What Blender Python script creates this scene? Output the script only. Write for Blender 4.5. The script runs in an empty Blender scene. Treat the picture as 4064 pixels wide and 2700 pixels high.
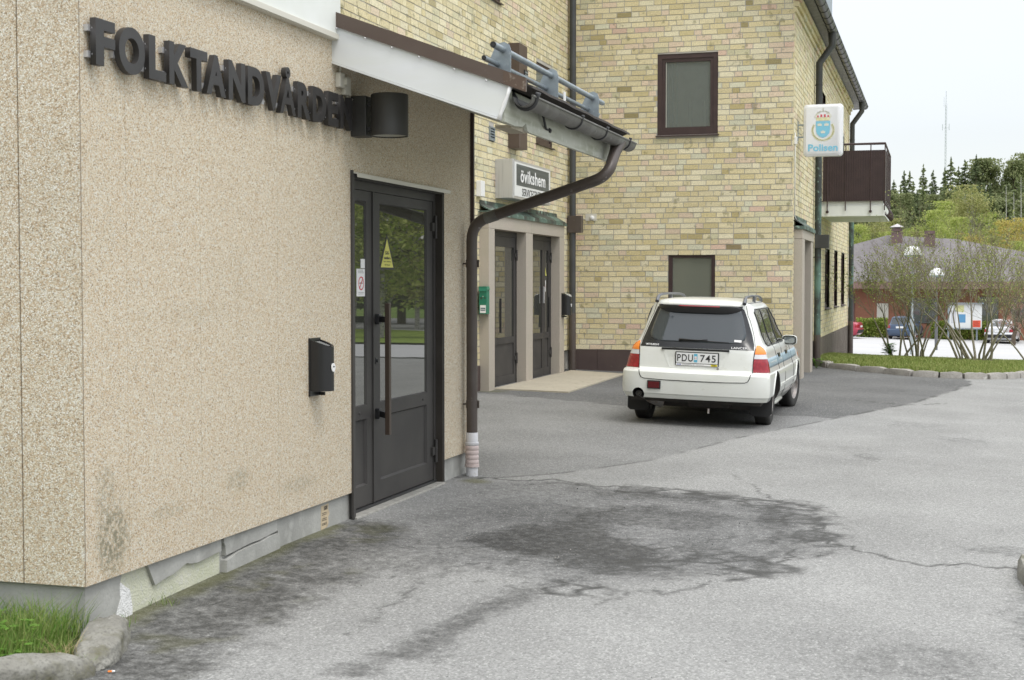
import bpy, bmesh, math, random
import numpy as np
from mathutils import Vector, Matrix, Euler, noise as mnoise

# ------------------------------------------------------------------ camera, world, sun, exposure
scene = bpy.context.scene
R = math.radians
cam_d = bpy.data.cameras.new("camera")
cam = bpy.data.objects.new("camera", cam_d)
scene.collection.objects.link(cam)
cam.location = (0, 0, 1.5)
cam.rotation_euler = (R(90 - 2.25), 0, R(16.72))
cam_d.lens = 50.0
cam_d.sensor_width = 36.0
cam_d.clip_start = 0.05
cam_d.clip_end = 3000
cam_d.dof.use_dof = True
cam_d.dof.focus_distance = 16.0
cam_d.dof.aperture_fstop = 8.0
scene.camera = cam

world = bpy.data.worlds.new("World")
scene.world = world
world.use_nodes = True
wn = world.node_tree.nodes; wl = world.node_tree.links
wn.clear()
SUN_EL, SUN_AZ = 60.0, 128.0          # degrees; azimuth clockwise from +Y
sky = wn.new('ShaderNodeTexSky'); sky.sky_type = 'NISHITA'; sky.sun_disc = False
sky.sun_elevation = R(SUN_EL); sky.sun_rotation = R(SUN_AZ)
bg1 = wn.new('ShaderNodeBackground'); bg1.inputs['Strength'].default_value = 0.05
wl.new(sky.outputs[0], bg1.inputs[0])
tc = wn.new('ShaderNodeTexCoord'); sep = wn.new('ShaderNodeSeparateXYZ')
wl.new(tc.outputs['Generated'], sep.inputs[0])
cr = wn.new('ShaderNodeValToRGB')
cr.color_ramp.elements[0].position = 0.0; cr.color_ramp.elements[0].color = (0.735, 0.73, 0.722, 1)
cr.color_ramp.elements[1].position = 1.0; cr.color_ramp.elements[1].color = (1.0, 1.0, 1.0, 1)
e = cr.color_ramp.elements.new(0.22); e.color = (0.72, 0.718, 0.715, 1)
nz = wn.new('ShaderNodeTexNoise'); nz.inputs['Scale'].default_value = 1.6; nz.inputs['Detail'].default_value = 5
mp = wn.new('ShaderNodeMapping'); mp.inputs['Scale'].default_value = (1, 1, 3.5)
wl.new(tc.outputs['Generated'], mp.inputs[0]); wl.new(mp.outputs[0], nz.inputs['Vector'])
mr = wn.new('ShaderNodeMapRange'); mr.inputs[3].default_value = 0.87; mr.inputs[4].default_value = 1.09
wl.new(nz.outputs[0], mr.inputs[0])
wl.new(sep.outputs['Z'], cr.inputs[0])
st = wn.new('ShaderNodeMapRange'); st.inputs[1].default_value = 0.1; st.inputs[2].default_value = 1.0
st.inputs[3].default_value = 0.98; st.inputs[4].default_value = 2.75
wl.new(sep.outputs['Z'], st.inputs[0])
mm = wn.new('ShaderNodeMath'); mm.operation = 'MULTIPLY'
wl.new(st.outputs[0], mm.inputs[0]); wl.new(mr.outputs[0], mm.inputs[1])
bg2 = wn.new('ShaderNodeBackground')
wl.new(cr.outputs[0], bg2.inputs[0]); wl.new(mm.outputs[0], bg2.inputs[1])
ad = wn.new('ShaderNodeAddShader'); wo = wn.new('ShaderNodeOutputWorld')
wl.new(bg1.outputs[0], ad.inputs[0]); wl.new(bg2.outputs[0], ad.inputs[1]); wl.new(ad.outputs[0], wo.inputs[0])

sd = bpy.data.lights.new("sun", 'SUN'); sd.energy = 1.15; sd.angle = R(14); sd.color = (1.0, 0.965, 0.91)
sun = bpy.data.objects.new("sun", sd); scene.collection.objects.link(sun)
_d = Vector((math.sin(R(SUN_AZ)) * math.cos(R(SUN_EL)), math.cos(R(SUN_AZ)) * math.cos(R(SUN_EL)), math.sin(R(SUN_EL))))
sun.rotation_euler = _d.to_track_quat('Z', 'Y').to_euler()

scene.view_settings.view_transform = 'Standard'
scene.view_settings.look = 'None'
scene.view_settings.exposure = 0.0
scene.view_settings.gamma = 1.0
scene.render.engine = 'CYCLES'
scene.cycles.max_bounces = 6
scene.cycles.transparent_max_bounces = 8
scene.cycles.caustics_reflective = False
scene.cycles.caustics_refractive = False

C = scene.collection
rng = random.Random(7)
nrg = np.random.default_rng(11)

# ------------------------------------------------------------------ helpers
class MB:
    """collects faces, then links them as one mesh object"""
    def __init__(s): s.v = []; s.f = []; s.m = []; s.c = []
    def add(s, vs, fs, mi=0, col=None):
        b = len(s.v); s.v.extend([tuple(v) for v in vs])
        for f in fs:
            s.f.append(tuple(b + i for i in f)); s.m.append(mi); s.c.append(col)
        return s
    def quad(s, a, b, c, d, mi=0, col=None): return s.add([a, b, c, d], [(0, 1, 2, 3)], mi, col)
    def box(s, x0, x1, y0, y1, z0, z1, mi=0, bev=0.0):
        if bev > 0:
            bm = bmesh.new(); bmesh.ops.create_cube(bm, size=1.0)
            for v in bm.verts: v.co = Vector(((x0+x1)/2 + v.co.x*(x1-x0), (y0+y1)/2 + v.co.y*(y1-y0), (z0+z1)/2 + v.co.z*(z1-z0)))
            bmesh.ops.bevel(bm, geom=list(bm.edges), offset=bev, segments=2, affect='EDGES', profile=0.6)
            return s.bm(bm, mi)
        vs = [(x0,y0,z0),(x1,y0,z0),(x1,y1,z0),(x0,y1,z0),(x0,y0,z1),(x1,y0,z1),(x1,y1,z1),(x0,y1,z1)]
        return s.add(vs, [(0,3,2,1),(4,5,6,7),(0,1,5,4),(1,2,6,5),(2,3,7,6),(3,0,4,7)], mi)
    def bm(s, bm, mi=0, M=None):
        bm.verts.index_update()
        vs = [(M @ v.co) if M else v.co.copy() for v in bm.verts]
        s.add(vs, [[v.index for v in f.verts] for f in bm.faces], mi); bm.free(); return s
    def prism(s, poly, h0, h1, axis='x', mi=0):
        """polygon (a,b) extruded h0..h1 along axis: x -> (h,a,b), y -> (a,h,b), z -> (a,b,h)"""
        P = {'x': lambda a, b, h: (h, a, b), 'y': lambda a, b, h: (a, h, b), 'z': lambda a, b, h: (a, b, h)}[axis]
        n = len(poly); vs = [P(a, b, h0) for a, b in poly] + [P(a, b, h1) for a, b in poly]
        fs = [tuple(range(n-1, -1, -1)), tuple(range(n, 2*n))] + [(i, (i+1) % n, n+(i+1) % n, n+i) for i in range(n)]
        return s.add(vs, fs, mi)
    def tube(s, pts, r, n=10, mi=0, caps=True, flat=1.0):
        pts = [Vector(p) for p in pts]
        rs = r if isinstance(r, (list, tuple)) else [r]*len(pts)
        rings = []; up = None
        for i, p in enumerate(pts):
            if i == 0: t = pts[1]-pts[0]
            elif i == len(pts)-1: t = pts[-1]-pts[-2]
            else: t = (pts[i]-pts[i-1]).normalized() + (pts[i+1]-pts[i]).normalized()
            t.normalize()
            if up is None:
                up = t.orthogonal().normalized()
            else:
                up = (up - t*up.dot(t)); up = up.normalized() if up.length > 1e-6 else t.orthogonal().normalized()
            w = t.cross(up)
            k = 1.0
            if 0 < i < len(pts)-1:
                ca = (pts[i]-pts[i-1]).normalized().dot(t); k = 1/max(0.5, ca)
            rings.append([p + (up*math.cos(2*math.pi*j/n)*k + w*math.sin(2*math.pi*j/n)*k)*rs[i] for j in range(n)])
        vs = [v for g in rings for v in g]; fs = []
        for i in range(len(rings)-1):
            for j in range(n):
                a = i*n+j; b = i*n+(j+1) % n
                fs.append((a, b, b+n, a+n))
        if caps:
            fs.append(tuple(range(n-1, -1, -1))); fs.append(tuple(range((len(rings)-1)*n, len(rings)*n)))
        return s.add(vs, fs, mi)
    def cyl(s, c, r, d, axis='z', n=24, mi=0, r2=None):
        c = Vector(c); a = {'x': Vector((1,0,0)), 'y': Vector((0,1,0)), 'z': Vector((0,0,1))}[axis]
        return s.tube([c, c + a*d], [r, r if r2 is None else r2], n, mi)
    def lathe(s, c, prof, axis='z', n=32, mi=0, close=False):
        c = Vector(c); vs = []; fs = []
        for (r, h) in prof:
            for j in range(n):
                a = 2*math.pi*j/n; x, y = r*math.cos(a), r*math.sin(a)
                vs.append(c + (Vector((x, y, h)) if axis == 'z' else Vector((h, x, y)) if axis == 'x' else Vector((x, h, y))))
        for i in range(len(prof)-1):
            for j in range(n): fs.append((i*n+j, i*n+(j+1) % n, (i+1)*n+(j+1) % n, (i+1)*n+j))
        return s.add(vs, fs, mi)
    def mesh(s, name, mats):
        me = bpy.data.meshes.new(name)
        me.from_pydata(s.v, [], s.f)
        for m in (mats if isinstance(mats, (list, tuple)) else [mats]): me.materials.append(m)
        if any(s.m): me.polygons.foreach_set('material_index', s.m)
        if s.c and any(c is not None for c in s.c):
            at = me.color_attributes.new('tint', 'FLOAT_COLOR', 'CORNER')
            buf = []
            for f, c in zip(s.f, s.c):
                c = c or (1, 1, 1)
                buf.extend(((c[0], c[1], c[2], 1.0))*len(f))
            at.data.foreach_set('color', buf)
        me.update(); return me
    def build(s, name, mats, parent=None, smooth=None):
        me = s.mesh(name, mats)
        if smooth is not None: shade(me, smooth)
        return link(name, me, parent)

def shade(me, ang=35):
    if ang >= 180:
        me.polygons.foreach_set('use_smooth', [True]*len(me.polygons)); return
    bm = bmesh.new(); bm.from_mesh(me)
    bmesh.ops.recalc_face_normals(bm, faces=bm.faces)
    lim = R(ang)
    for f in bm.faces: f.smooth = True
    for e_ in bm.edges:
        if len(e_.link_faces) == 2:
            e_.smooth = e_.calc_face_angle(0) < lim
    bm.to_mesh(me); bm.free()

def link(name, data, parent=None):
    o = bpy.data.objects.new(name, data); C.objects.link(o)
    if parent is not None: o.parent = parent
    return o

def tag(o, label=None, cat=None, group=None, kind=None):
    if label: o['label'] = label
    if cat: o['category'] = cat
    if group: o['group'] = group
    if kind: o['kind'] = kind
    return o

def thing(name, label, cat, loc=(0, 0, 0), rz=0.0, group=None):
    o = bpy.data.objects.new(name, None); C.objects.link(o)
    o.location = loc; o.rotation_euler = (0, 0, rz); o.empty_display_size = 0.2
    return tag(o, label, cat, group)

def dup(o, parent=None):
    kids = [k for k in bpy.data.objects if k.parent == o]
    c = o.copy(); C.objects.link(c); c.parent = parent
    for k in kids: dup(k, c)
    return c

# ------------------------------------------------------------------ materials
def mat(name, col, rough=0.6, metal=0.0, spec=0.5, bump=None, var=None, coat=0.0, extra=None, emis=None):
    """procedural principled: var=(scale, colour2, lo, hi[, detail]) noise-mixed second colour; bump=(scale, strength)"""
    m = bpy.data.materials.new(name); m.use_nodes = True
    nt = m.node_tree; n = nt.nodes; l = nt.links
    p = n['Principled BSDF']
    p.inputs['Base Color'].default_value = (*col, 1); p.inputs['Roughness'].default_value = rough
    p.inputs['Metallic'].default_value = metal; p.inputs['Specular IOR Level'].default_value = spec
    p.inputs['Coat Weight'].default_value = coat; p.inputs['Coat Roughness'].default_value = 0.05
    t = n.new('ShaderNodeTexCoord')
    if var:
        vs = var if isinstance(var, list) else [var]
        prev = None
        for v in vs:
            q = n.new('ShaderNodeTexNoise'); q.inputs['Scale'].default_value = v[0]
            q.inputs['Detail'].default_value = v[4] if len(v) > 4 else 4
            if len(v) > 5:
                mpn = n.new('ShaderNodeMapping'); mpn.inputs['Scale'].default_value = v[5]
                l.new(t.outputs['Object'], mpn.inputs[0]); l.new(mpn.outputs[0], q.inputs['Vector'])
            else: l.new(t.outputs['Object'], q.inputs['Vector'])
            r_ = n.new('ShaderNodeMapRange'); r_.inputs[1].default_value = v[2]; r_.inputs[2].default_value = v[3]
            l.new(q.outputs[0], r_.inputs[0])
            x = n.new('ShaderNodeMix'); x.data_type = 'RGBA'; x.inputs[7].default_value = (*v[1], 1)
            if prev is None: x.inputs[6].default_value = (*col, 1)
            else: l.new(prev, x.inputs[6])
            l.new(r_.outputs[0], x.inputs[0]); prev = x.outputs[2]
        l.new(prev, p.inputs['Base Color'])
    if bump:
        q = n.new('ShaderNodeTexNoise'); q.inputs['Scale'].default_value = bump[0]; q.inputs['Detail'].default_value = 3
        l.new(t.outputs['Object'], q.inputs['Vector'])
        b = n.new('ShaderNodeBump'); b.inputs['Strength'].default_value = bump[1]; b.inputs['Distance'].default_value = 0.01
        l.new(q.outputs[0], b.inputs['Height']); l.new(b.outputs[0], p.inputs['Normal'])
    if emis:
        p.inputs['Emission Color'].default_value = (*emis[0], 1); p.inputs['Emission Strength'].default_value = emis[1]
    return m

def tinted(name, rough=0.8, nscale=60, amt=0.25, bump=0.4):
    """colour comes from the per-face 'tint' attribute, broken up by noise"""
    m = bpy.data.materials.new(name); m.use_nodes = True
    nt = m.node_tree; n = nt.nodes; l = nt.links; p = n['Principled BSDF']
    p.inputs['Roughness'].default_value = rough; p.inputs['Specular IOR Level'].default_value = 0.25
    a = n.new('ShaderNodeAttribute'); a.attribute_name = 'tint'
    t = n.new('ShaderNodeTexCoord')
    q = n.new('ShaderNodeTexNoise'); q.inputs['Scale'].default_value = nscale; q.inputs['Detail'].default_value = 5
    l.new(t.outputs['Object'], q.inputs['Vector'])
    q2 = n.new('ShaderNodeTexNoise'); q2.inputs['Scale'].default_value = 6.5; q2.inputs['Detail'].default_value = 7; q2.inputs['Roughness'].default_value = .62
    l.new(t.outputs['Object'], q2.inputs['Vector'])
    r_ = n.new('ShaderNodeMapRange'); r_.inputs[1].default_value = 0.3; r_.inputs[2].default_value = 0.7
    r_.inputs[3].default_value = 1-amt; r_.inputs[4].default_value = 1+amt*0.6
    l.new(q.outputs[0], r_.inputs[0])
    mx = n.new('ShaderNodeMix'); mx.data_type = 'RGBA'; mx.blend_type = 'MULTIPLY'; mx.inputs[0].default_value = 1
    l.new(a.outputs['Color'], mx.inputs[6]); l.new(r_.outputs[0], mx.inputs[7])
    r2 = n.new('ShaderNodeMapRange'); r2.inputs[1].default_value = 0.595; r2.inputs[2].default_value = 0.67
    r2.inputs[3].default_value = 0; r2.inputs[4].default_value = 0.55
    l.new(q2.outputs[0], r2.inputs[0])
    m2 = n.new('ShaderNodeMix'); m2.data_type = 'RGBA'; m2.inputs[7].default_value = (0.17, 0.16, 0.075, 1)
    l.new(r2.outputs[0], m2.inputs[0]); l.new(mx.outputs[2], m2.inputs[6])
    l.new(m2.outputs[2], p.inputs['Base Color'])
    b = n.new('ShaderNodeBump'); b.inputs['Strength'].default_value = bump; b.inputs['Distance'].default_value = 0.004
    l.new(q.outputs[0], b.inputs['Height']); l.new(b.outputs[0], p.inputs['Normal'])
    return m

def glass_mat(name, col=(0.02, 0.025, 0.022), ior=1.75, rough=0.015, clear=0.0, wave=0.0):
    """window pane: strong mirror reflection at grazing angles over a dim body, partly clear if asked"""
    m = bpy.data.materials.new(name); m.use_nodes = True
    n = m.node_tree.nodes; l = m.node_tree.links; p = n['Principled BSDF']
    p.inputs['Base Color'].default_value = (*col, 1); p.inputs['Roughness'].default_value = rough
    p.inputs['IOR'].default_value = ior; p.inputs['Specular IOR Level'].default_value = 0.5
    if wave:
        t = n.new('ShaderNodeTexCoord'); q = n.new('ShaderNodeTexNoise'); q.inputs['Scale'].default_value = 1.3
        l.new(t.outputs['Object'], q.inputs['Vector'])
        b = n.new('ShaderNodeBump'); b.inputs['Strength'].default_value = wave; b.inputs['Distance'].default_value = 0.01
        l.new(q.outputs[0], b.inputs['Height']); l.new(b.outputs[0], p.inputs['Normal'])
    if clear > 0:
        tr = n.new('ShaderNodeBsdfTransparent'); mx = n.new('ShaderNodeMixShader'); o = n['Material Output']
        lw = n.new('ShaderNodeFresnel'); lw.inputs['IOR'].default_value = ior
        k = n.new('ShaderNodeMapRange'); k.inputs[3].default_value = 1-clear; k.inputs[4].default_value = 1.0
        l.new(lw.outputs[0], k.inputs[0]); l.new(k.outputs[0], mx.inputs[0])
        l.new(tr.outputs[0], mx.inputs[1]); l.new(p.outputs[0], mx.inputs[2]); l.new(mx.outputs[0], o.inputs[0])
    return m

def pebble_mat(name):
    m = bpy.data.materials.new(name); m.use_nodes = True
    n = m.node_tree.nodes; l = m.node_tree.links; p = n['Principled BSDF']
    t = n.new('ShaderNodeTexCoord')
    v = n.new('ShaderNodeTexVoronoi'); v.inputs['Scale'].default_value = 185; v.inputs['Randomness'].default_value = 1
    l.new(t.outputs['Object'], v.inputs['Vector'])
    s_ = n.new('ShaderNodeSeparateColor'); l.new(v.outputs['Color'], s_.inputs[0])
    r = n.new('ShaderNodeValToRGB'); r.color_ramp.interpolation = 'LINEAR'
    cs = [(0.0, (0.31, 0.24, 0.155)), (0.14, (0.53, 0.405, 0.27)), (0.36, (0.61, 0.495, 0.345)), (0.6, (0.68, 0.61, 0.465)), (0.82, (0.76, 0.725, 0.61)), (1.0, (0.85, 0.83, 0.76))]
    r.color_ramp.elements[0].color = (*cs[0][1], 1); r.color_ramp.elements[1].color = (*cs[-1][1], 1)
    for po, c in cs[1:-1]:
        e_ = r.color_ramp.elements.new(po); e_.color = (*c, 1)
    l.new(s_.outputs[0], r.inputs[0])
    # mortar between the pebbles
    d = n.new('ShaderNodeMapRange'); d.inputs[1].default_value = 0.35; d.inputs[2].default_value = 0.75
    d.inputs[3].default_value = 1.0; d.inputs[4].default_value = 0.74
    l.new(v.outputs['Distance'], d.inputs[0])
    mu = n.new('ShaderNodeMix'); mu.data_type = 'RGBA'; mu.blend_type = 'MULTIPLY'; mu.inputs[0].default_value = 1
    l.new(r.outputs[0], mu.inputs[6]); l.new(d.outputs[0], mu.inputs[7])
    # weathering: grey-green algae blotches, stronger low down on the side wall
    q = n.new('ShaderNodeTexNoise'); q.inputs['Scale'].default_value = 1.4; q.inputs['Detail'].default_value = 6
    l.new(t.outputs['Object'], q.inputs['Vector'])
    sx = n.new('ShaderNodeSeparateXYZ'); l.new(t.outputs['Object'], sx.inputs[0])
    def blob(y, z, ry, rz_, amt):
        a = n.new('ShaderNodeMath'); a.operation = 'SUBTRACT'; a.inputs[1].default_value = y; l.new(sx.outputs['Y'], a.inputs[0])
        a2 = n.new('ShaderNodeMath'); a2.operation = 'DIVIDE'; a2.inputs[1].default_value = ry; l.new(a.outputs[0], a2.inputs[0])
        b = n.new('ShaderNodeMath'); b.operation = 'SUBTRACT'; b.inputs[1].default_value = z; l.new(sx.outputs['Z'], b.inputs[0])
        b2 = n.new('ShaderNodeMath'); b2.operation = 'DIVIDE'; b2.inputs[1].default_value = rz_; l.new(b.outputs[0], b2.inputs[0])
        cb = n.new('ShaderNodeCombineXYZ'); l.new(a2.outputs[0], cb.inputs[0]); l.new(b2.outputs[0], cb.inputs[1])
        ln = n.new('ShaderNodeVectorMath'); ln.operation = 'LENGTH'; l.new(cb.outputs[0], ln.inputs[0])
        nn = n.new('ShaderNodeMath'); nn.operation = 'MULTIPLY_ADD'; nn.inputs[1].default_value = -1.2; nn.inputs[2].default_value = 0.6
        l.new(q.outputs[0], nn.inputs[0])
        sm = n.new('ShaderNodeMath'); l.new(ln.outputs['Value'], sm.inputs[0]); l.new(nn.outputs[0], sm.inputs[1])
        k = n.new('ShaderNodeMapRange'); k.interpolation_type = 'SMOOTHSTEP'
        k.inputs[1].default_value = 1.0; k.inputs[2].default_value = 0.25; k.inputs[3].default_value = 0; k.inputs[4].default_value = amt
        l.new(sm.outputs[0], k.inputs[0]); return k.outputs[0]
    outs = [blob(5.60, 0.33, 0.17, 0.20, 0.75), blob(5.55, 0.55, 0.10, 0.20, 0.4), blob(6.82, 0.46, 0.20, 0.10, 0.45), blob(6.1, 0.40, 0.25, 0.05, 0.3), blob(7.6, 0.33, 0.35, 0.08, 0.3), blob(6.3, 1.35, 0.6, 0.10, 0.12)]
    tot = outs[0]
    for o_ in outs[1:]:
        a = n.new('ShaderNodeMath'); a.operation = 'MAXIMUM'; l.new(tot, a.inputs[0]); l.new(o_, a.inputs[1]); tot = a.outputs[0]
    g = n.new('ShaderNodeMapRange'); g.inputs[1].default_value = 0.55; g.inputs[2].default_value = 0.8; g.inputs[4].default_value = 0.22
    l.new(q.outputs[0], g.inputs[0])
    a = n.new('ShaderNodeMath'); a.operation = 'MAXIMUM'; l.new(tot, a.inputs[0]); l.new(g.outputs[0], a.inputs[1])
    fq = n.new('ShaderNodeTexNoise'); fq.inputs['Scale'].default_value = 45; fq.inputs['Detail'].default_value = 4; l.new(t.outputs['Object'], fq.inputs['Vector'])
    fk = n.new('ShaderNodeMapRange'); fk.inputs[1].default_value = .40; fk.inputs[2].default_value = .60; fk.inputs[3].default_value = .15; fk.inputs[4].default_value = 1.15; l.new(fq.outputs[0], fk.inputs[0])
    a3 = n.new('ShaderNodeMath'); a3.operation = 'MULTIPLY'; a3.use_clamp = True; l.new(a.outputs[0], a3.inputs[0]); l.new(fk.outputs[0], a3.inputs[1]); a = a3
    mx = n.new('ShaderNodeMix'); mx.data_type = 'RGBA'; mx.inputs[7].default_value = (0.20, 0.19, 0.13, 1)
    l.new(a.outputs[0], mx.inputs[0]); l.new(mu.outputs[2], mx.inputs[6])
    l.new(mx.outputs[2], p.inputs['Base Color'])
    p.inputs['Roughness'].default_value = 0.8; p.inputs['Specular IOR Level'].default_value = 0.2
    b = n.new('ShaderNodeBump'); b.inputs['Strength'].default_value = 0.38; b.inputs['Distance'].default_value = 0.004; b.invert = True
    l.new(v.outputs['Distance'], b.inputs['Height']); l.new(b.outputs[0], p.inputs['Normal'])
    return m

M = {}
M['brick'] = tinted('brick_clay', 0.85, 55, 0.22, 0.5)
M['mortar'] = mat('mortar', (0.50, 0.475, 0.43), 0.95, spec=0.1, bump=(120, 0.5), var=(3, (0.42, 0.40, 0.35), 0.4, 0.7))
M['pebble'] = pebble_mat('pebbledash')
M['joint'] = mat('panel_joint', (0.30, 0.25, 0.19), 0.8)
M['concrete'] = mat('plinth_concrete', (0.40, 0.40, 0.375), 0.85, spec=0.2, bump=(60, 0.25), var=[(2.2, (0.27, 0.27, 0.25), 0.4, 0.75), (9, (0.46, 0.46, 0.43), 0.5, 0.75), (70, (0.33, 0.33, 0.31), 0.55, 0.8)])
M['concrete_light'] = mat('patched_concrete', (0.62, 0.62, 0.50), 0.9, spec=0.2, bump=(90, 0.6), var=[(4, (0.50, 0.52, 0.38), 0.35, 0.7), (50, (0.58, 0.58, 0.55), 0.5, 0.8)])
M['concrete_white'] = mat('white_patch', (0.80, 0.80, 0.79), 0.9, spec=0.2, bump=(110, 0.9), var=(30, (0.60, 0.60, 0.58), 0.5, 0.75))
M['door_grey'] = mat('door_paint', (0.052, 0.049, 0.047), 0.55, spec=0.3, bump=(400, 0.03), var=(3, (0.066, 0.062, 0.058), 0.4, 0.7))
M['door_brown'] = mat('jamb_paint', (0.042, 0.036, 0.030), 0.45, var=(5, (0.06, 0.052, 0.044), 0.4, 0.7))
M['handle_brown'] = mat('handle_paint', (0.055, 0.039, 0.029), 0.4)
M['dark_iron'] = mat('dark_iron', (0.045, 0.045, 0.047), 0.4, metal=0.3)
M['white_sheet'] = mat('white_sheet', (0.74, 0.76, 0.78), 0.45, var=[(2.5, (0.66, 0.68, 0.69), 0.45, 0.7), (1.2, (0.70, 0.72, 0.70), 0.4, 0.7, 6, (1, 1, 6))])
M['white_board'] = mat('white_board', (0.78, 0.80, 0.77), 0.6, var=(1.5, (0.70, 0.72, 0.66), 0.5, 0.75))
M['kerb_like'] = mat('worn_concrete', (0.36, 0.35, 0.32), 0.9, spec=.2, bump=(80, .5), var=[(14, (0.26, 0.25, 0.23), .45, .7), (60, (.44, .43, .40), .55, .75)])
M['soffit_paint'] = mat('soffit_paint', (0.52, 0.53, 0.46), 0.7, var=[(6, (0.36, 0.37, 0.28), 0.45, 0.7, 5, (1, 0.3, 3)), (20, (0.62, 0.63, 0.58), 0.55, 0.8)])
M['brown_sheet'] = mat('brown_sheet', (0.085, 0.058, 0.045), 0.5, var=[(3, (0.10, 0.073, 0.058), 0.4, 0.7), (30, (0.13, 0.10, 0.085), 0.68, 0.8)])
M['brown_worn'] = mat('worn_brown_sheet', (0.10, 0.065, 0.045), 0.6, var=(25, (0.26, 0.22, 0.18), 0.58, 0.72))
M['pipe_brown'] = mat('pipe_brown', (0.072, 0.056, 0.048), 0.42, var=[(4, (0.095, 0.08, 0.07), 0.4, 0.7), (22, (0.26, 0.25, 0.24), 0.69, 0.76)])
M['pipe_dark'] = mat('pipe_dark', (0.045, 0.047, 0.048), 0.4, var=(4, (0.065, 0.066, 0.064), 0.4, 0.7))
M['pipe_copper'] = mat('pipe_verdigris', (0.035, 0.042, 0.04), 0.5, var=[(3.2, (0.12, 0.22, 0.18), 0.50, 0.66, 6, (1, 1, .5)), (14, (0.28, 0.42, 0.36), 0.62, 0.75)])
M['copper'] = mat('copper_flashing', (0.10, 0.16, 0.13), 0.6, var=[(2.6, (0.045, 0.05, 0.042), 0.45, 0.58), (12, (0.27, 0.38, 0.32), 0.55, 0.7)])
M['gutter'] = mat('gutter_old', (0.11, 0.105, 0.095), 0.5, var=[(6, (0.18, 0.18, 0.165), 0.45, 0.7), (20, (0.30, 0.30, 0.28), 0.66, 0.8)])
M['galv'] = mat('galvanised', (0.34, 0.39, 0.42), 0.42, metal=0.55, var=[(14, (0.27, 0.31, 0.345), 0.4, 0.65), (45, (0.44, 0.49, 0.51), 0.6, 0.8)])
M['pvc'] = mat('pvc_grey', (0.62, 0.62, 0.64), 0.5, var=(25, (0.48, 0.46, 0.44), 0.58, 0.75))
M['pvc_pink'] = mat('pvc_pink', (0.54, 0.45, 0.43), 0.55, var=(25, (0.60, 0.52, 0.50), 0.5, 0.7))
M['stone'] = mat('pink_granite', (0.47, 0.42, 0.355), 0.75, bump=(150, 0.15), var=[(160, (0.33, 0.29, 0.25), 0.5, 0.62, 2), (3, (0.41, 0.375, 0.31), 0.4, 0.7)])
M['slab'] = mat('old_slab', (0.40, 0.36, 0.28), 0.85, bump=(80, 0.25), var=[(1.8, (0.44, 0.40, 0.31), 0.4, 0.7), (12, (0.30, 0.27, 0.21), 0.55, 0.75), (90, (0.46, 0.42, 0.34), 0.55, 0.8)])
M['win_frame'] = mat('window_brown', (0.048, 0.028, 0.028), 0.4, var=(6, (0.062, 0.037, 0.036), 0.4, 0.7))
M['base_brown'] = mat('base_brown', (0.075, 0.052, 0.048), 0.6, var=[(2, (0.095, 0.068, 0.06), 0.4, 0.7), (9, (0.12, 0.095, 0.08), 0.62, 0.8)])
M['base_grey'] = mat('base_corrugated', (0.16, 0.135, 0.115), 0.7, var=(3, (0.20, 0.17, 0.15), 0.4, 0.7))
M['roof_dark'] = mat('roof_dark', (0.07, 0.06, 0.055), 0.8, bump=(60, 0.4))
M['black_plastic'] = mat('black_plastic', (0.016, 0.016, 0.017), 0.28, spec=0.5)
M['black_rubber'] = mat('black_rubber', (0.022, 0.022, 0.023), 0.75)
M['white_plastic'] = mat('white_plastic', (0.80, 0.80, 0.79), 0.35)
M['offwhite'] = mat('offwhite_plastic', (0.62, 0.60, 0.52), 0.5)
M['paper'] = mat('paper_white', (0.80, 0.80, 0.79), 0.6)
M['green_box'] = mat('green_enamel', (0.012, 0.17, 0.105), 0.35)
M['yellow'] = mat('warning_yellow', (0.60, 0.58, 0.13), 0.5)
M['red_print'] = mat('red_print', (0.55, 0.03, 0.05), 0.5)
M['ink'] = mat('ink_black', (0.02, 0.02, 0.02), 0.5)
M['ink_grey'] = mat('ink_grey', (0.30, 0.30, 0.30), 0.5)
M['letter'] = mat('letter_metal', (0.034, 0.032, 0.032), 0.45, metal=0.1, var=(5, (0.046, 0.044, 0.043), 0.4, 0.7))
M['lamp_grey'] = mat('lamp_grey', (0.040, 0.038, 0.034), 0.45, var=(5, (0.05, 0.05, 0.048), 0.4, 0.7))
M['alu'] = mat('aluminium', (0.60, 0.60, 0.61), 0.38, metal=0.6, var=(30, (0.52, 0.52, 0.52), 0.5, 0.7, 3, (1, 1, 0.05)))
M['glass_door'] = glass_mat('door_glass', (0.055, 0.057, 0.046), 2.6, 0.012, wave=0.03)
M['glass_win'] = glass_mat('window_glass', (0.17, 0.20, 0.19), 1.75, 0.015, clear=.35, wave=0.02)
M['glass_low'] = glass_mat('curtained_glass', (0.20, 0.215, 0.175), 1.6, 0.015, clear=.25, wave=.02)
M['room'] = mat('room_wall', (.42, .45, .43), .9)
M['blind'] = mat('roller_blind', (.34, .35, .27), .9, var=[(3, (.28, .29, .22), .4, .7, 3, (.3, 1, 4))])
M['curtain'] = mat('curtain_cloth', (.36, .40, .39), .9, var=(2, (.44, .48, .47), .4, .7, 3, (6, 1, .3)))
M['glass_b'] = glass_mat('entrance_glass', (0.045, 0.047, 0.04), 2.3, 0.012, wave=0.02)

# ------------------------------------------------------------------ terrain
def zg(x, y):
    x = np.asarray(x, float); y = np.asarray(y, float)
    z = -.027*(np.clip(x, -7, 6) + 3.6)
    z = z - .045*(np.clip((7.4-y)/1.8, 0, 1)*np.clip((-1.4-x)/1.8, 0, 1))*np.clip((y-1)/2, 0, 1)
    z = z - .034*np.clip(y-28, 0, 22) - .0285*np.clip(y-50, 0, 38)
    return z
def ZG(x, y): return float(zg(x, y))

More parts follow.
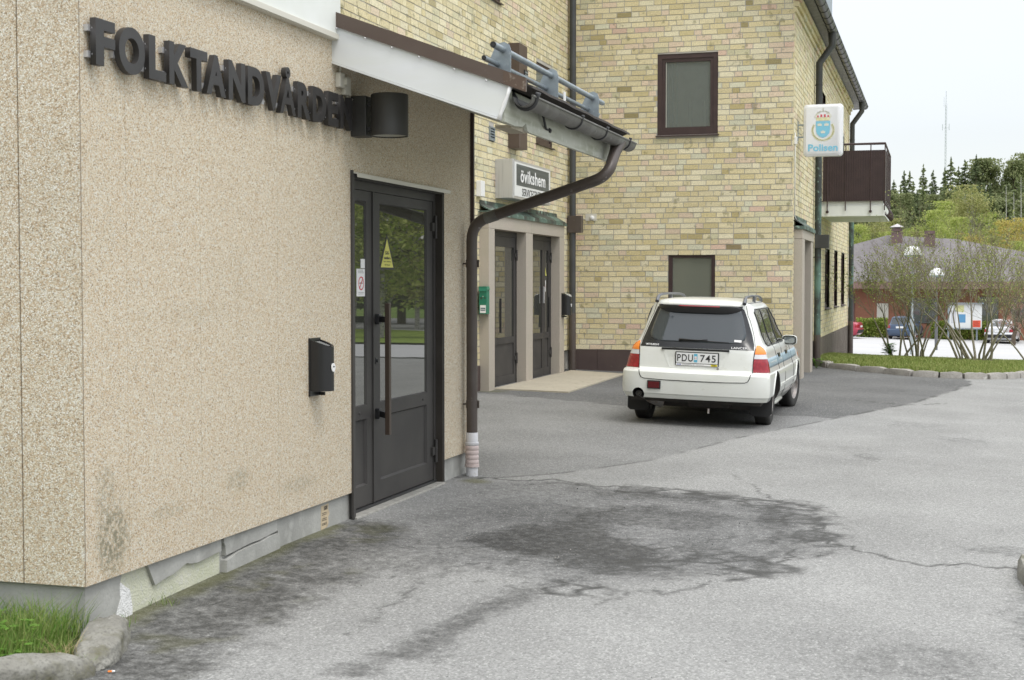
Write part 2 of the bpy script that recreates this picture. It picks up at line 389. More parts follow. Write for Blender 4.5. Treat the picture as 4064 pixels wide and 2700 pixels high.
_lat = nrg.random((256, 256))
def vnoise(x, y):
    xi = np.floor(x).astype(int); yi = np.floor(y).astype(int); fx = x-xi; fy = y-yi
    fx = fx*fx*(3-2*fx); fy = fy*fy*(3-2*fy)
    g = lambda a, b: _lat[a % 256, b % 256]
    return (g(xi, yi)*(1-fx) + g(xi+1, yi)*fx)*(1-fy) + (g(xi, yi+1)*(1-fx) + g(xi+1, yi+1)*fx)*fy
def fbm(x, y, o=5):
    s = 0; a = .5; t = 0
    for i in range(o):
        s = s + a*vnoise(x*2**i + 17.3*i, y*2**i + 5.1*i); t += a; a *= .5
    return s/t
def sm(a, b, x):
    t = np.clip((x-a)/(b-a), 0, 1); return t*t*(3-2*t)
def polydist(X, Y, pts):
    d = np.full(X.shape, 1e9)
    for (ax, ay), (bx, by) in zip(pts[:-1], pts[1:]):
        vx, vy = bx-ax, by-ay; L = vx*vx+vy*vy+1e-9
        t = np.clip(((X-ax)*vx + (Y-ay)*vy)/L, 0, 1)
        d = np.minimum(d, np.hypot(X-ax-t*vx, Y-ay-t*vy))
    return d
def inpoly(X, Y, pts):
    r = np.zeros(X.shape, bool); n = len(pts); j = n-1
    for i in range(n):
        xi, yi = pts[i]; xj, yj = pts[j]
        c = ((yi > Y) != (yj > Y)) & (X < (xj-xi)*(Y-yi)/(yj-yi+1e-12) + xi)
        r ^= c; j = i
    return r
def sdpoly(X, Y, pts):           # negative inside
    d = polydist(X, Y, pts+[pts[0]]); return np.where(inpoly(X, Y, pts), -d, d)

def grid_mesh(name, xs, ys, zf, mats):
    X, Y = np.meshgrid(xs, ys); Z = zf(X, Y)
    ny, nx = X.shape
    co = np.stack([X, Y, Z], -1).reshape(-1, 3)
    idx = np.arange(nx*ny).reshape(ny, nx)
    q = np.stack([idx[:-1, :-1], idx[:-1, 1:], idx[1:, 1:], idx[1:, :-1]], -1).reshape(-1, 4)
    me = bpy.data.meshes.new(name)
    me.vertices.add(len(co)); me.vertices.foreach_set('co', co.ravel())
    me.loops.add(q.size); me.loops.foreach_set('vertex_index', q.ravel().astype(np.int32))
    me.polygons.add(len(q)); me.polygons.foreach_set('loop_start', (np.arange(len(q))*4).astype(np.int32))
    me.polygons.foreach_set('loop_total', np.full(len(q), 4, np.int32))
    me.polygons.foreach_set('use_smooth', np.ones(len(q), bool))
    me.materials.append(mats); me.update(calc_edges=True)
    return me, X, Y

def asphalt_mat():
    m = bpy.data.materials.new('asphalt'); m.use_nodes = True
    n = m.node_tree.nodes; l = m.node_tree.links; p = n['Principled BSDF']
    t = n.new('ShaderNodeTexCoord')
    at = n.new('ShaderNodeAttribute'); at.attribute_name = 'wear'
    s = n.new('ShaderNodeSeparateColor'); l.new(at.outputs['Color'], s.inputs[0])
    pa = n.new('ShaderNodeAttribute'); pa.attribute_name = 'patch'
    def mixc(f, a, b, bt='MIX'):
        x = n.new('ShaderNodeMix'); x.data_type = 'RGBA'; x.blend_type = bt
        for so, v in ((x.inputs[0], f), (x.inputs[6], a), (x.inputs[7], b)):
            if isinstance(v, tuple): so.default_value = (*v, 1)
            elif isinstance(v, float): so.default_value = v
            else: l.new(v, so)
        return x.outputs[2]
    r = n.new('ShaderNodeValToRGB'); e = r.color_ramp.elements
    e[0].position = 0; e[0].color = (0.262, 0.263, 0.254, 1); e[1].position = 1; e[1].color = (0.105, 0.106, 0.104, 1)
    x = e.new(0.5); x.color = (0.185, 0.186, 0.182, 1)
    l.new(pa.outputs['Fac'], r.inputs[0])
    big = n.new('ShaderNodeTexNoise'); big.inputs['Scale'].default_value = 0.9; big.inputs['Detail'].default_value = 7; l.new(t.outputs['Object'], big.inputs['Vector'])
    k = n.new('ShaderNodeMapRange'); k.inputs[1].default_value = .3; k.inputs[2].default_value = .7; k.inputs[3].default_value = .86; k.inputs[4].default_value = 1.1; l.new(big.outputs[0], k.inputs[0])
    c = mixc(1.0, r.outputs[0], k.outputs[0], 'MULTIPLY')
    md = n.new('ShaderNodeTexNoise'); md.inputs['Scale'].default_value = 55; md.inputs['Detail'].default_value = 5; md.inputs['Roughness'].default_value = .75; l.new(t.outputs['Object'], md.inputs['Vector'])
    k2 = n.new('ShaderNodeMapRange'); k2.inputs[1].default_value = .3; k2.inputs[2].default_value = .7; k2.inputs[3].default_value = .80; k2.inputs[4].default_value = 1.18; l.new(md.outputs[0], k2.inputs[0])
    c = mixc(1.0, c, k2.outputs[0], 'MULTIPLY')
    # exposed stones
    v = n.new('ShaderNodeTexVoronoi'); v.inputs['Scale'].default_value = 125; l.new(t.outputs['Object'], v.inputs['Vector'])
    sv = n.new('ShaderNodeSeparateColor'); l.new(v.outputs['Color'], sv.inputs[0])
    k3 = n.new('ShaderNodeMapRange'); k3.inputs[3].default_value = .72; k3.inputs[4].default_value = 1.28; l.new(sv.outputs[0], k3.inputs[0])
    c = mixc(1.0, c, k3.outputs[0], 'MULTIPLY')
    w = n.new('ShaderNodeMapRange'); w.inputs[1].default_value = .91; w.inputs[2].default_value = .97; w.inputs[4].default_value = .55; l.new(sv.outputs[1], w.inputs[0])
    c = mixc(w.outputs[0], c, (0.52, 0.52, 0.50))
    # stains, moss, cracks
    sn = n.new('ShaderNodeTexNoise'); sn.inputs['Scale'].default_value = 16; sn.inputs['Detail'].default_value = 7; sn.inputs['Roughness'].default_value = .7; l.new(t.outputs['Object'], sn.inputs['Vector'])
    sa = n.new('ShaderNodeMath'); sa.operation = 'SUBTRACT'; sa.inputs[1].default_value = .5; l.new(sn.outputs[0], sa.inputs[0])
    sb = n.new('ShaderNodeMath'); sb.operation = 'MULTIPLY_ADD'; sb.inputs[1].default_value = 2.2; l.new(sa.outputs[0], sb.inputs[0]); l.new(s.outputs[0], sb.inputs[2])
    sc_ = n.new('ShaderNodeMapRange'); sc_.inputs[1].default_value = .12; sc_.inputs[2].default_value = 1.12; l.new(sb.outputs[0], sc_.inputs[0])
    gate = n.new('ShaderNodeMapRange'); gate.inputs[1].default_value = .02; gate.inputs[2].default_value = .25; l.new(s.outputs[0], gate.inputs[0])
    sf = n.new('ShaderNodeMath'); sf.operation = 'MULTIPLY'; l.new(sc_.outputs[0], sf.inputs[0]); l.new(gate.outputs[0], sf.inputs[1])
    c = mixc(sf.outputs[0], c, mixc(1.0, c, (0.26, 0.26, 0.258), 'MULTIPLY'))
    c = mixc(s.outputs[2], c, mixc(1.0, mixc(0.45, c, (0.12, 0.12, 0.03)), (0.8, 0.8, 0.7), 'MULTIPLY'))
    c = mixc(s.outputs[1], c, (0.045, 0.045, 0.042))
    l.new(c, p.inputs['Base Color'])
    rr = n.new('ShaderNodeMapRange'); rr.inputs[3].default_value = .88; rr.inputs[4].default_value = .62; l.new(s.outputs[0], rr.inputs[0]); l.new(rr.outputs[0], p.inputs['Roughness'])
    p.inputs['Specular IOR Level'].default_value = .3
    b = n.new('ShaderNodeBump'); b.inputs['Strength'].default_value = .7; b.inputs['Distance'].default_value = .004
    hh = n.new('ShaderNodeMath'); hh.operation = 'MULTIPLY_ADD'; hh.inputs[1].default_value = -1.4
    l.new(v.outputs['Distance'], hh.inputs[0]); l.new(md.outputs[0], hh.inputs[2])
    l.new(hh.outputs[0], b.inputs['Height']); l.new(b.outputs[0], p.inputs['Normal'])
    return m
M['asphalt'] = asphalt_mat()

def jit(pts, amp, sub, seed):
    """jagged version of a crack line"""
    q = random.Random(seed); out = []
    for (a, b) in zip(pts[:-1], pts[1:]):
        for i in range(sub):
            t = i/sub; out.append((a[0]+(b[0]-a[0])*t + (q.uniform(-amp, amp) if i or out else 0), a[1]+(b[1]-a[1])*t + (q.uniform(-amp, amp)*1.6 if i or out else 0)))
    out.append(pts[-1]); return out
CR_OUT = [(-3.39,10.51),(-3.08,10.47),(-2.88,10.64),(-2.42,10.41),(-2.18,10.66),(-1.83,10.52),(-1.44,10.42),(-1.1,10.35),(-0.95,10.26),(-0.87,10.08),(-0.79,9.72),(-0.72,9.38),(-0.68,8.96),(-0.55,8.78),(-0.31,8.56)]
CR_IN = [(-1.81,10.41),(-1.24,10.17),(-0.99,10.03),(-0.95,9.45),(-0.86,9.31),(-0.82,8.82),(-0.8,8.3),(-0.87,7.99),(-1.06,7.71),(-1.27,7.49),(-1.38,7.39)]
CR_MID = [(-3.6,8.35),(-3.24,8.04),(-2.92,7.86),(-2.74,7.76),(-2.59,7.86),(-2.4,7.87),(-2.2,7.89),(-1.92,8.01),(-1.83,8.21),(-1.68,8.27),(-1.54,8.26),(-1.39,8.56),(-1.22,8.88)]
CR3 = [(-3.2,7.74),(-2.8,7.62),(-2.52,7.64),(-2.25,7.58),(-2.0,7.49),(-1.9,7.34)]
CR4 = [(-1.58,6.69),(-1.52,6.87),(-1.43,7.07),(-1.32,7.07),(-1.19,7.26),(-1.14,7.43)]
CR5 = [(-2.5,5.78),(-2.52,6.39),(-2.53,6.89),(-2.5,7.27),(-2.37,7.39),(-2.26,7.25)]
CR6 = [(-2.74,6.79),(-2.77,7.35),(-2.75,7.5)]
CR7 = [(-0.31,8.56),(-0.05,8.35),(0.2,8.5),(0.45,8.45)]
CR8 = [(-1.6,11.6),(-1.35,11.0),(-1.2,10.6),(-1.12,10.35)]
L1 = [(-3.38,10.4),(-2.88,11.05),(-2.39,12.14),(-1.93,14.29),(-1.11,17.06),(-0.34,19.64),(0.24,22.46),(0.51,24.12),(0.44,25.39)]
SUNK = [(-3.48,10.33),(-2.91,10.56),(-2.3,10.47),(-1.7,10.47),(-1.01,10.28),(-0.85,9.99),(-0.69,9.13),(-0.76,8.39),(-0.87,7.93),(-1.16,7.54),(-1.56,7.13),(-1.87,6.94),(-2.4,7.2),(-2.9,7.5),(-3.4,7.9)]
ST_BIG = [(-2.66,8.15),(-2.60,8.69),(-2.46,8.96),(-2.30,8.93),(-2.28,9.55),(-2.10,9.50),(-1.98,8.86),(-1.80,8.31),(-1.55,8.0),(-1.5,7.75),(-2.28,7.75),(-2.44,7.9)]
ST_2 = [(-2.36,7.74),(-2.14,7.91),(-1.73,7.88),(-1.44,7.74),(-1.45,7.48),(-1.75,7.16),(-2.11,7.57)]
ST_BAND = [(-1.87,7.29),(-2.02,6.87),(-2.14,6.5),(-2.22,6.03),(-2.19,5.5),(-1.95,5.6),(-1.95,6.38),(-1.89,6.77)]
ST_TOP = [(-3.09,10.27),(-2.67,10.54),(-2.44,10.34),(-2.72,10.08)]
ST_WALL = [(-3.6,5.3),(-3.6,6.51),(-3.6,8.3),(-3.25,8.25),(-2.98,7.7),(-2.92,6.68),(-2.90,5.51),(-2.82,5.0),(-2.6,3.5),(-3.9,3.5)]

def ground_z(X, Y):
    z = zg(X, Y)
    d = sdpoly(X, Y, SUNK)
    z = z - 0.012*sm(0.05, -0.5, d) - .004*(fbm(X*1.7, Y*1.7, 3)-.5)
    return z - 0.02*sm(30, 34, Y)
def sp(*seg):
    o = []
    for a, b, st in seg:
        o += list(np.arange(a, b-1e-6, st))
    return np.array(o + [seg[-1][1]])
xs = sp((-90, -10, 8), (-10, -6.2, .4), (-6.2, -4.2, .1), (-4.2, 0.9, .022), (0.9, 3, .1), (3, 12, .6), (12, 90, 6))
ys = sp((-60, 0, 6), (0, 4, .4), (4, 11.2, .022), (11.2, 18, .06), (18, 30, .12), (30, 60, 1), (60, 140, 5))
me, X, Y = grid_mesh('asphalt', xs, ys, ground_z, M['asphalt'])
n1 = fbm(X*2.2, Y*2.2); n2 = fbm(X*7, Y*7, 4); n3 = fbm(X*0.8+40, Y*0.8)
w1 = (n1-.5)*.5; w2 = (n2-.5)*.12
patch = np.zeros_like(X)
# medium patch to the left of the seam L1, beyond the sunken ring
medium = L1 + [(-8, 26), (-8, 10.9), (-3.6, 10.4)]
sdM = sdpoly(X + w2*.3, Y + w2*.6, medium)
patch = np.maximum(patch, .42*sm(.03, -.03, sdM))
dark = [(-8, 17.9), (-5.84, 17.94), (-4.57, 17.51), (-3.7, 17.17), (-1.92, 16.91), (-1.54, 17.09), (-1.12, 17.0), (-.72, 18.4), (-0.34, 19.64), (0.24, 22.46), (0.51, 24.12), (0.44, 25.39), (-2, 29), (-8, 30)]
sdD = sdpoly(X + w2*.6, Y + w2, dark)
patch = np.maximum(patch, (.86 + (n3-.5)*.5)*sm(.05, -.05, sdD))
sdS = sdpoly(X + w1*.3, Y + w1*.6, SUNK)
patch = np.maximum(patch, (.50 + (n1-.5)*.8)*sm(.10, -.18, sdS))
patch = patch + .10*sm(.5, .7, n3)*(patch < .2)
stain = np.zeros_like(X)
for pl, amt, soft in ((ST_BIG, 1.0, .13), (ST_2, .85, .14), (ST_BAND, .85, .15), (ST_TOP, .75, .10)):
    stain = np.maximum(stain, amt*sm(soft, -soft, sdpoly(X + w1, Y + w1*2.6, pl)))
rim = np.maximum(0, 1-np.abs(sdS+.25)/.38)*(X > -2.6)
stain = np.maximum(stain, .85*rim*sm(.38, .56, fbm(X*3, Y*2.0, 4)))
stain = np.maximum(stain, .7*sm(.46, .58, fbm(X*2.6+9, Y*1.6, 5))*sm(.0, -.2, sdS)*sm(-2.9, -2.2, X))
stain = np.maximum(stain, .28*sm(-.05, -.25, sdS))
sdW = sdpoly(X + w1*.5, Y + w1, ST_WALL)
stain = np.maximum(stain, (.88+(n2-.5)*.7)*sm(.20, -.16, sdW))
stain = np.maximum(stain, .55*sm(.46, .62, fbm(X*1.5+3, Y*.9+8, 5))*sm(-1.6, -2.3, X + .18*(Y-5))*sm(8.2, 7.2, Y))
# damp smears near the right edge of the yard
for cx, cy, rx, ry, am in ((-.62, 13.3, .22, .35, .45), (.25, 15.3, .5, .4, .4), (.3, 9.0, .5, .25, .5), (.45, 7.2, .3, .6, .5), (-.1, 6.2, .35, .4, .35), (-.9, 13.9, .5, .3, .2), (-.2, 16.6, .5, .5, .25), (-2.3, 17.9, .7, .5, .3)):
    dd = np.hypot((X-cx)/rx, (Y-cy)/ry) + (n1-.5)*1.6
    stain = np.maximum(stain, am*sm(1.1, .3, dd))
moss = np.zeros_like(X)
moss = np.maximum(moss, .5*sm(.50, .64, fbm(X*5.1+5, Y*3.3+2, 5))*sm(.05, -.15, sdW)*sm(.3,.6,n2))
moss = np.maximum(moss, sm(.12, .0, polydist(X, Y, [(-3.57, 8.1), (-3.57, 5.4)]) + w2))
moss = np.maximum(moss, .9*sm(.16, .04, np.hypot(X+3.40, (Y-10.32)*.8) + w2))
moss = np.maximum(moss, .7*sm(.3, .1, np.hypot(X+5.8, Y-18.25) + w1))
crack = np.zeros_like(X)
for k_, (pl, wd) in enumerate(((CR_OUT, .020), (CR_IN, .018), (CR_MID, .018), (CR3, .014), (CR4, .012), (CR5, .012), (CR6, .010), (CR7, .018), (CR8, .012),
                       ([(-3.57,10.42),(-3.39,10.51)], .03))):
    d = polydist(X, Y, jit(pl, .035, 5, k_))
    wv = wd*.6*(.5+1.2*fbm(X*5, Y*5, 3))*(.8 if k_ in (0, 1, 7, 9) else .62)/.7
    crack = np.maximum(crack, (.85 if k_ in (0, 1, 7, 9) else .62)*sm(wv*1.35, wv*.4, d)*sm(.30, .42, fbm(X*4+3, Y*4, 3)))
    stain = np.maximum(stain, .32*sm(.06, .0, d + w2*.7)*(X > -3.3))
# seams
crack = np.maximum(crack, .55*sm(.035, .01, np.abs(sdM))*(Y < 17)*(Y > 10.4)*(X > -3.3)*sm(.36, .55, fbm(X*9, Y*3, 3)))
crack = np.maximum(crack, .7*sm(.05, .015, np.abs(sdD))*(X > -6)*(Y < 25)*sm(.36, .55, fbm(X*6, Y*3+7, 3)))
crack = np.maximum(crack, .55*sm(.04, .015, polydist(X, Y, jit([(-2.2,19.9),(-1.2,19.7),(-.4,19.3),(.1,19.9)], .04, 5, 77)))*sm(.4, .55, n1))
# alligator cracking in the ring round the sunken patch
cells = nrg.random((900, 2))*np.array([3.4, 4.2]) + np.array([-3.5, 6.6])
sel = (X > -3.0) & (X < -.45) & (Y > 6.8) & (Y < 10.8)
ringw = np.maximum(sm(.34, .10, np.abs(sdS+.05))*(X > -2.3), .9*sm(.0, -.15, sdS)*sm(8.7, 8.2, Y)*sm(-2.3, -1.9, X))
sel &= (ringw > .02)
px, py = X[sel], Y[sel]
d1 = np.full(px.shape, 9.); d2 = np.full(px.shape, 9.)
for cx, cy in cells[:330]:
    d = np.hypot(px-cx + .03*np.sin(py*31), (py-cy)*.75)
    nd2 = np.where(d < d1, d1, np.minimum(d2, d)); d1 = np.minimum(d1, d); d2 = nd2
tmp = np.zeros_like(X); tmp[sel] = sm(.026, .006, d2-d1); hal = np.zeros_like(X); hal[sel] = sm(.11, .02, d2-d1+.03*(n2[sel]-.5))
stain = np.maximum(stain, .8*hal*ringw*sm(.30, .5, n1))
crack = np.maximum(crack, .85*tmp*ringw*sm(.34, .5, n1))
at = me.color_attributes.new('wear', 'FLOAT_COLOR', 'POINT')
buf = np.stack([np.clip(stain, 0, 1), np.clip(crack, 0, 1), np.clip(moss, 0, 1), np.ones_like(X)], -1).reshape(-1)
at.data.foreach_set('color', buf.astype(np.float32))
pa = me.attributes.new('patch', 'FLOAT', 'POINT'); pa.data.foreach_set('value', np.clip(patch, 0, 1).ravel().astype(np.float32))
tag(link('asphalt_yard', me), kind='structure')

# grass-covered ground that runs out to the forest hill and the horizon
M['meadow'] = mat('meadow', (0.10, 0.16, 0.035), 0.95, spec=0.1, var=[(.3, (0.15, 0.20, 0.05), .4, .7), (3, (0.07, 0.11, 0.02), .5, .75)])
def hill(X, Y):
    z = zg(X, Y) - .35 + .13*sm(60, 95, Y)
    r = np.clip(Y-128 - .15*X, 0, 400)
    z = z + .062*r*sm(0, 40, r)
    return np.minimum(z, 16) - 0.0*X
me, _, _ = grid_mesh('ground', sp((-1500, -300, 300), (-300, 300, 15), (300, 1500, 300)), sp((-1500, -60, 240), (-60, 420, 12), (420, 2500, 260)), hill, M['meadow'])
tag(link('ground', me), kind='structure')

M['road'] = mat('road_light', (0.42, 0.42, 0.42), 0.9, spec=0.2, bump=(60, .1), var=[(.25, (0.46, 0.46, 0.46), .4, .7), (8, (0.39, 0.39, 0.39), .45, .7)])
M['lawn'] = mat('lawn_soil', (0.155, 0.22, 0.045), 0.95, spec=0.1, bump=(30, .6), var=[(1.2, (0.24, 0.30, 0.06), .4, .7), (9, (0.10, 0.15, 0.025), .45, .75)])
def sheet(name, front, back, off, m, n=24, lip=None):
    """ground sheet between two polylines [(x,y)..], draped on the terrain"""
    def res(pl, k):
        L = [0]
        for a, b in zip(pl[:-1], pl[1:]): L.append(L[-1]+math.hypot(b[0]-a[0], b[1]-a[1]))
        return [(float(np.interp(t*L[-1], L, [p[0] for p in pl])), float(np.interp(t*L[-1], L, [p[1] for p in pl]))) for t in [i/k for i in range(k+1)]]
    f = res(front, 48); b = res(back, 48); mb = MB(); vs = []
    for j in range(n+1):
        t = j/n
        for i in range(49):
            x = f[i][0]+(b[i][0]-f[i][0])*t; y = f[i][1]+(b[i][1]-f[i][1])*t
            vs.append((x, y, ZG(x, y)-0.02*float(sm(30, 34, y)) + (off(x, y, t) if callable(off) else off)))
    fs = [(j*49+i, j*49+i+1, (j+1)*49+i+1, (j+1)*49+i) for j in range(n) for i in range(48)]
    mb.add(vs, fs); o = mb.build(name, m, None, 180); return tag(o, kind='structure')
sheet('road', [(-60, 41), (-3, 39), (2.4, 37.5), (60, 44)], [(-60, 90), (-3, 91), (3, 97), (60, 112)], .03, M['road'], 30)
KERB = [(-2.12,27.4),(-1.9,26.75),(-1.38,26.2),(-0.88,25.83),(-0.43,25.42),(0.01,25.36),(0.4,25.38),(0.79,25.5),(1.08,25.8),(1.31,26.2),(1.52,26.8),(1.72,27.8),(1.95,29.2),(2.3,31.5)]
LAWN_BACK = [(-2.2,31.8),(-1.75,32.2),(-1.3,33.0),(-.95,34.2),(-.6,36.0),(1.0,36.8),(3.2,37.2)]
def lawn_off(x, y, t): return .085 + .05*math.sin(math.pi*min(1, t*1.2))
sheet('lawn', [(-2.22,27.75)]+[(a, b+.13) for a, b in KERB], LAWN_BACK, lawn_off, M['lawn'], 20)
sheet('lawn', [(9, 18), (16, 22), (40, 30)], [(7.5, 34), (20, 36), (60, 40)], .10, M['lawn'], 12)
sheet('lawn', [(12, 62), (40, 66), (90, 76)], [(10, 90), (50, 110), (120, 130)], .12, M['lawn'], 12)

# old paving slab before the service centre doors
mb = MB()
P4 = [(-5.83,18.50),(-4.78,18.56),(-4.86,22.55),(-5.83,22.8)]
vs = []
for z_ in (-.05, .018):
    for x, y in P4: vs.append((x, y, ZG(x, y)+z_))
mb.add(vs, [(0,3,2,1),(4,5,6,7),(0,1,5,4),(1,2,6,5),(2,3,7,6),(3,0,4,7)])
tag(mb.build('path', M['slab']), kind='structure')

# ------------------------------------------------------------------ the clinic (near building with pebble-dash walls)
XA = -3.571
clinic = thing('clinic_building', 'low beige pebble-dash building with grey plinth and brown door beside the yard', 'building', (XA, 5.39, 0))
CL = Matrix.Translation((XA, 5.39, 0)).inverted()
def cpart(name, mb, mats, parent=None, smooth=None):
    """part built in world coordinates, parented to the clinic"""
    o = mb.build(name, mats, None, smooth); o.parent = parent or clinic
    o.matrix_parent_inverse = CL.copy(); return o
def csub(name, mb, mats, parent, smooth=None):
    o = mb.build(name, mats, None, smooth); o.parent = parent; return o
Y0, Y1 = 5.39, 10.75            # side wall
DY0, DY1, DZ = 8.36, 10.075, 2.20   # door opening
PT = 0.172                      # top of the plinth
# side wall: three slabs of pebble panel round the door, with fine joints
w = MB()
def panel(y0, y1, z0, z1): w.box(XA-.09, XA, y0, y1, z0, z1)
jy = [5.394, 5.745, 6.425, 7.30, DY0]
for a, b in zip(jy[:-1], jy[1:]): panel(a + (.0007 if a > 5.4 else 0), b - .0007, PT, 3.1)
panel(DY0, 9.35, DZ+.012, 3.1); panel(9.353, DY1, DZ+.012, 3.1); panel(DY1, Y1, PT, 3.1)
cpart('side_wall', w, [M['pebble']])
w = MB()
w.box(XA-.10, XA-.09, 5.4, Y1-.01, PT+.002, 3.09)
cpart('joint_backing', w, [M['joint']])
# front wall (faces the camera), panels running left
w = MB()
for a, b in ((-3.883, XA-.004), (-4.75, -3.890), (-5.6, -4.757), (-6.5, -5.607)): w.box(a, b, Y0, Y0+.09, PT, 3.6)
cpart('front_wall', w, [M['pebble']])
w = MB(); w.box(-6.5, XA-.004, Y0+.0905, Y0+.10, PT+.002, 3.55); w.box(XA-.0038, XA-.001, 5.3915, 5.3935, PT, 3.0)
cpart('front_joint_backing', w, [M['joint']])
w = MB(); w.box(-6.5, -3.7, Y1-.1, Y1, PT, 2.9); cpart('end_wall', w, [M['pebble']])
w = MB(); w.box(XA+.001, XA+.028, Y1-.012, Y1+.012, .10, 2.86); w.box(XA-.02, XA+.001, Y1+.002, Y1+.012, .10, 2.86)
cpart('corner_trim', w, [M['win_frame']])
# plinth, recessed 25 mm, with cracked and spalled facing
w = MB()
XP = XA-.026
w.box(-6.5, XP-.02, Y0+.03, DY0-.002, -.5, PT); w.box(-6.5, XP-.02, DY1+.002, Y1-.02, -.5, PT); w.box(-6.5, XA-.14, DY0-.002, DY1+.002, -.5, -.01)
w.box(XP-.02, XP, 7.335, DY0-.0, -.3, PT)
w.box(XP-.02, XP, DY1+.0, Y1-.025, -.3, PT)
w.box(-6.5, XP-.001, Y0+.026, Y0+.0295, -.4, PT)
cpart('plinth', w, [M['concrete']])
def slabface(name, pts, x0, x1, m, lab=None):
    q = MB(); q.prism(pts, x0, x1, 'x'); o = cpart(name, q, [m]); 
    if lab: o['label'] = lab
    return o
def rag(a, b, n, amp, seed):
    q = random.Random(seed); return [(a[0]+(b[0]-a[0])*i/n + q.uniform(-amp, amp)*.5, a[1]+(b[1]-a[1])*i/n + q.uniform(-amp, amp)) for i in range(1, n)]
E_ = -.25
slabface('plinth_facing', [(5.42, E_), (5.62, E_), (5.66, -.02), (5.70, .05), (5.69, .10), (5.72, PT), (5.42, PT)], XP-.02, XP+.002, M['concrete'], 'grey smooth corner piece of the plinth')
slabface('plinth_patch', [(5.62, E_), (5.80, E_), (5.80, 0), (5.78, .08), (5.745, .10), (5.70, .13), (5.695, .10), (5.70, .05), (5.66, -.02)], XP-.02, XP+.004, M['concrete_white'], 'white plaster patch near the corner of the plinth')
slabface('plinth_core', [(5.70, .13), (5.745, .10), (5.80, 0), (5.80, E_), (6.66, E_), (6.67, PT-.002), (5.72, PT-.002)], XP-.022, XP-.012, M['concrete_light'], 'bare yellowish concrete core exposed along the plinth')
slabface('plinth_facing', [(5.93, PT), (5.96, .12), (6.0, .055)] + rag((6.0, .055), (6.22, .088), 4, .006, 3) + [(6.22, .088), (6.30, .105), (6.34, .095)] + rag((6.34, .095), (6.66, .095), 5, .008, 4) + [(6.66, .10), (6.655, PT)], XP-.011, XP+.006, M['concrete'], 'broken grey facing slab left of the crack')
slabface('plinth_facing', [(6.69, PT), (6.685, .14), (6.70, .12), (6.705, .07)] + rag((6.70, .065), (7.30, .095), 6, .007, 5) + [(7.318, .10), (7.318, PT)], XP-.02, XP+.007, M['concrete'], 'upper half of the split facing slab')
slabface('plinth_facing', [(6.66, E_), (7.325, E_), (7.325, .06), (7.31, .085)] + rag((7.30, .088), (6.72, .058), 6, .006, 6) + [(6.695, .045)], XP-.02, XP+.019, M['concrete'], 'lower half of the split facing slab, leaning out')
# roof and eaves
RZ = lambda x: 3.165 - .376*(x+3.59)*1.0 if x > -3.59 else 3.165 + .376*(-3.59-x)
XO = -2.42                       # outer edge of the canopy
YE = 11.08
w = MB()
w.prism([(XO-.02, RZ(XO)-.065), (-6.6, RZ(-6.6)-.065), (-6.6, RZ(-6.6)-.02), (XO+.05, RZ(XO+.05)-.02)], 8.10, YE, 'y')
cpart('roof', w, [M['roof_dark']])
w = MB()                           # felt edge, drooping a little over the gutter
for i in range(14):
    ya = 8.28+i*(YE-8.28)/14; yb = 8.28+(i+1)*(YE-8.28)/14
    za = .003*math.sin(i*2.1)-.004; zb = .003*math.sin((i+1)*2.1)-.004
    w.add([(XO-.1, ya, RZ(XO-.1)-.004), (XO+.062, ya, RZ(XO+.062)-.004+za), (XO+.062, yb, RZ(XO+.062)-.004+zb), (XO-.1, yb, RZ(XO-.1)-.004),
           (XO-.1, ya, RZ(XO-.1)-.016), (XO+.062, ya, RZ(XO+.062)-.020+za), (XO+.062, yb, RZ(XO+.062)-.020+zb), (XO-.1, yb, RZ(XO-.1)-.016)],
          [(0,1,2,3),(7,6,5,4),(1,5,6,2),(0,4,5,1),(3,2,6,7)])
cpart('felt_edge', w, [M['roof_dark']])
w = MB()
w.prism([(-3.62, 3.095), (-3.62, 3.178), (-2.335, 2.700), (-2.335, 2.628)], 8.045, 8.075, 'y', 0)
w.prism([(-3.62, 3.178), (-2.335, 2.70), (-2.335, 2.708), (-3.62, 3.186)], 8.045, 8.22, 'y', 0)
o = cpart('verge_flashing', w, [M['brown_sheet']])
w = MB(); w.prism([(-2.47, 2.676), (-2.47, 2.752), (-2.332, 2.703), (-2.332, 2.624)], 8.041, 8.0445, 'y', 0)
cpart('flashing_end', w, [M['brown_worn']])
# little screws along the verge
for t in (.04, .19, .33, .47, .65, .81): w = MB(); w.cyl((-3.6+t*1.24+.02, 8.044, 3.085-t*.46-.012), .006, -.006, 'y', 8); cpart('screw', w, [M['alu']], None, 180)
w = MB()
w.prism([(-3.572, 2.862), (-3.572, 3.094), (-2.44, 2.664), (-2.50, 2.482)], 8.062, 8.085, 'y')
cpart('verge_board', w, [M['white_sheet']])
w = MB()
w.prism([(-3.572, 2.848), (-3.572, 2.8605), (-2.50, 2.4805), (-2.50, 2.468)], 8.056, 8.40, 'y', 0)
cpart('verge_trim', w, [M['white_sheet']])
w = MB(); w.tube([(-2.432, 8.06, 2.665), (-2.447, 8.056, 2.61), (-2.468, 8.058, 2.56), (-2.49, 8.058, 2.505), (-2.50, 8.058, 2.47)], [.016, .010, .014, .011, .015], 7)
cpart('sealant', w, [M['white_plastic']], None, 180)
w = MB()
w.prism([(-3.60, 2.868), (-2.50, 2.486), (-2.50, 2.50), (-3.60, 2.882)], 8.09, YE-.03, 'y')
cpart('soffit', w, [M['soffit_paint']])
w = MB()
pts = [(8.09, 2.66), (8.09, 2.462), (8.3, 2.458), (8.47, 2.47), (8.55, 2.50), (8.58, 2.455), (8.62, 2.45), (10.98, 2.452), (10.98, 2.66)]
w.prism(pts, -2.498, -2.476, 'x')
cpart('eaves_board', w, [M['soffit_paint']])
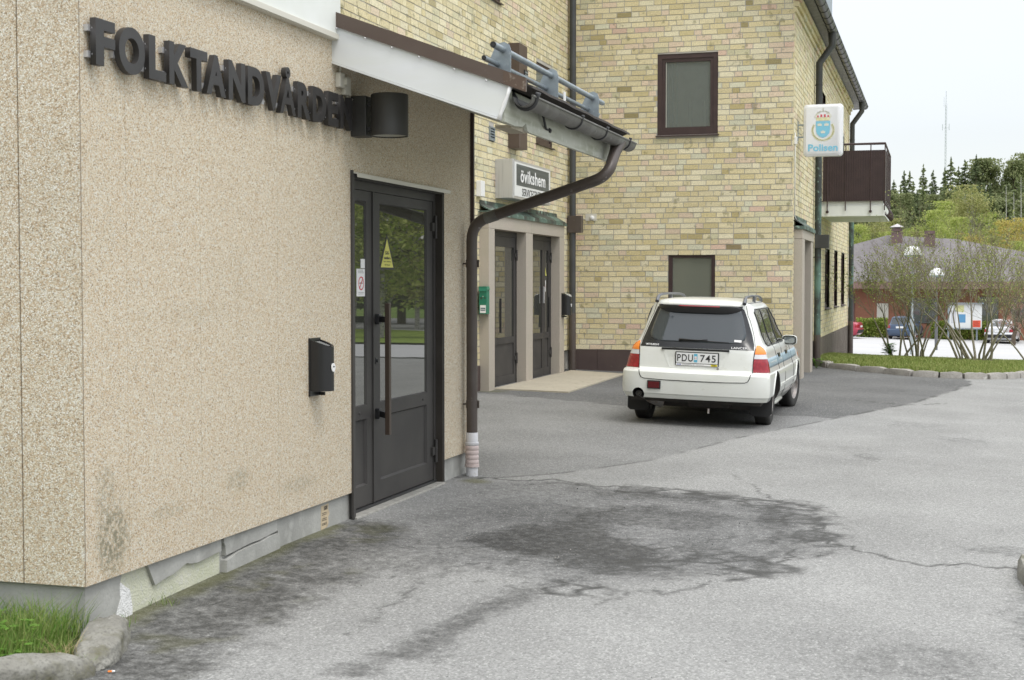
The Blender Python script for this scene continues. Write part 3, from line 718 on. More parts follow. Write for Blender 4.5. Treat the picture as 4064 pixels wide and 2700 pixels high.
w = MB(); w.prism([(8.30, 2.448), (8.62, 2.445), (8.64, 2.475), (8.55, 2.468), (8.4, 2.462), (8.30, 2.465)], -2.60, -2.50, 'x')
o = cpart('rotten_batten', w, [M['slab']])
# high white fascia left of the canopy
w = MB(); w.box(XA-.03, XA+.035, 5.30, 8.115, 3.0, 3.75, 0)
cpart('fascia', w, [M['white_board']])
w = MB(); w.box(XA+.0355, XA+.047, 5.29, 8.10, 2.988, 3.022, 0, .003); w.box(XA-.01, XA+.0355, 5.29, 8.10, 2.985, 2.998)
cpart('fascia_trim', w, [M['offwhite']])
w = MB(); w.box(-6.6, XA-.031, 5.28, 8.09, 3.6, 3.75); cpart('upper_roof', w, [M['roof_dark']])
# gutter: half-round with brackets
def half_gutter(x, z, y0, y1, r, th=.004, drop=0.0):
    g = MB(); n = 14; vs = []
    for (y, zz) in ((y0, z), (y1, z-drop)):
        for rr in (r, r-th):
            for i in range(n+1):
                a = math.pi + math.pi*i/n
                vs.append((x+rr*math.cos(a), y, zz+rr*math.sin(a)))
    k = n+1; fs = []
    for i in range(n):
        fs.append((i, i+1, 2*k+i+1, 2*k+i)); fs.append((k+i+1, k+i, 3*k+i, 3*k+i+1))
        fs.append((i+1, i, k+i, k+i+1)); fs.append((2*k+i, 2*k+i+1, 3*k+i+1, 3*k+i))
    g.add(vs, fs)
    g.tube([(x+r, y0, z+.002), (x+r, y1, z-drop+.002)], .008, 8)     # rolled bead
    return g
GX, GZ, GR = -2.392, 2.618, .062
g = half_gutter(GX, GZ, 8.18, 11.20, GR)
vs = [(GX, 11.198, GZ)] + [(GX+GR*math.cos(math.pi+math.pi*i/14), 11.198, GZ+GR*math.sin(math.pi+math.pi*i/14)) for i in range(15)]
g.add(vs, [(0, i+1, i+2) for i in range(14)])
gut = cpart('gutter', g, [M['gutter']], None, 50)
for y in (8.26, 9.40, 10.15, 10.95):
    w = MB(); w.tube([(GX-GR-.03, y, GZ+.04)]+[(GX+(GR+.004)*math.cos(a), y, GZ+(GR+.004)*math.sin(a)) for a in np.linspace(math.pi, 2*math.pi, 12)]+[(GX+GR+.012, y, GZ+.016), (GX+GR-.004, y, GZ+.02)], .0075 if y > 8.3 else .014, 7)
    csub('gutter_bracket', w, [M['dark_iron']], gut, 180)
w = MB(); w.tube([(GX-GR, 8.80, GZ-.01), (GX-.05, 8.83, GZ-.05), (GX-.06, 8.9, GZ-.085), (GX-.08, 9.0, GZ-.105), (GX-.09, 9.1, GZ-.105)], .008, 7); w.lathe((GX-.09, 9.1, GZ-.105), [(.0, -.02), (.016, -.02), (.018, .02), (0, .02)], 'y', 10)
csub('heating_cable', w, [M['black_rubber']], gut, 180)
# downpipe with swan neck
DPX, DPY = -3.50, 10.56
r_ = .0435
def arc(p0, p1, p2, n=7):
    p0, p1, p2 = Vector(p0), Vector(p1), Vector(p2)
    return [p0.lerp(p1, t).lerp(p1.lerp(p2, t), t) for t in [i/n for i in range(n+1)]]
top = Vector((GX+.005, 10.80, GZ-.03)); el = Vector((GX-.0, 10.50, 2.315)); lo = Vector((DPX, DPY, 1.975))
d1 = (lo-el).normalized()
path = [top, Vector((GX, 10.72, GZ-.10))] + arc(el+Vector((0, .08, .10)), el, el+d1*.13) + arc(lo-d1*.13, lo, lo-Vector((0, 0, .14))) + [Vector((DPX, DPY, .34))]
w = MB(); w.tube(path, [.062, .045]+[r_]*(len(path)-2), 22)
dp = cpart('downpipe', w, [M['pipe_brown']], None, 60)
w = MB(); c0 = lo-d1*.17; w.tube([c0-d1*.05, c0+d1*.05], r_+.0025, 22)
csub('pipe_joint', w, [M['gutter']], dp, 60)
for z in (1.66, .56):
    w = MB(); w.tube([(DPX, DPY, z-.03), (DPX, DPY, z+.03)], r_+.004, 22); w.box(DPX-.16, DPX-.03, DPY-.008, DPY+.008, z-.006, z+.006); w.box(DPX+r_-.002, DPX+r_+.016, DPY-.006, DPY+.006, z-.03, z+.03); w.box(DPX-.10, DPX-.075, DPY-.012, DPY+.012, z-.012, z+.012)
    csub('pipe_clip', w, [M['pipe_brown']], dp, 60)
w = MB(); w.lathe((DPX, DPY, 0), [(.046, -.1), (.046, .235), (.052, .238), (.055, .25), (.055, .262), (.050, .265)], 'z', 26)
w.lathe((DPX, DPY, 0), [(.047, .235), (.047, .335), (.044, .338), (.042, .335)], 'z', 26)
csub('drain_socket', w, [M['pvc']], dp, 50)
w = MB(); prof = [(.050, .085)]
for k in range(4): prof += [(.050, .09+k*.037), (.0535, .095+k*.037), (.0535, .118+k*.037), (.050, .122+k*.037)]
prof += [(.050, .24)]; w.lathe((DPX, DPY, 0), prof, 'z', 26); w.lathe((DPX, DPY, 0), [(.047, .066), (.057, .068), (.057, .088), (.05, .09)], 'z', 26)
csub('drain_sleeve', w, [M['pvc_pink']], dp, 50)
# snow guard on the eave
SGX = -2.56
sg = MB()
for (dx, z, r, ya) in ((0, 2.925, .0195, 8.13), (-.035, 2.838, .015, 8.06)):
    n = 14; vs = []; 
    sg.tube([(SGX+dx, ya, z), (SGX+dx, 11.0, z)], r, n, 0, caps=False)
    sg.tube([(SGX+dx, 11.0, z), (SGX+dx, ya, z)], r-.004, n, 1, caps=True)
sgo = cpart('snow_guard', sg, [M['galv'], M['ink']], None, 60)
for y in (8.33, 9.45, 10.66):
    w = MB(); zb = RZ(SGX)-.005
    prof = [(SGX-.14, zb+.06), (SGX-.10, 2.83), (SGX-.055, 2.93), (SGX-.03, 2.962), (SGX+.01, 2.972), (SGX+.04, 2.955), (SGX+.052, 2.92), (SGX+.05, zb-.02)]
    w.prism(prof, y-.004, y+.004, 'y')
    csub('rail_bracket', w, [M['galv']], sgo)
w = MB(); w.box(SGX+.11, SGX+.118, 9.36, 9.40, 2.70, 2.80, 0); csub('reflector', w, [M['white_plastic']], sgo)

# door: frame, narrow fixed leaf and wide leaf
XD_ = XA-.06
fr = MB()
fr.box(XD_-.05, XA+.012, DY0, DY0+.018, -.01, DZ, 0); fr.box(XA-.001, XA+.014, DY0-.022, DY0, .0, DZ+.02, 0)     # left cheek
fr.box(XD_-.05, XA+.006, DY1-.018, DY1, -.02, DZ, 1); fr.box(XA-.001, XA+.010, DY1, DY1+.012, -.02, DZ+.0, 0)
fr.box(XD_-.05, XA+.004, DY0+.018, DY1-.018, DZ-.03, DZ, 0)
fr.box(XD_-.045, XD_+.012, DY0+.018, DY0+.075, .03, DZ-.03, 0); fr.box(XD_-.045, XD_+.012, DY1-.062, DY1-.018, .03, DZ-.03, 0)
fr.box(XD_-.045, XD_+.012, DY0+.075, DY1-.062, DZ-.085, DZ-.03, 0)
door = cpart('entrance_door', fr, [M['door_grey'], M['door_brown']])
w = MB(); w.box(XD_-.05, XA+.03, DY0+.0, DY1, -.08, .012, 0, .006)
csub('threshold', w, [M['kerb_like']], door)
w = MB(); w.box(XD_-.03, XD_+.02, DY0+.02, DY1-.02, .0125, .03); csub('sill_bar', w, [M['dark_iron']], door)
w = MB(); w.prism([(XA+.0042, DZ+.008), (XA+.034, DZ+.004), (XA+.036, DZ-.022), (XA+.030, DZ-.022), (XA+.028, DZ-.001), (XA+.0042, DZ+.002)], DY0+.02, DY1+.09, 'y'); w.box(XA-.001, XA+.004, DY0+.02, DY1+.09, DZ+.004, DZ+.013)
csub('drip_flashing', w, [M['offwhite']], door)
def leaf(y0, y1, gy0, gy1, gz0, gz1, z0=.035, z1=DZ-.088):
    """rails and stiles round a pane, and a sunk lower panel"""
    q = MB(); x0, x1 = XD_-.035, XD_+.004
    q.box(x0, x1, y0, gy0, z0, z1, 0); q.box(x0, x1, gy1, y1, z0, z1, 0)
    q.box(x0, x1, gy0, gy1, gz1, z1, 0); q.box(x0, x1, gy0, gy1, gz0-.09, gz0, 0); q.box(x0, x1, gy0, gy1, z0, z0+.135, 0)
    pz0, pz1 = z0+.135, gz0-.09
    q.box(x0, x1-.018, gy0, gy1, pz0, pz1, 0)
    # chamfers of the sunk panel and glazing beads
    for (a0, a1, b0, b1) in ((gy0, gy1, pz0, pz1), (gy0, gy1, gz0, gz1)):
        for (p_, q_, s_) in (((a0, b0), (a1, b0), (0, 1)), ((a0, b1), (a1, b1), (0, -1)), ((a0, b0), (a0, b1), (1, 0)), ((a1, b0), (a1, b1), (-1, 0))):
            k = .012
            q.quad((x1-.001, p_[0], p_[1]), (x1-.001, q_[0], q_[1]), (x1-.0175, q_[0]+s_[0]*k, q_[1]+s_[1]*k), (x1-.0175, p_[0]+s_[0]*k, p_[1]+s_[1]*k), 0)
    return q
o = csub('narrow_leaf', leaf(DY0+.077, 8.835, 8.535, 8.730, .70, 2.045), [M['door_grey']], door)
w = MB(); w.box(XD_-.013, XD_-.006, 8.53, 8.735, .695, 2.05); csub('pane', w, [M['glass_door']], door)
o = csub('wide_leaf', leaf(8.842, 10.010, 8.965, 9.885, .70, 2.045), [M['door_grey']], door)
w = MB(); w.box(XD_-.013, XD_-.006, 8.96, 9.89, .695, 2.05); csub('pane', w, [M['glass_door']], door)
w = MB(); w.box(XD_+.004, XD_+.014, 8.825, 8.849, .035, DZ-.088); csub('cover_strip', w, [M['door_grey']], door)
w = MB(); hx = -3.50
w.box(hx-.013, hx+.020, 8.765, 8.80, .50, 1.375, 0, .004)
hd = csub('handle', w, [M['handle_brown']], door)
for z in (1.265, .628):
    w = MB(); w.box(XD_+.003, XD_+.035, 8.875, 8.92, z-.035, z+.035, 0, .006); w.prism([(XD_+.03, 8.885), (hx-.012, 8.775), (hx-.012, 8.793), (XD_+.03, 8.915)], z-.02, z+.02, 'z')
    csub('handle_arm', w, [M['dark_iron']], door)
for z in (1.925, .25):
    w = MB(); w.cyl((XD_+.024, 10.026, z-.085), .012, .17, 'z', 12); w.box(XD_+.004, XD_+.022, 9.965, 10.02, z-.03, z+.03)
    csub('hinge', w, [M['door_grey']], door, 50)
for z in (1.80, .23):
    w = MB(); w.cyl((XD_+.02, DY0+.07, z-.07), .010, .14, 'z', 10)
    csub('narrow_hinge', w, [M['door_grey']], door, 50)
w = MB(); w.lathe((XD_+.004, 8.885, 0.985), [(.022, 0), (.022, .008), (.012, .010), (.012, .02), (0, .02)], 'x', 18)
csub('lock', w, [M['dark_iron']], door, 50)
for y, z in ((8.60, .655), (9.80, .655)):
    w = MB(); w.lathe((XD_+.004, y, z), [(.012, 0), (.009, .006), (0, .007)], 'x', 10); csub('bolt_cap', w, [M['door_grey']], door, 50)

# ------------------------------------------------------------------ yellow brick building
XB, YC, XD = -5.924, 23.291, -2.271
BH = .0875                       # course height
brick = thing('brick_building', 'yellow brick building with brown windows, balcony and dark gutters behind the white car', 'building', (XB, YC, 0))
BI = Matrix.Translation((XB, YC, 0)).inverted()
def bpart(name, mb, mats, parent=None, smooth=None):
    o = mb.build(name, mats, None, smooth); o.parent = brick; o.matrix_parent_inverse = BI.copy(); return o
bsub = csub
CREAM = [((.76, .67, .41), 32), ((.72, .62, .35), 24), ((.79, .72, .49), 22), ((.66, .56, .29), 9), ((.64, .60, .38), 6), ((.75, .60, .43), 11), ((.70, .68, .49), 6), ((.52, .43, .20), 3), ((.72, .52, .39), 1.5), ((.38, .32, .15), .8), ((.34, .27, .14), .2)]
_cw = [c[1] for c in CREAM]
def bricks(u0, u1, z0, z1, P, openings, seed, zmax=None, cream=0.0):
    """real bricks, two stretchers and a header, laid on the wall P(u, z, depth)"""
    q = random.Random(seed); mb = MB()
    st, hd, j = .2365, .113, .013
    rows = int(round((z1-z0)/BH))
    for r in range(rows):
        za = z0 + r*BH + j*.5; zb = za + BH - j
        u = u0 - q.choice([0, .08, .17, .25, .33, .42, .5]); k = q.randint(0, 2)
        clump = q.random()
        while u < u1:
            L = hd if k % 3 == 2 else st
            if q.random() < .06: L = st if L == hd else hd
            a, b = u, u+L; u = b+j; k += 1
            a, b = max(a, u0), min(b, u1)
            if b-a < .02: continue
            if zmax and zb > zmax((a+b)/2): continue
            segs = [(a, b)]
            for (oa, ob, oz0, oz1) in openings:
                if za < oz1-.02 and zb > oz0+.02:
                    ns = []
                    for (s0, s1) in segs:
                        if s1 <= oa or s0 >= ob: ns.append((s0, s1))
                        else:
                            if s0 < oa-.015: ns.append((s0, oa))
                            if s1 > ob+.015: ns.append((ob, s1))
                    segs = ns
            for (s0, s1) in segs:
                c = q.choices(CREAM, _cw)[0][0]
                v = q.uniform(.90, 1.04); g_ = sum(c)/3; c = tuple(min(.85, ((x*.90+g_*.10)*(1-cream)+cream*y)*v) for x, y in zip(c, (.70, .63, .43)))
                d = q.uniform(-.0015, .0035); e = [q.uniform(-.0022, .0022) for _ in range(8)]
                tl = q.uniform(-.002, .002)
                f = [P(s0+e[0], za+e[1]-tl, d), P(s1+e[2], za+e[3]+tl, d), P(s1+e[4], zb+e[5]+tl, d), P(s0+e[6], zb+e[7]-tl, d)]
                g = [P(s0, za, -.010), P(s1, za, -.010), P(s1, zb, -.010), P(s0, zb, -.010)]
                mb.add(f+g, [(0,1,2,3),(4,5,1,0),(5,6,2,1),(6,7,3,2),(7,4,0,3)], 0, c)
    # mortar bed, cut round the openings
    us = sorted(set([u0, u1]+[v for o in openings for v in o[:2] if u0 < v < u1]))
    zs = sorted(set([z0, z1]+[v for o in openings for v in o[2:] if z0 < v < z1]))
    for a, b in zip(us[:-1], us[1:]):
        for c_, d_ in zip(zs[:-1], zs[1:]):
            cu, cz = (a+b)/2, (c_+d_)/2
            if any(o[0] < cu < o[1] and o[2] < cz < o[3] for o in openings): continue
            if zmax and c_ > min(zmax(a), zmax(b)): continue
            mb.quad(P(a, c_, -.006), P(b, c_, -.006), P(b, d_, -.006), P(a, d_, -.006), 1)
    return mb
Pg = lambda u, z, d: (u, YC-d, z)
Pb = lambda u, z, d: (XB+d, u, z)
Pd = lambda u, z, d: (XD+d, u, z)
ZB0 = .40
# openings (u0, u1, z0, z1)
G_UP = (-4.494, -3.491, 3.952, 5.280); G_LOW = (-4.300, -3.523, ZB0, 2.0)
opg = [G_UP, (-4.300, -3.523, .85, 2.0)]
gable_top = lambda u: 6.10 + .62*(XD-u)
bpart('gable_wall', bricks(XB, XD-.0, ZB0, 9.0, Pg, opg, 3, gable_top), [M['brick'], M['mortar']])
W1 = (17.60, 19.158, 5.42, 7.0); W2 = (21.0, 21.95, 3.66, 4.90); ENT = (18.2, 22.2, ZB0, 2.50)
bpart('inner_wall', bricks(8.0, YC-.004, ZB0, 8.6, Pb, [W1, W2, ENT, (18.62, 18.86, 3.46, 3.67)], 5, None, .25), [M['brick'], M['mortar']])
WD = [(30.03, 31.38, 1.0, 2.245), (32.66, 33.84, 1.0, 2.26), (35.03, 36.38, 1.0, 2.26), (27.75, 28.75, .80, 2.2), (28.9, 29.9, 4.75, 5.35), (34.6, 35.9, 3.9, 5.1), (30.4, 31.3, 3.12, 5.1)]
bpart('street_wall', bricks(YC+.004, 37.9, ZB0+.03, 6.1, Pd, WD+[(23.45, 25.6, ZB0, 2.45)], 9, None, .3), [M['brick'], M['mortar']])
w = MB(); w.box(XB-.9, XB-.10, 8.0, 37.8, -.6, 8.5); w.box(XB-.3, XD-.16, YC+.30, 37.8, -.9, 6.0); w.box(XB-.3, XD-.02, 37.75, 37.88, -.9, 6.1)
bpart('wall_core', w, [M['mortar']])
# brick cornice under the street eave
w = MB(); q = random.Random(4)
for i, (z, d) in enumerate(((5.86, .03), (5.95, .065), (6.035, .10))):
    y = YC+.0
    while y < 37.9:
        L = min(.235, 37.9-y); c = q.choices(CREAM, _cw)[0][0]; c = tuple(x*.9 for x in c)
        m_ = MB(); w.add([(XD-.02, y, z), (XD+d, y, z), (XD+d, y+L, z), (XD-.02, y+L, z), (XD-.02, y, z+.078), (XD+d, y, z+.078), (XD+d, y+L, z+.078), (XD-.02, y+L, z+.078)],
              [(0,3,2,1),(4,5,6,7),(0,1,5,4),(1,2,6,5),(2,3,7,6),(3,0,4,7)], 0, c); y += .25
bpart('cornice', w, [M['brick']])
# dark base courses
w = MB()
for a, b in ((XB, -5.50), (-5.495, -4.36), (-4.355, -3.3), (-3.295, XD-.0)): w.box(a, b, YC-.012, YC+.1, -.15, ZB0-.002)
bpart('base_panel', w, [M['base_brown']])
w = MB(); w.box(XB-.1, XB+.012, 10.0, 18.2, -.3, ZB0-.002); bpart('base_panel', w, [M['base_brown']])
w = MB()
y = 25.62
while y < 37.88:                    # corrugated base sheet
    w.box(XD-.1, XD+.012, y, y+.045, -.9, ZB0+.028); w.box(XD-.1, XD+.002, y+.045, y+.09, -.9, ZB0+.028); y += .09
bpart('base_sheet', w, [M['base_grey']])

def window(P, rect, frame_m, pane_m, fr=.055, sash=.05, rec=.03, sill=True, mull=None, name='window', pane_off=.0):
    a, b, z0, z1 = rect
    w = MB()
    def bar(u0, u1, v0, v1, d0, d1, bv=None):
        c = [P(u0, v0, d0), P(u1, v0, d0), P(u1, v1, d0), P(u0, v1, d0), P(u0, v0, d1), P(u1, v0, d1), P(u1, v1, d1), P(u0, v1, d1)]
        w.add(c, [(0,3,2,1),(4,5,6,7),(0,1,5,4),(1,2,6,5),(2,3,7,6),(3,0,4,7)])
    for (k, t, d0, d1) in ((0, fr, -.12, -rec+.012), (fr, sash, -.11, -rec-.004)):
        A, B, Z0, Z1 = a+k, b-k, z0+k, z1-k
        bar(A, A+t, Z0, Z1, d0, d1); bar(B-t, B, Z0, Z1, d0, d1); bar(A+t, B-t, Z1-t, Z1, d0, d1); bar(A+t, B-t, Z0, Z0+t, d0, d1)
    if mull:
        for m_ in mull: bar(m_-.03, m_+.03, z0+fr, z1-fr, -.11, -rec-.002)
    o = bpart(name, w, [frame_m])
    k = fr+sash
    w = MB(); c = [P(a+k-.002, z0+k-.002, -rec-.03-pane_off), P(b-k+.002, z0+k-.002, -rec-.03-pane_off), P(b-k+.002, z1-k+.002, -rec-.03-pane_off), P(a+k-.002, z1-k+.002, -rec-.03-pane_off)]
    w.quad(*c); c2 = [P(a+k-.002, z0+k-.002, -rec-.036-pane_off), P(b-k+.002, z0+k-.002, -rec-.036-pane_off), P(b-k+.002, z1-k+.002, -rec-.036-pane_off), P(a+k-.002, z1-k+.002, -rec-.036-pane_off)]
    bsub('pane', w, [pane_m], o)
    if rect is not G_UP and rect[0] != -4.3:
        w = MB(); c2 = [P(a+.01, z0+.01, -.105), P(b-.01, z0+.01, -.105), P(b-.01, z1-.01, -.105), P(a+.01, z1-.01, -.105)]; w.quad(*c2); bsub('blind', w, [M['curtain']], o)
    if sill:
        w = MB(); c = [P(a-.02, z0-.028, .045), P(b+.02, z0-.028, .045), P(b+.02, z0-.012, .045), P(a-.02, z0-.012, .045), P(a-.02, z0-.01, -.1), P(b+.02, z0-.01, -.1), P(b+.02, z0+.012, -.1), P(a-.02, z0+.012, -.1)]
        w.add(c, [(0,1,2,3),(5,4,7,6),(1,5,6,2),(4,0,3,7),(3,2,6,7),(4,5,1,0)]); bsub('sill', w, [frame_m], o)
    return o
o = window(Pg, G_UP, M['win_frame'], M['glass_win'], .075, .055)
o['label'] = 'upper gable window with brown frame'
w = MB(); w.box(-4.359, -4.350, YC+.050, YC+.056, 4.06, 5.15); w.box(-4.359, -3.62, YC+.050, YC+.056, 4.056, 4.063); bsub('spacer', w, [M['offwhite']], o)
w = MB(); N_ = 14
for i in range(N_):
    x0 = -4.42+.22*i/N_; x1 = -4.42+.22*(i+1)/N_; w.quad((x0, YC+.30+.02*math.sin(i*1.3), 3.9), (x1, YC+.30+.02*math.sin((i+1)*1.3), 3.9), (x1, YC+.30+.02*math.sin((i+1)*1.3), 5.3), (x0, YC+.30+.02*math.sin(i*1.3), 5.3))
bsub('curtain', w, [M['curtain']], o)
w = MB()
for x in (-3.98, -3.74): w.cyl((x, YC+.22, 4.10), .018, .42, 'z', 10)
w.box(-4.0, -3.72, YC+.20, YC+.24, 4.02, 4.10)
bsub('candle_holder', w, [M['offwhite']], o)
w = MB(); X0_, X1_, ZA, ZB_ = -4.6, -3.4, 3.85, 5.45
w.quad((X0_, YC+.9, ZA), (X1_, YC+.9, ZA), (X1_, YC+.9, ZB_), (X0_, YC+.9, ZB_)); w.quad((X0_, YC+.11, ZA), (X0_, YC+.9, ZA), (X0_, YC+.9, ZB_), (X0_, YC+.11, ZB_)); w.quad((X1_, YC+.11, ZA), (X1_, YC+.9, ZA), (X1_, YC+.9, ZB_), (X1_, YC+.11, ZB_)); w.quad((X0_, YC+.11, ZA), (X1_, YC+.11, ZA), (X1_, YC+.9, ZA), (X0_, YC+.9, ZA)); w.quad((X0_, YC+.11, ZB_), (X1_, YC+.11, ZB_), (X1_, YC+.9, ZB_), (X0_, YC+.9, ZB_))
bsub('room', w, [M['room']], o)
window(Pg, (-4.300, -3.523, .85, 2.0), M['win_frame'], M['glass_low'], .035, .03)['label'] = 'lower gable window behind the car roof'
ow = [x_ for x_ in brick.children if x_.get('label') == 'lower gable window behind the car roof'][0]
w = MB(); w.quad((-4.25, YC+.14, .9), (-3.92, YC+.14, .9), (-3.92, YC+.14, 2.0), (-4.25, YC+.14, 2.0)); w.quad((-3.92, YC+.15, .9), (-3.55, YC+.15, .9), (-3.55, YC+.15, 1.80), (-3.92, YC+.15, 1.80)); w.quad((-4.4, YC+.5, .8), (-3.4, YC+.5, .8), (-3.4, YC+.5, 2.1), (-4.4, YC+.5, 2.1))
bsub('blind', w, [M['blind']], ow)
window(Pb, W1, M['win_frame'], M['glass_win'], .07, .055)
window(Pb, W2, M['win_frame'], M['glass_win'], .06, .045)
for k, r_ in enumerate(WD):
    window(Pd, r_, M['win_frame'], M['glass_win'], .06, .05, .06, k != 6, [(r_[0]+r_[1])/2] if k < 3 else None)
# vents and duct on the inner wall
def louvre(name, y0, y1, z0, z1, m, X=XB, d=.02):
    w = MB(); w.box(X-.01, X+d, y0, y0+.02, z0, z1); w.box(X-.01, X+d, y1-.02, y1, z0, z1); w.box(X-.01, X+d, y0+.02, y1-.02, z1-.02, z1); w.box(X-.01, X+d, y0+.02, y1-.02, z0, z0+.02)
    n = 4; h = (z1-z0-.04)/n
    for i in range(n):
        za = z0+.02+i*h
        w.add([(X+d-.002, y0+.02, za), (X+d-.002, y1-.02, za), (X-.005, y1-.02, za+h*.8), (X-.005, y0+.02, za+h*.8), (X+d-.002, y0+.02, za+.008), (X+d-.002, y1-.02, za+.008), (X-.005, y1-.02, za+h*.8+.008), (X-.005, y0+.02, za+h*.8+.008)], [(0,1,2,3),(4,7,6,5),(0,4,5,1)])
    w.quad((X-.008, y0, z0), (X-.008, y1, z0), (X-.008, y1, z1), (X-.008, y0, z1), 1)
    return bpart(name, w, [m, M['ink']])
louvre('wall_vent', 18.62, 18.85, 3.47, 3.66, M['galv'])
w = MB(); w.box(XB-.02, XB+.17, 19.52, 19.93, 3.44, 4.93, 0, .008)
o = bpart('duct', w, [M['brown_sheet']]); 
w = MB(); w.box(XB+.1705, XB+.185, 19.75, 19.92, 4.40, 4.58); 
for i in range(4): w.box(XB+.185, XB+.189, 19.765, 19.905, 4.415+i*.04, 4.435+i*.04, 1)
bsub('duct_grille', w, [M['dark_iron'], M['galv']], o)

# entrance with stone surround (service centre)
XS = XB+.135
w = MB()
for a, b in ((18.2, 18.46), (20.0, 20.35), (21.92, 22.2)):
    w.box(XB-.08, XS, a, b, -.1, 2.248, 0, .006)
w.box(XB-.08, XS, 18.2, 20.28, 2.250, 2.468, 0, .006); w.box(XB-.08, XS, 20.284, 22.2, 2.250, 2.468, 0, .006)
ent = bpart('stone_surround', w, [M['stone']])
w = MB()
w.box(XB-.02, XS+.03, 18.14, 22.26, 2.470, 2.482); w.box(XS+.022, XS+.03, 18.14, 22.26, 2.43, 2.470); w.prism([(XB-.01, 2.56), (XS+.02, 2.483), (XS+.02, 2.49), (XB+.012, 2.575), (XB+.012, 2.63), (XB-.01, 2.63)], 18.2, 22.2, 'y')
bsub('copper_cap', w, [M['copper']], ent)
def entrance(y0, y1, narrow_left, lab):
    XF = XB-.02; w = MB(); T = 2.246
    w.box(XF-.05, XF+.01, y0, y0+.05, .03, T); w.box(XF-.05, XF+.01, y1-.05, y1, .03, T); w.box(XF-.05, XF+.01, y0+.05, y1-.05, T-.07, T)
    o = bpart('entrance_door', w, [M['door_grey']]); o['label'] = lab
    ym = y0+.42 if narrow_left else y1-.42
    for (a, b) in ((y0+.052, ym-.003), (ym+.003, y1-.052)):
        q = MB(); x0, x1 = XF-.03, XF+.004; st = .085; gz0, gz1 = .74, 2.03; z0 = .05; z1 = T-.072
        q.box(x0, x1, a, a+st, z0, z1); q.box(x0, x1, b-st, b, z0, z1)
        q.box(x0, x1, a+st, b-st, gz1, z1); q.box(x0, x1, a+st, b-st, gz0-.09, gz0); q.box(x0, x1, a+st, b-st, z0, z0+.14); q.box(x0, x1-.016, a+st, b-st, z0+.14, gz0-.09)
        csub('door_leaf', q, [M['door_grey']], o)
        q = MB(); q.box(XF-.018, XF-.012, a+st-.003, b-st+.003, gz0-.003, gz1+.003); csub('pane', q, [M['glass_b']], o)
    q = MB(); hy = ym+.17 if narrow_left else ym-.17
    hy = ym+.14 if narrow_left else ym+.10
    q.box(XF+.05, XF+.075, hy-.02, hy+.02, .82, 1.30, 0, .004); csub('handle', q, [M['ink']], o)
    q = MB(); q.box(XF+.004, XF+.03, ym-.05, ym-.02, 1.20, 1.46, 0, .006); csub('lock_plate', q, [M['alu']], o)
    hyg = y1-.05
    for z in (.42, 1.92):
        q = MB(); q.cyl((XF+.025, hyg, z-.08), .013, .16, 'z', 10); q.box(XF+.004, XF+.02, hyg-.06, hyg, z-.03, z+.03); csub('hinge', q, [M['door_grey']], o)
    q = MB(); q.box(XF-.05, XF+.10, y0, y1, -.05, .045, 0, .004); csub('threshold', q, [M['slab']], o)
    return o
entrance(18.46, 20.0, True, 'left door of the double entrance, beside the green mailbox')
entrance(20.35, 21.92, False, 'right door of the double entrance, with the yellow triangle')
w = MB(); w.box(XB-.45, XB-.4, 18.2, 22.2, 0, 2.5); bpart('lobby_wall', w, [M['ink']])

# stone porch on the street side
XQ = XD+.14
w = MB()
w.box(XD-.3, XQ, 23.46, 23.86, -.2, 2.235, 0, .006); w.box(XD-.06, XQ-.01, 25.20, 25.6, -.2, 2.235, 0, .006)
w.box(XD-.3, XQ+.0, 23.455, 25.62, 2.237, 2.43, 0, .006)
o = bpart('stone_porch', w, [M['stone']])
w = MB(); w.box(XD-.02, XQ+.03, 23.43, 25.66, 2.432, 2.445); w.box(XQ+.022, XQ+.03, 23.43, 25.66, 2.39, 2.432); w.box(XD-.01, XQ+.03, 23.425, 23.43, 2.39, 2.445); w.prism([(XD-.01, 2.55), (XQ+.02, 2.446), (XQ+.02, 2.456), (XD+.012, 2.56), (XD+.012, 2.62), (XD-.01, 2.62)], 23.45, 25.62, 'y')
bsub('copper_cap', w, [M['copper']], o)
w = MB(); w.box(XD-.09, XD-.03, 23.9, 25.16, .0, 2.2); o2 = bpart('porch_door', w, [M['door_grey']])
w = MB(); w.box(XD-.025, XD-.018, 24.2, 24.95, .7, 2.0); bsub('pane', w, [M['glass_b']], o2)

# downpipes
def pipe(name, pts, r, m, lab=None, sm_=60):
    w = MB(); w.tube(pts, r, 18); o = bpart(name, w, [m], None, sm_)
    if lab: o['label'] = lab
    return o
px, py = -5.84, 22.93
o = pipe('downpipe', [(px, py, 8.6), (px, py, 1.02)], .056, M['pipe_dark'], 'dark downpipe in the inner corner')
w = MB(); w.tube([(px, py, 1.02), (px, py, .02)], .060, 18); bsub('pipe_foot', w, [M['pipe_brown']], o, 60)
w = MB(); w.box(px-.07, px+.165, py-.075, py+.08, 2.35, 2.63, 0, .006); w.box(px-.26, px-.07, py-.02, py+.02, 2.57, 2.63); bsub('leaf_trap', w, [M['pipe_brown']], o)
for z in (5.05,):
    w = MB(); w.tube([(px, py, z-.02), (px, py, z+.02)], .060, 18); w.box(px-.08, px-.05, py-.01, py+.01, z-.01, z+.01); bsub('pipe_clip', w, [M['pipe_dark']], o, 60)
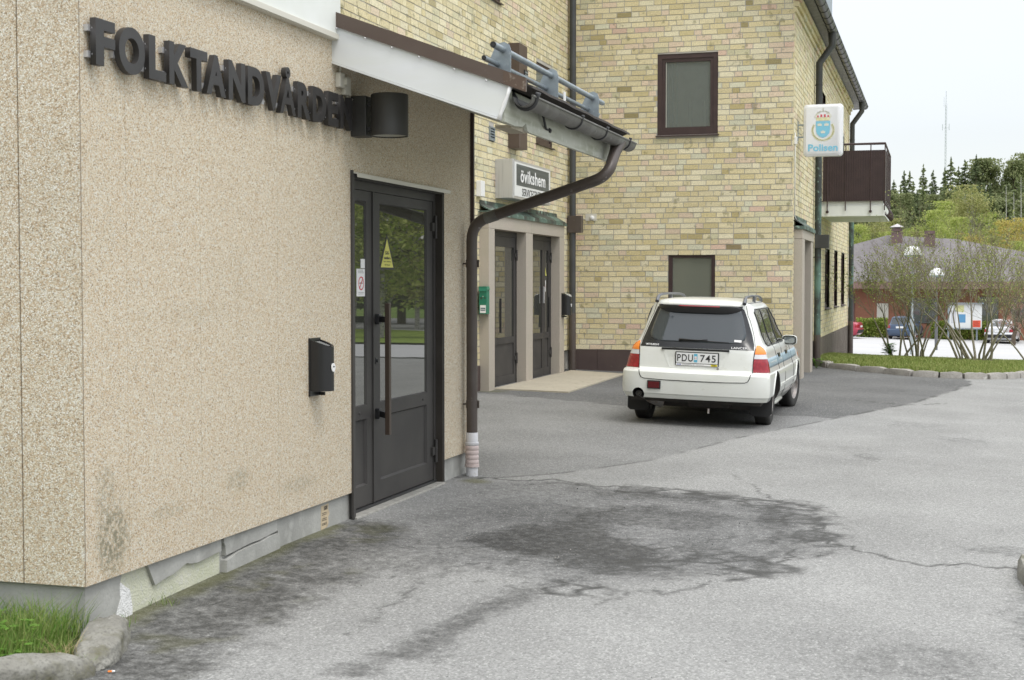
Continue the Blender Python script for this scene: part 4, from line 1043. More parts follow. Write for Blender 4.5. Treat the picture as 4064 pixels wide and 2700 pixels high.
# street gutter and roof edge
GXs, GZs, GRs = -1.955, 6.22, .082
g = half_gutter(GXs, GZs, YC-1.3, 39.2, GRs, .004)
vs = [(GXs, 39.198, GZs)] + [(GXs+GRs*math.cos(math.pi+math.pi*i/14), 39.198, GZs+GRs*math.sin(math.pi+math.pi*i/14)) for i in range(15)]
g.add(vs, [(0, i+1, i+2) for i in range(14)])
gs = bpart('gutter', g, [M['pipe_dark']], None, 50)
y = YC-1.2
while y < 39.2:
    w = MB(); w.tube([(GXs-GRs-.01, y, GZs+.01)]+[(GXs+(GRs+.003)*math.cos(a), y, GZs+(GRs+.003)*math.sin(a)) for a in np.linspace(math.pi, 2*math.pi, 11)], .007, 6)
    bsub('gutter_bracket', w, [M['dark_iron']], gs, 180); y += .58
w = MB(); sl = .62
w.prism([(GXs-.02, GZs+.09), (GXs+.03, GZs+.05), (-6.6, GZs+.09+sl*4.6), (-6.6, GZs+.17+sl*4.6)], YC-.35, 39.25, 'y')
bpart('roof', w, [M['roof_dark']])
w = MB(); w.prism([(XD+.02, 6.13), (GXs-.07, 6.15), (GXs-.07, 6.27), (XD+.02, 6.25+.0)], YC-.33, 39.1, 'y'); bpart('eaves_board', w, [M['gutter']])
w = MB(); w.prism([(XB-3, 8.6), (XB+.35, 8.62), (XB+.35, 8.75), (XB-3, 10.0)], 7.6, YC+.0, 'y'); bpart('inner_roof', w, [M['roof_dark']])
w = MB(); w.box(-3.3, -2.24, 29.0, 31.0, 6.35, 8.4, 0, .01); o = bpart('dormer', w, [M['galv']])
w = MB(); w.box(-3.36, -2.18, 28.9, 31.1, 8.4, 8.48); bsub('dormer_cap', w, [M['roof_dark']], o)
def swan(y, r, lab):
    a = Vector((GXs, y, GZs-.06)); b = Vector((GXs, y, GZs-.30)); c = Vector((XD+.085, y, GZs-.62)); d = Vector((XD+.085, y, -.8))
    w = MB(); w.tube([a, b, c, Vector((XD+.085, y, 4.6))], [r*1.3, r, r, r], 18); o = bpart('downpipe', w, [M['pipe_dark']], None, 40); o['label'] = lab
    w = MB(); w.tube([(XD+.085, y, 4.6), (XD+.085, y, .55)], r, 18); bsub('copper_pipe', w, [M['pipe_copper']], o, 60)
    w = MB(); w.tube([(XD+.085, y, .55), (XD+.085, y, -.75)], r+.005, 18); bsub('pipe_foot', w, [M['pipe_brown']], o, 60)
    for z in (5.2, 2.0):
        w = MB(); w.tube([(XD+.085, y, z-.015), (XD+.085, y, z+.015)], r+.004, 18); w.box(XD, XD+.06, y-.006, y+.006, z-.006, z+.006); bsub('pipe_clip', w, [M['dark_iron']], o, 60)
    return o
o = swan(27.15, .062, 'nearer street downpipe behind the police sign')
w = MB(); w.box(XD+.03, XD+.29, 27.06, 27.24, 2.17, 2.42, 0, .006); bsub('leaf_trap', w, [M['pipe_dark']], o)
swan(37.62, .062, 'farther street downpipe at the end corner')
# balcony
BX, BY0, BY1 = -1.05, 28.9, 31.7
w = MB(); w.box(XD-.02, BX+.0, BY0+.02, BY1, 2.84, 3.05, 0, .006); w.box(XD-.02, BX-.03, BY0+.05, BY1-.03, 3.05, 3.135)
bal = bpart('balcony', w, [M['white_board']])
w = MB()
x = XD+.03
while x < BX-.01: w.box(x, x+.030, BY0-.008, BY0+.012, 3.15, 4.13, 0, .0); w.box(x+.030, x+.046, BY0+.002, BY0+.010, 3.15, 4.13, 0); x += .046
y = BY0+.03
while y < BY1: w.box(BX-.012, BX+.008, y, y+.030, 3.15, 4.13); w.box(BX-.010, BX-.002, y+.030, y+.046, 3.15, 4.13); y += .046
x = XD+.03
while x < BX-.01: w.box(x, x+.046, BY1-.01, BY1+.0, 3.15, 4.13); x += .046
bsub('screen_panel', w, [M['win_frame']], bal)
w = MB()
w.tube([(XD+.0, BY0, 4.255), (BX, BY0, 4.255), (BX, BY1, 4.255), (XD, BY1, 4.255)], .018, 8)
for x in (XD+.12, -1.80, -1.32, BX): w.tube([(x, BY0-.015, 2.95), (x, BY0-.015, 4.25)], .011, 8)
for y in (29.6, 30.3, 31.0, BY1): w.tube([(BX+.012, y, 3.12), (BX+.012, y, 4.25)], .011, 8)
w.box(XD, BX+.02, BY0-.02, BY0+.02, 3.135, 3.15); w.box(BX-.02, BX+.02, BY0, BY1, 3.135, 3.15)
for x in (XD+.12, -1.32): w.tube([(x, BY0-.02, 2.93), (x, BY0+.0, 2.93)], .03, 10)
bsub('railing', w, [M['win_frame']], bal, 40)
for i in range(7):                # curled brackets along the outer edge
    y = BY0+.12+i*.42
    w = MB(); w.tube([(BX-.04, y, 3.13), (BX+.03, y, 3.06), (BX+.075, y, 2.98), (BX+.085, y, 2.90), (BX+.05, y, 2.85), (BX+.0, y, 2.88), (BX+.0, y, 2.93)], .012, 7)
    bsub('curled_bracket', w, [M['win_frame']], bal, 180)

# ------------------------------------------------------------------ cars: a shell lofted from level outlines
def lerp_tab(tab, z):
    zs_ = [t[0] for t in tab]
    return [float(np.interp(z, zs_, [t[k] for t in tab])) for k in range(1, len(tab[0]))]
class Shell:
    """tab rows: (z, half width, rear y, front y, rear corner rx, rear corner ry, front corner ry)"""
    def __init__(s, tab, bow=.05, taper=.05): s.tab = tab; s.bow = bow; s.taper = taper
    def right(s, z, n1=18, n2=34, n3=14):
        w, yr, yf, rx, ry, fy = lerp_tab(s.tab, z)
        rx = min(rx, w*.95); L = yf-yr
        def wy(y): 
            t = (y-yr)/L; return w*(1 - s.taper*max(0, (t-.55)/.45)**2 - .012*max(0, (.3-t)/.3)**2)
        pts = []
        for i in range(n1):
            x = (w-rx)*i/n1; pts.append((x, yr + s.bow*(x/w)**2))
        yb = yr + s.bow*((w-rx)/w)**2
        for i in range(n1+1):
            a = math.pi/2*i/n1
            pts.append((w-rx+rx*math.sin(a), yb + ry*(1-math.cos(a))))
        y0 = yb+ry; y1 = yf-fy
        k0 = wy(y0)
        pts = [(p[0]*(k0/w if p[0] > w-rx else 1), p[1]) for p in pts]
        for i in range(1, n2+1):
            y = y0+(y1-y0)*i/n2; pts.append((wy(y), y))
        we = wy(y1)
        for i in range(1, n3+1):
            a = math.pi/2*i/n3; pts.append((we*(1-(1-math.cos(a))*.55), y1+fy*math.sin(a)*.8))
        xe, ye = pts[-1]
        for i in range(1, 7): pts.append((xe*(1-i/6), ye+(yf-ye)*math.sin(math.pi/2*i/6)))
        return pts
    def mesh(s, zs, top_crown=.02):
        mb = MB(); rings = []
        for z in zs:
            r = s.right(z); rings.append([(x, y, z) for x, y in r] + [(-x, y, z) for x, y in r[-2:0:-1]])
        n = len(rings[0]); vs = [v for g in rings for v in g]; fs = []
        for k in range(len(rings)-1):
            for j in range(n): fs.append((k*n+j, k*n+(j+1) % n, (k+1)*n+(j+1) % n, (k+1)*n+j))
        # roof cap: shrink the top ring twice, then close
        base = (len(rings)-1)*n; cy = sum(p[1] for p in rings[-1])/n; last = base
        for f, dz in ((.82, .55), (.5, .88), (.2, 1.0)):
            b = len(vs); vs += [(x*f, cy+(y-cy)*f, rings[-1][0][2]+top_crown*dz) for x, y, z in rings[-1]]
            for j in range(n): fs.append((last+j, last+(j+1) % n, b+(j+1) % n, b+j))
            last = b
        fs.append(tuple(range(last, last+n))); fs.append(tuple(range(n-1, -1, -1)))
        mb.add(vs, fs); return mb
    def curve(s, z, side=1):
        p = s.right(z); a = [0]
        for u, v in zip(p[:-1], p[1:]): a.append(a[-1]+math.hypot(v[0]-u[0], v[1]-u[1]))
        return p, a
    def at(s, z, a, off=0.0):
        """point at signed arc length a from the rear centre line"""
        sg = 1 if a >= 0 else -1; p, A = s.curve(z); a = abs(a)
        xs_ = [q[0] for q in p]; ys_ = [q[1] for q in p]
        x, y = float(np.interp(a, A, xs_)), float(np.interp(a, A, ys_))
        x2, y2 = float(np.interp(a+.01, A, xs_)), float(np.interp(a+.01, A, ys_)); x1, y1 = float(np.interp(max(0, a-.01), A, xs_)), float(np.interp(max(0, a-.01), A, ys_))
        tx, ty = x2-x1, y2-y1; L = math.hypot(tx, ty) or 1
        return (sg*(x+ty/L*off), y-tx/L*off, z)
    def a_of(s, z, spec):
        """('x', v) position across the rear face, ('y', v) along the side -> arc length"""
        p, A = s.curve(z); k, v = spec; sg = -1 if (k == 'x' and v < 0) else 1
        if k == 'a': return v
        if k == 'x':
            m = max(range(len(p)), key=lambda i: p[i][0]); return sg*float(np.interp(abs(v), [q[0] for q in p[:m+1]], A[:m+1]))
        return float(np.interp(v, [q[1] for q in p[:72]], A[:72]))
    def patch(s, rows, off=.004, n=14, m=8, thick=.012, side=1):
        """rows: (z, start spec, end spec); a thin shell following the body"""
        mb = MB(); zr = [r[0] for r in rows]
        dens = []
        for r0, r1 in zip(rows[:-1], rows[1:]):
            k = max(1, int(round(m*(r1[0]-r0[0])/(zr[-1]-zr[0]))))
            for i in range(k):
                t = i/k; z = r0[0]+(r1[0]-r0[0])*t
                dens.append((z, s.a_of(z, r0[1])*(1-t)+s.a_of(z, r1[1])*t, s.a_of(z, r0[2])*(1-t)+s.a_of(z, r1[2])*t))
        r1 = rows[-1]; dens.append((r1[0], s.a_of(r1[0], r1[1]), s.a_of(r1[0], r1[2])))
        G = []; 
        for z, a0, a1 in dens:
            G.append([s.at(z, side*(a0+(a1-a0)*i/n), off) for i in range(n+1)])
        I = [[s.at(z, side*(a0+(a1-a0)*i/n), off-thick) for i in range(n+1)] for z, a0, a1 in dens]
        k = n+1; R_ = len(dens); vs = [v for g in G for v in g]+[v for g in I for v in g]; fs = []; B = k*R_
        for j in range(R_-1):
            for i in range(n): fs.append((j*k+i, j*k+i+1, (j+1)*k+i+1, (j+1)*k+i))
        for i in range(n): fs.append((i+1, i, B+i, B+i+1)); fs.append(((R_-1)*k+i, (R_-1)*k+i+1, B+(R_-1)*k+i+1, B+(R_-1)*k+i))
        for j in range(R_-1): fs.append((j*k, (j+1)*k, B+(j+1)*k, B+j*k)); fs.append(((j+1)*k+n, j*k+n, B+j*k+n, B+(j+1)*k+n))
        mb.add(vs, fs); return mb

M['car_white'] = mat('paint_white', (0.72, 0.735, 0.70), 0.28, spec=0.5, coat=0.6, var=[(2.2, (0.66, 0.67, 0.61), .45, .75), (14, (0.60, 0.60, 0.54), .62, .85, 5, (1, 1, 2.2))])
M['car_glass'] = glass_mat('car_glass', (0.04, 0.05, 0.057), 1.6, 0.035)
M['car_glass_band'] = mat('glass_band', (0.012, 0.014, 0.017), 0.26, spec=.5)
M['side_glass'] = glass_mat('side_glass', (0.05, 0.052, 0.045), 1.8, 0.02)
M['amber'] = mat('amber_lens', (0.80, 0.22, 0.01), 0.15, coat=.5)
M['red_lens'] = mat('red_lens', (0.24, 0.004, 0.012), 0.14, coat=.4, var=(30, (0.34, 0.008, 0.018), .4, .7))
M['clear_lens'] = mat('clear_lens', (0.60, 0.60, 0.62), 0.15, coat=.5)
M['red_dark'] = mat('fog_lens', (0.10, 0.008, 0.012), 0.2, coat=.3)
M['tyre'] = mat('tyre_rubber', (0.028, 0.027, 0.026), 0.8, bump=(70, .4), var=(12, (0.05, 0.047, 0.043), .5, .8))
M['steel'] = mat('steel_rim', (0.34, 0.32, 0.31), 0.5, metal=.5, var=(20, (0.20, 0.15, 0.12), .55, .75))
M['rail_grey'] = mat('rail_grey', (0.13, 0.135, 0.145), 0.35, metal=.4)
M['blue_stripe'] = mat('blue_stripe', (0.28, 0.385, 0.45), 0.35, var=(8, (0.34, 0.44, 0.48), .45, .7))
M['stripe_text'] = mat('stripe_text', (0.55, 0.60, 0.60), 0.4)
M['seam'] = mat('seam_black', (0.02, 0.02, 0.02), 0.7)
M['under'] = mat('underbody', (0.035, 0.032, 0.030), 0.8, var=(9, (0.06, 0.05, 0.045), .4, .7))
M['plate_white'] = mat('plate_white', (0.74, 0.75, 0.74), 0.4)

def apply_arches(o, centres, r, mi_dark, extra=None):
    """cut round wheel arches into the shell"""
    cuts = []
    for (y, z) in centres:
        cut = MB(); cut.lathe((0, y, z), [(.0, -.95), (r, -.95), (r, .95), (0, .95)], 'x', 40); cuts.append(cut)
    cuts += extra or []
    bm = bmesh.new(); bm.from_mesh(o.data); bmesh.ops.remove_doubles(bm, verts=bm.verts, dist=1e-6); bmesh.ops.recalc_face_normals(bm, faces=bm.faces); bm.to_mesh(o.data); bm.free()
    for cut in cuts:
        cme = cut.mesh('cut', mi_dark)
        bm = bmesh.new(); bm.from_mesh(cme); bmesh.ops.remove_doubles(bm, verts=bm.verts, dist=1e-5); bmesh.ops.recalc_face_normals(bm, faces=bm.faces); bm.to_mesh(cme); bm.free()
        co = link('cut', cme); co.parent = o.parent
        md = o.modifiers.new('b', 'BOOLEAN'); md.object = co; md.operation = 'DIFFERENCE'; md.solver = 'EXACT'; md.material_mode = 'TRANSFER'
        bpy.context.view_layer.update()
        dg = bpy.context.evaluated_depsgraph_get(); ev = o.evaluated_get(dg)
        nm = bpy.data.meshes.new_from_object(ev); o.modifiers.clear(); o.data = nm
        bpy.data.objects.remove(co)
    shade(nm, 32)

def wheel(name, x, y, z, side, parent, r=.285, wd=.17, steer=0.0, hub=True):
    """tyre with rim and hub; axis along x"""
    h = wd/2
    prof = [(r*.60, -h*.9), (r*.66, -h), (r*.86, -h*1.04), (r*.95, -h*.92), (r*.99, -h*.72), (r, -h*.4), (r, h*.4), (r*.99, h*.72), (r*.95, h*.92), (r*.86, h*1.04), (r*.66, h), (r*.60, h*.9)]
    w = MB(); w.lathe((0, 0, 0), prof, 'x', 40)
    for k in (-.45, -.15, .15, .45):          # grooves as thin dark ribs
        w.lathe((0, 0, 0), [(r+.0015, h*k-.004), (r+.003, h*k), (r+.0015, h*k+.004)], 'x', 40, 1)
    me = w.mesh(name, [M['tyre'], M['seam']]); shade(me, 50)
    o = link('wheel', me, parent); o.location = (x, y, z); o.rotation_euler = (0, 0, steer)
    w = MB(); s_ = side
    rp = [(r*.62, h*.85*s_), (r*.60, h*.95*s_), (r*.565, h*.9*s_), (r*.53, h*.45*s_), (r*.30, h*.62*s_), (r*.22, h*.55*s_), (r*.14, h*.75*s_), (0, h*.78*s_)]
    w.lathe((0, 0, 0), rp, 'x', 36)
    w.lathe((0, 0, 0), [(r*.61, -h*.85*s_), (r*.3, -h*.3*s_), (0, -h*.3*s_)], 'x', 36)
    for k in range(8):
        a = k*math.pi/4; w.box(s_*h*.50-.004, s_*h*.50+.006, r*.42*math.cos(a)-.012, r*.42*math.cos(a)+.012, r*.42*math.sin(a)-.012, r*.42*math.sin(a)+.012)
    me = w.mesh('rim', [M['steel']]); shade(me, 40); link('rim', me, o)
    return o

def textmesh(s, width, height, depth=.003, bold=.0, spacing=1.0, shear=0.0):
    """text converted to a mesh in the xy plane, scaled to width x height, centred at the origin"""
    cu = bpy.data.curves.new('t', 'FONT'); cu.body = s; cu.size = 1; cu.extrude = depth/ max(1e-6, height)/2 if depth else 0; cu.offset = bold; cu.space_character = spacing; cu.shear = shear; cu.resolution_u = 6
    ob = bpy.data.objects.new('t', cu); C.objects.link(ob)
    dg = bpy.context.evaluated_depsgraph_get(); me = bpy.data.meshes.new_from_object(ob.evaluated_get(dg))
    bpy.data.objects.remove(ob); bpy.data.curves.remove(cu)
    co = np.empty(len(me.vertices)*3); me.vertices.foreach_get('co', co); co = co.reshape(-1, 3)
    lo, hi = co.min(0), co.max(0)
    sx = width/(hi[0]-lo[0]) if width else height/(hi[1]-lo[1]); sy = height/(hi[1]-lo[1]) if height else sx
    co[:, 0] = (co[:, 0]-(lo[0]+hi[0])/2)*sx; co[:, 1] = (co[:, 1]-(lo[1]+hi[1])/2)*sy
    if hi[2] > lo[2]: co[:, 2] = (co[:, 2]-lo[2])/(hi[2]-lo[2])*depth
    me.vertices.foreach_set('co', co.ravel()); me.update(); return me
def place_text(name, s, width, height, origin, right, up, m, parent, depth=.002, bold=0.0, spacing=1.0, shear=0.0):
    me = textmesh(s, width, height, depth, bold, spacing, shear); me.materials.clear(); me.materials.append(m); me.name = name
    r_ = Vector(right).normalized(); u = Vector(up).normalized(); n = r_.cross(u)
    me.transform(Matrix(((r_.x, u.x, n.x, origin[0]), (r_.y, u.y, n.y, origin[1]), (r_.z, u.z, n.z, origin[2]), (0, 0, 0, 1))))
    return link(name, me, parent)

TAB = [ # z, w, rear, front, rx, ry, fy
 (.19, .70, .14, 3.96, .30, .16, .25), (.25, .745, .075, 4.02, .30, .15, .3), (.30, .775, .035, 4.05, .28, .13, .3), (.335, .79, .022, 4.05, .27, .13, .32),
 (.345, .800, .010, 4.05, .26, .13, .32), (.40, .806, .004, 4.05, .25, .13, .34), (.50, .806, .000, 4.05, .25, .13, .36), (.57, .803, .004, 4.05, .25, .13, .36), (.588, .798, .018, 4.04, .25, .13, .36),
 (.600, .785, .062, 4.0, .25, .14, .36), (.62, .780, .075, 3.99, .24, .15, .36), (.72, .760, .085, 3.90, .22, .16, .36), (.78, .742, .093, 3.66, .22, .18, .4), (.83, .732, .10, 3.36, .22, .20, .45),
 (.865, .712, .112, 3.1, .24, .22, .5), (.90, .682, .125, 2.94, .26, .24, .5), (1.0, .640, .165, 2.72, .28, .25, .4), (1.10, .612, .205, 2.52, .28, .25, .35), (1.20, .583, .245, 2.34, .27, .24, .3),
 (1.26, .562, .262, 2.22, .25, .22, .3), (1.30, .540, .272, 2.14, .22, .2, .3), (1.325, .515, .282, 2.09, .2, .18, .3), (1.345, .475, .305, 2.02, .2, .17, .3), (1.36, .41, .355, 1.92, .2, .15, .3)]
SH = Shell(TAB)
car = thing('parked_car', 'white estate car with blue side stripe and roof rails, parked before the brick gable', 'car', (-2.52, 15.05, ZG(-2.52, 15.9)))
car.rotation_euler = (0, R(1.8), 0)
zs_ = [.19, .22, .25, .28, .30, .32, .335, .345, .36, .40, .45, .50, .54, .57, .58, .588, .595, .600, .61, .62, .66, .69, .72, .75, .78, .805, .83, .85, .865, .88, .90, .93, .97, 1.0, 1.05, 1.1, 1.15, 1.2, 1.23, 1.26, 1.28, 1.30, 1.313, 1.325, 1.336, 1.345, 1.353, 1.36]
mb = SH.mesh(zs_, .022)
body = mb.build('body', [M['car_white']], car)
AR, AF = (.80, .27), (3.25, .27)
_c1 = MB(); _c1.box(-.9, .9, -.5, .452, .0, .292); _c2 = MB(); _c2.lathe((-.60, -.2, .330), [(0, 0), (.066, 0), (.066, .6), (0, .6)], 'y', 30)
apply_arches(body, [AR, AF], .325, M['under'], [_c1, _c2])
def kp(name, mb, mats, parent=None, smooth=None): return mb.build(name, mats, parent or car, smooth)
# underside
w = MB(); w.box(-.64, .64, .47, 3.9, .175, .188); w.box(-.70, .70, .16, .46, .25, .291); w.tube([(-.6, .80, .27), (.6, .80, .27)], .04, 10); w.box(-.1, .35, .28, .45, .20, .27, 0, .02); kp('underbody', w, [M['under']])
# rear window with its black border
rows = [(.842, ('x', -.612), ('x', .612)), (.90, ('x', -.603), ('x', .603)), (1.0, ('x', -.572), ('x', .572)), (1.1, ('x', -.536), ('x', .536)), (1.2, ('x', -.498), ('x', .498)), (1.268, ('x', -.470), ('x', .470)), (1.292, ('x', -.43), ('x', .43))]
o = kp('rear_window', SH.patch(rows, .004, 30, 14), [M['car_glass_band']], None, 60)
rows = [(.905, ('x', -.36), ('x', .36)), (.918, ('x', -.45), ('x', .45)), (.945, ('x', -.505), ('x', .505)), (1.0, ('x', -.515), ('x', .515)), (1.1, ('x', -.49), ('x', .49)), (1.2, ('x', -.46), ('x', .46)), (1.262, ('x', -.435), ('x', .435))]
kp('pane', SH.patch(rows, .0065, 30, 14, .002), [M['car_glass']], o, 180)
# spoiler lip over the glass, in black with a red brake light strip
w = MB(); n = 26; rws = []
for i in range(n+1):
    x = -.455+.91*i/n; e_ = (abs(x)/.455)**6
    y = SH.at(1.29, SH.a_of(1.29, ('x', x)), 0)[1]
    rws.append([(x, y-.004, 1.306-.006*e_), (x, y-.055+.035*e_, 1.296-.008*e_), (x, y-.062+.045*e_, 1.256+.015*e_), (x, y-.045+.03*e_, 1.218+.045*e_), (x, y+.02, 1.235+.03*e_)])
vs = [v for r in rws for v in r]; w.add(vs, [(i*5+j, (i+1)*5+j, (i+1)*5+j+1, i*5+j+1) for i in range(n) for j in range(4)])
sp_ = kp('spoiler', w, [M['black_plastic']], None, 60)
w = MB(); 
for s_ in (0,):
    vs = []
    for i in range(13):
        x = -.22+.44*i/12; y = SH.at(1.29, SH.a_of(1.29, ('x', x)), 0)[1]; vs += [(x, y-.058, 1.299), (x, y-.0625, 1.288)]
    w.add(vs, [(2*i, 2*i+2, 2*i+3, 2*i+1) for i in range(12)])
kp('brake_light', w, [M['red_lens']], sp_)
# seams of the tailgate
def surf_line(pts, off=.0015, r=.0032, sub=5):
    out = []
    for (z0, a0), (z1, a1) in zip(pts[:-1], pts[1:]):
        for i in range(sub):
            t = i/sub; z = z0+(z1-z0)*t; out.append(SH.at(z, SH.a_of(z, a0)*(1-t)+SH.a_of(z, a1)*t, off))
    z, a = pts[-1]; out.append(SH.at(z, SH.a_of(z, a), off)); return out
w = MB()
w.tube(surf_line([(.86, ('x', -.622)), (.72, ('x', -.612)), (.605, ('x', -.612))], .002), .004, 6)
w.tube(surf_line([(.86, ('x', .622)), (.72, ('x', .612)), (.605, ('x', .612))], .002), .004, 6)
w.tube(surf_line([(.588, ('x', -.600)), (.55, ('x', -.592)), (.515, ('x', -.575)), (.502, ('x', -.54)), (.494, ('x', -.3)), (.492, ('x', 0)), (.494, ('x', .3)), (.502, ('x', .54)), (.515, ('x', .575)), (.55, ('x', .592)), (.588, ('x', .600))], .001), .004, 6)
w.tube(surf_line([(1.31, ('x', .485)), (1.2, ('x', .512)), (1.0, ('x', .588)), (.86, ('x', .622))], .002), .0028, 6)
w.tube(surf_line([(1.31, ('x', -.485)), (1.2, ('x', -.512)), (1.0, ('x', -.588)), (.86, ('x', -.622))], .002), .0028, 6)
kp('tailgate_seam', w, [M['seam']])
# lower tailgate skin bridges the bumper notch: a flush white panel
rows = [(.498, ('x', -.53), ('x', .53)), (.515, ('x', -.568), ('x', .568)), (.55, ('x', -.586), ('x', .586)), (.595, ('x', -.596), ('x', .596)), (.62, ('x', -.606), ('x', .606)), (.70, ('x', -.608), ('x', .608)), (.838, ('x', -.612), ('x', .612))]
tg = SH.patch(rows, .0025, 30, 16, .01)
tgo = kp('tailgate', tg, [M['car_white']], None, 40)
# plate recess, garnish and number plate
def ry_(x, z): return SH.at(z, SH.a_of(z, ('x', x)), 0)[1]
w = MB()
yr0 = ry_(0, .72)
out_ = [(-.365, .822), (.30+.065, .822), (.30, .655), (.285, .632), (-.27, .632), (-.29, .655)]
inn = [(-.325, .815), (.325, .815), (.275, .67), (.262, .652), (-.25, .652), (-.265, .67)]
vs = [(x, ry_(x, z)-.0058, z) for x, z in out_] + [(x, yr0+.006, z) for x, z in inn]
w.add(vs, [(i, (i+1) % 6, 6+(i+1) % 6, 6+i) for i in range(6)]); w.add([(x, yr0+.006, z) for x, z in inn], [(5, 4, 3, 2, 1, 0)])
w2 = w.build('plate_recess', [M['car_white']], tgo, 30)
w = MB(); w.prism([(-.37, .835), (-.37, .85), (.36, .85), (.36, .835), (.33, .815), (-.20, .822)], -.0, .0, 'y') if False else w.box(-.37, .36, ry_(0, .83)-.012, ry_(0, .83)+.012, .818, .838, 0, .004)
kp('garnish', w, [M['black_plastic']], tgo)
py_ = yr0-.014
w = MB(); w.box(-.215, .255, py_, py_+.012, .652, .802, 0, .008); pl = kp('number_plate', w, [M['black_plastic']], tgo)
w = MB(); w.box(-.203, .243, py_-.003, py_-.0005, .682, .792, 0, .0012); kp('plate_face', w, [M['plate_white']], pl)
w = MB(); w.box(-.205, .245, py_-.003, py_-.0005, .656, .676, 0); kp('plate_strip', w, [M['paper']], pl)
yt = py_-.0034
for s_, x0, x1 in (('PDU', -.192, -.022), ('745', .056, .222)):
    place_text('plate_text', s_, x1-x0, .076, ((x0+x1)/2, yt, .737), (1, 0, 0), (0, 0, 1), M['ink'], pl, .001, 0.012, 1.15)
w = MB(); w.box(-.012, .026, yt-.0006, yt, .693, .784); kp('plate_stamp', w, [mat('stamp_blue', (.12, .42, .58), .5)], pl)
w = MB(); w.box(-.006, .020, yt-.0012, yt-.0007, .72, .757); kp('plate_stamp', w, [M['paper']], pl)
place_text('plate_text', '10', .018, .018, (.007, yt-.0014, .738), (1, 0, 0), (0, 0, 1), M['red_print'], pl, .0005)
place_text('plate_text', 'SAAB', .045, .010, (-.172, yt, .666), (1, 0, 0), (0, 0, 1), mat('plate_blue', (.05, .08, .4), .5), pl, .0005, .03)
place_text('plate_text', 'TORNERFALTS', .13, .010, (-.07, yt, .666), (1, 0, 0), (0, 0, 1), M['ink_grey'], pl, .0005, .01)
place_text('plate_text', 'ORNSKOLDSVIK', .085, .007, (.052, yt, .666), (1, 0, 0), (0, 0, 1), M['ink_grey'], pl, .0005, .0)
w = MB(); w.box(.172, .240, yt-.0006, yt, .657, .676); kp('plate_strip', w, [mat('opel_yellow', (.72, .60, .02), .5)], pl)
place_text('plate_text', 'OPEL', .045, .010, (.206, yt-.0008, .6665), (1, 0, 0), (0, 0, 1), M['ink'], pl, .0005, .03)
w = MB(); w.lathe((.245, yr0-.0005, .632), [(.014, -.004), (.012, -.008), (.006, -.009), (0, -.006)], 'y', 16); kp('lock', w, [M['steel']], tgo, 50)
# badges
yb = lambda x, z: ry_(x, z)-.0085
for s_, x0, x1, z, h, sh_, b_ in (('MITSUBISHI', -.545, -.405, .866, .022, 0, .015), ('LANCER', .375, .545, .862, .024, .0, .008)):
    a0 = Vector(SH.at(z, SH.a_of(z, ('x', x0)), .009)); a1 = Vector(SH.at(z, SH.a_of(z, ('x', x1)), .009)); u = Vector((0, .35, 1))
    place_text('badge', s_, x1-x0, h, (a0+a1)/2, a1-a0, u, M['paper'], tgo, .001, b_)
a0 = Vector(SH.at(.87, SH.a_of(.87, ('x', -.565)), .008)); a1 = Vector(SH.at(.87, SH.a_of(.87, ('x', -.54)), .008)); t_ = (a1-a0).normalized(); c0 = (a0+a1)/2
w = MB()
for k in range(3):
    a = math.pi/2+k*2*math.pi/3; d_ = lambda r, b: c0+t_*(r*math.cos(b))+Vector((0, 0, 1))*(r*math.sin(b))
    w.quad(c0, d_(.007, a-.52), d_(.012, a), d_(.007, a+.52))
kp('badge', w, [M['ink_grey']], tgo)
w = MB(); q_ = [(.40, .925), (.475, .922), (.475, .945), (.40, .948)]; w.add([SH.at(z, SH.a_of(z, ('x', x)), .009) for x, z in q_], [(0, 1, 2, 3)]); kp('sticker', w, [M['paper']], tgo)
# wiper
w = MB(); P_ = lambda x, z, o_: SH.at(z, SH.a_of(z, ('x', x)), o_)
w.tube([P_(-.175, .930, .02), P_(-.16, .932, .035), P_(.0, .930, .03), P_(.12, .938, .026)], [.010, .009, .007, .005], 8)
w.tube([P_(-.19, .912, .008), P_(.05, .926, .014), P_(.345, .915, .010)], [.006, .006, .004], 6); w.lathe(P_(-.175, .928, .01), [(.016, .02), (.016, -.02), (0, -.024)], 'y', 14)
kp('wiper', w, [M['black_plastic']], None, 180)
# lamps wrap the corners
for sd_ in (1, -1):
    lo = [(.612, ('x', .618), ('y', .262)), (.69, ('x', .614), ('y', .262)), (.752, ('x', .618), ('y', .260))]
    lr = kp('tail_lamp', SH.patch(lo, .007, 14, 8, .012, sd_), [M['red_lens']], None, 50)
    kp('reversing_lens', SH.patch([(.754, ('x', .618), ('y', .260)), (.80, ('x', .622), ('y', .260))], .007, 14, 3, .012, sd_), [M['clear_lens']], lr, 50)
    kp('indicator_lens', SH.patch([(.802, ('x', .622), ('y', .262)), (.84, ('x', .626), ('y', .275)), (.866, ('x', .628), ('y', .278)), (.884, ('x', .628), ('y', .270)), (.896, ('x', .630), ('y', .268))], .007, 14, 6, .012, sd_), [M['amber']], lr, 50)
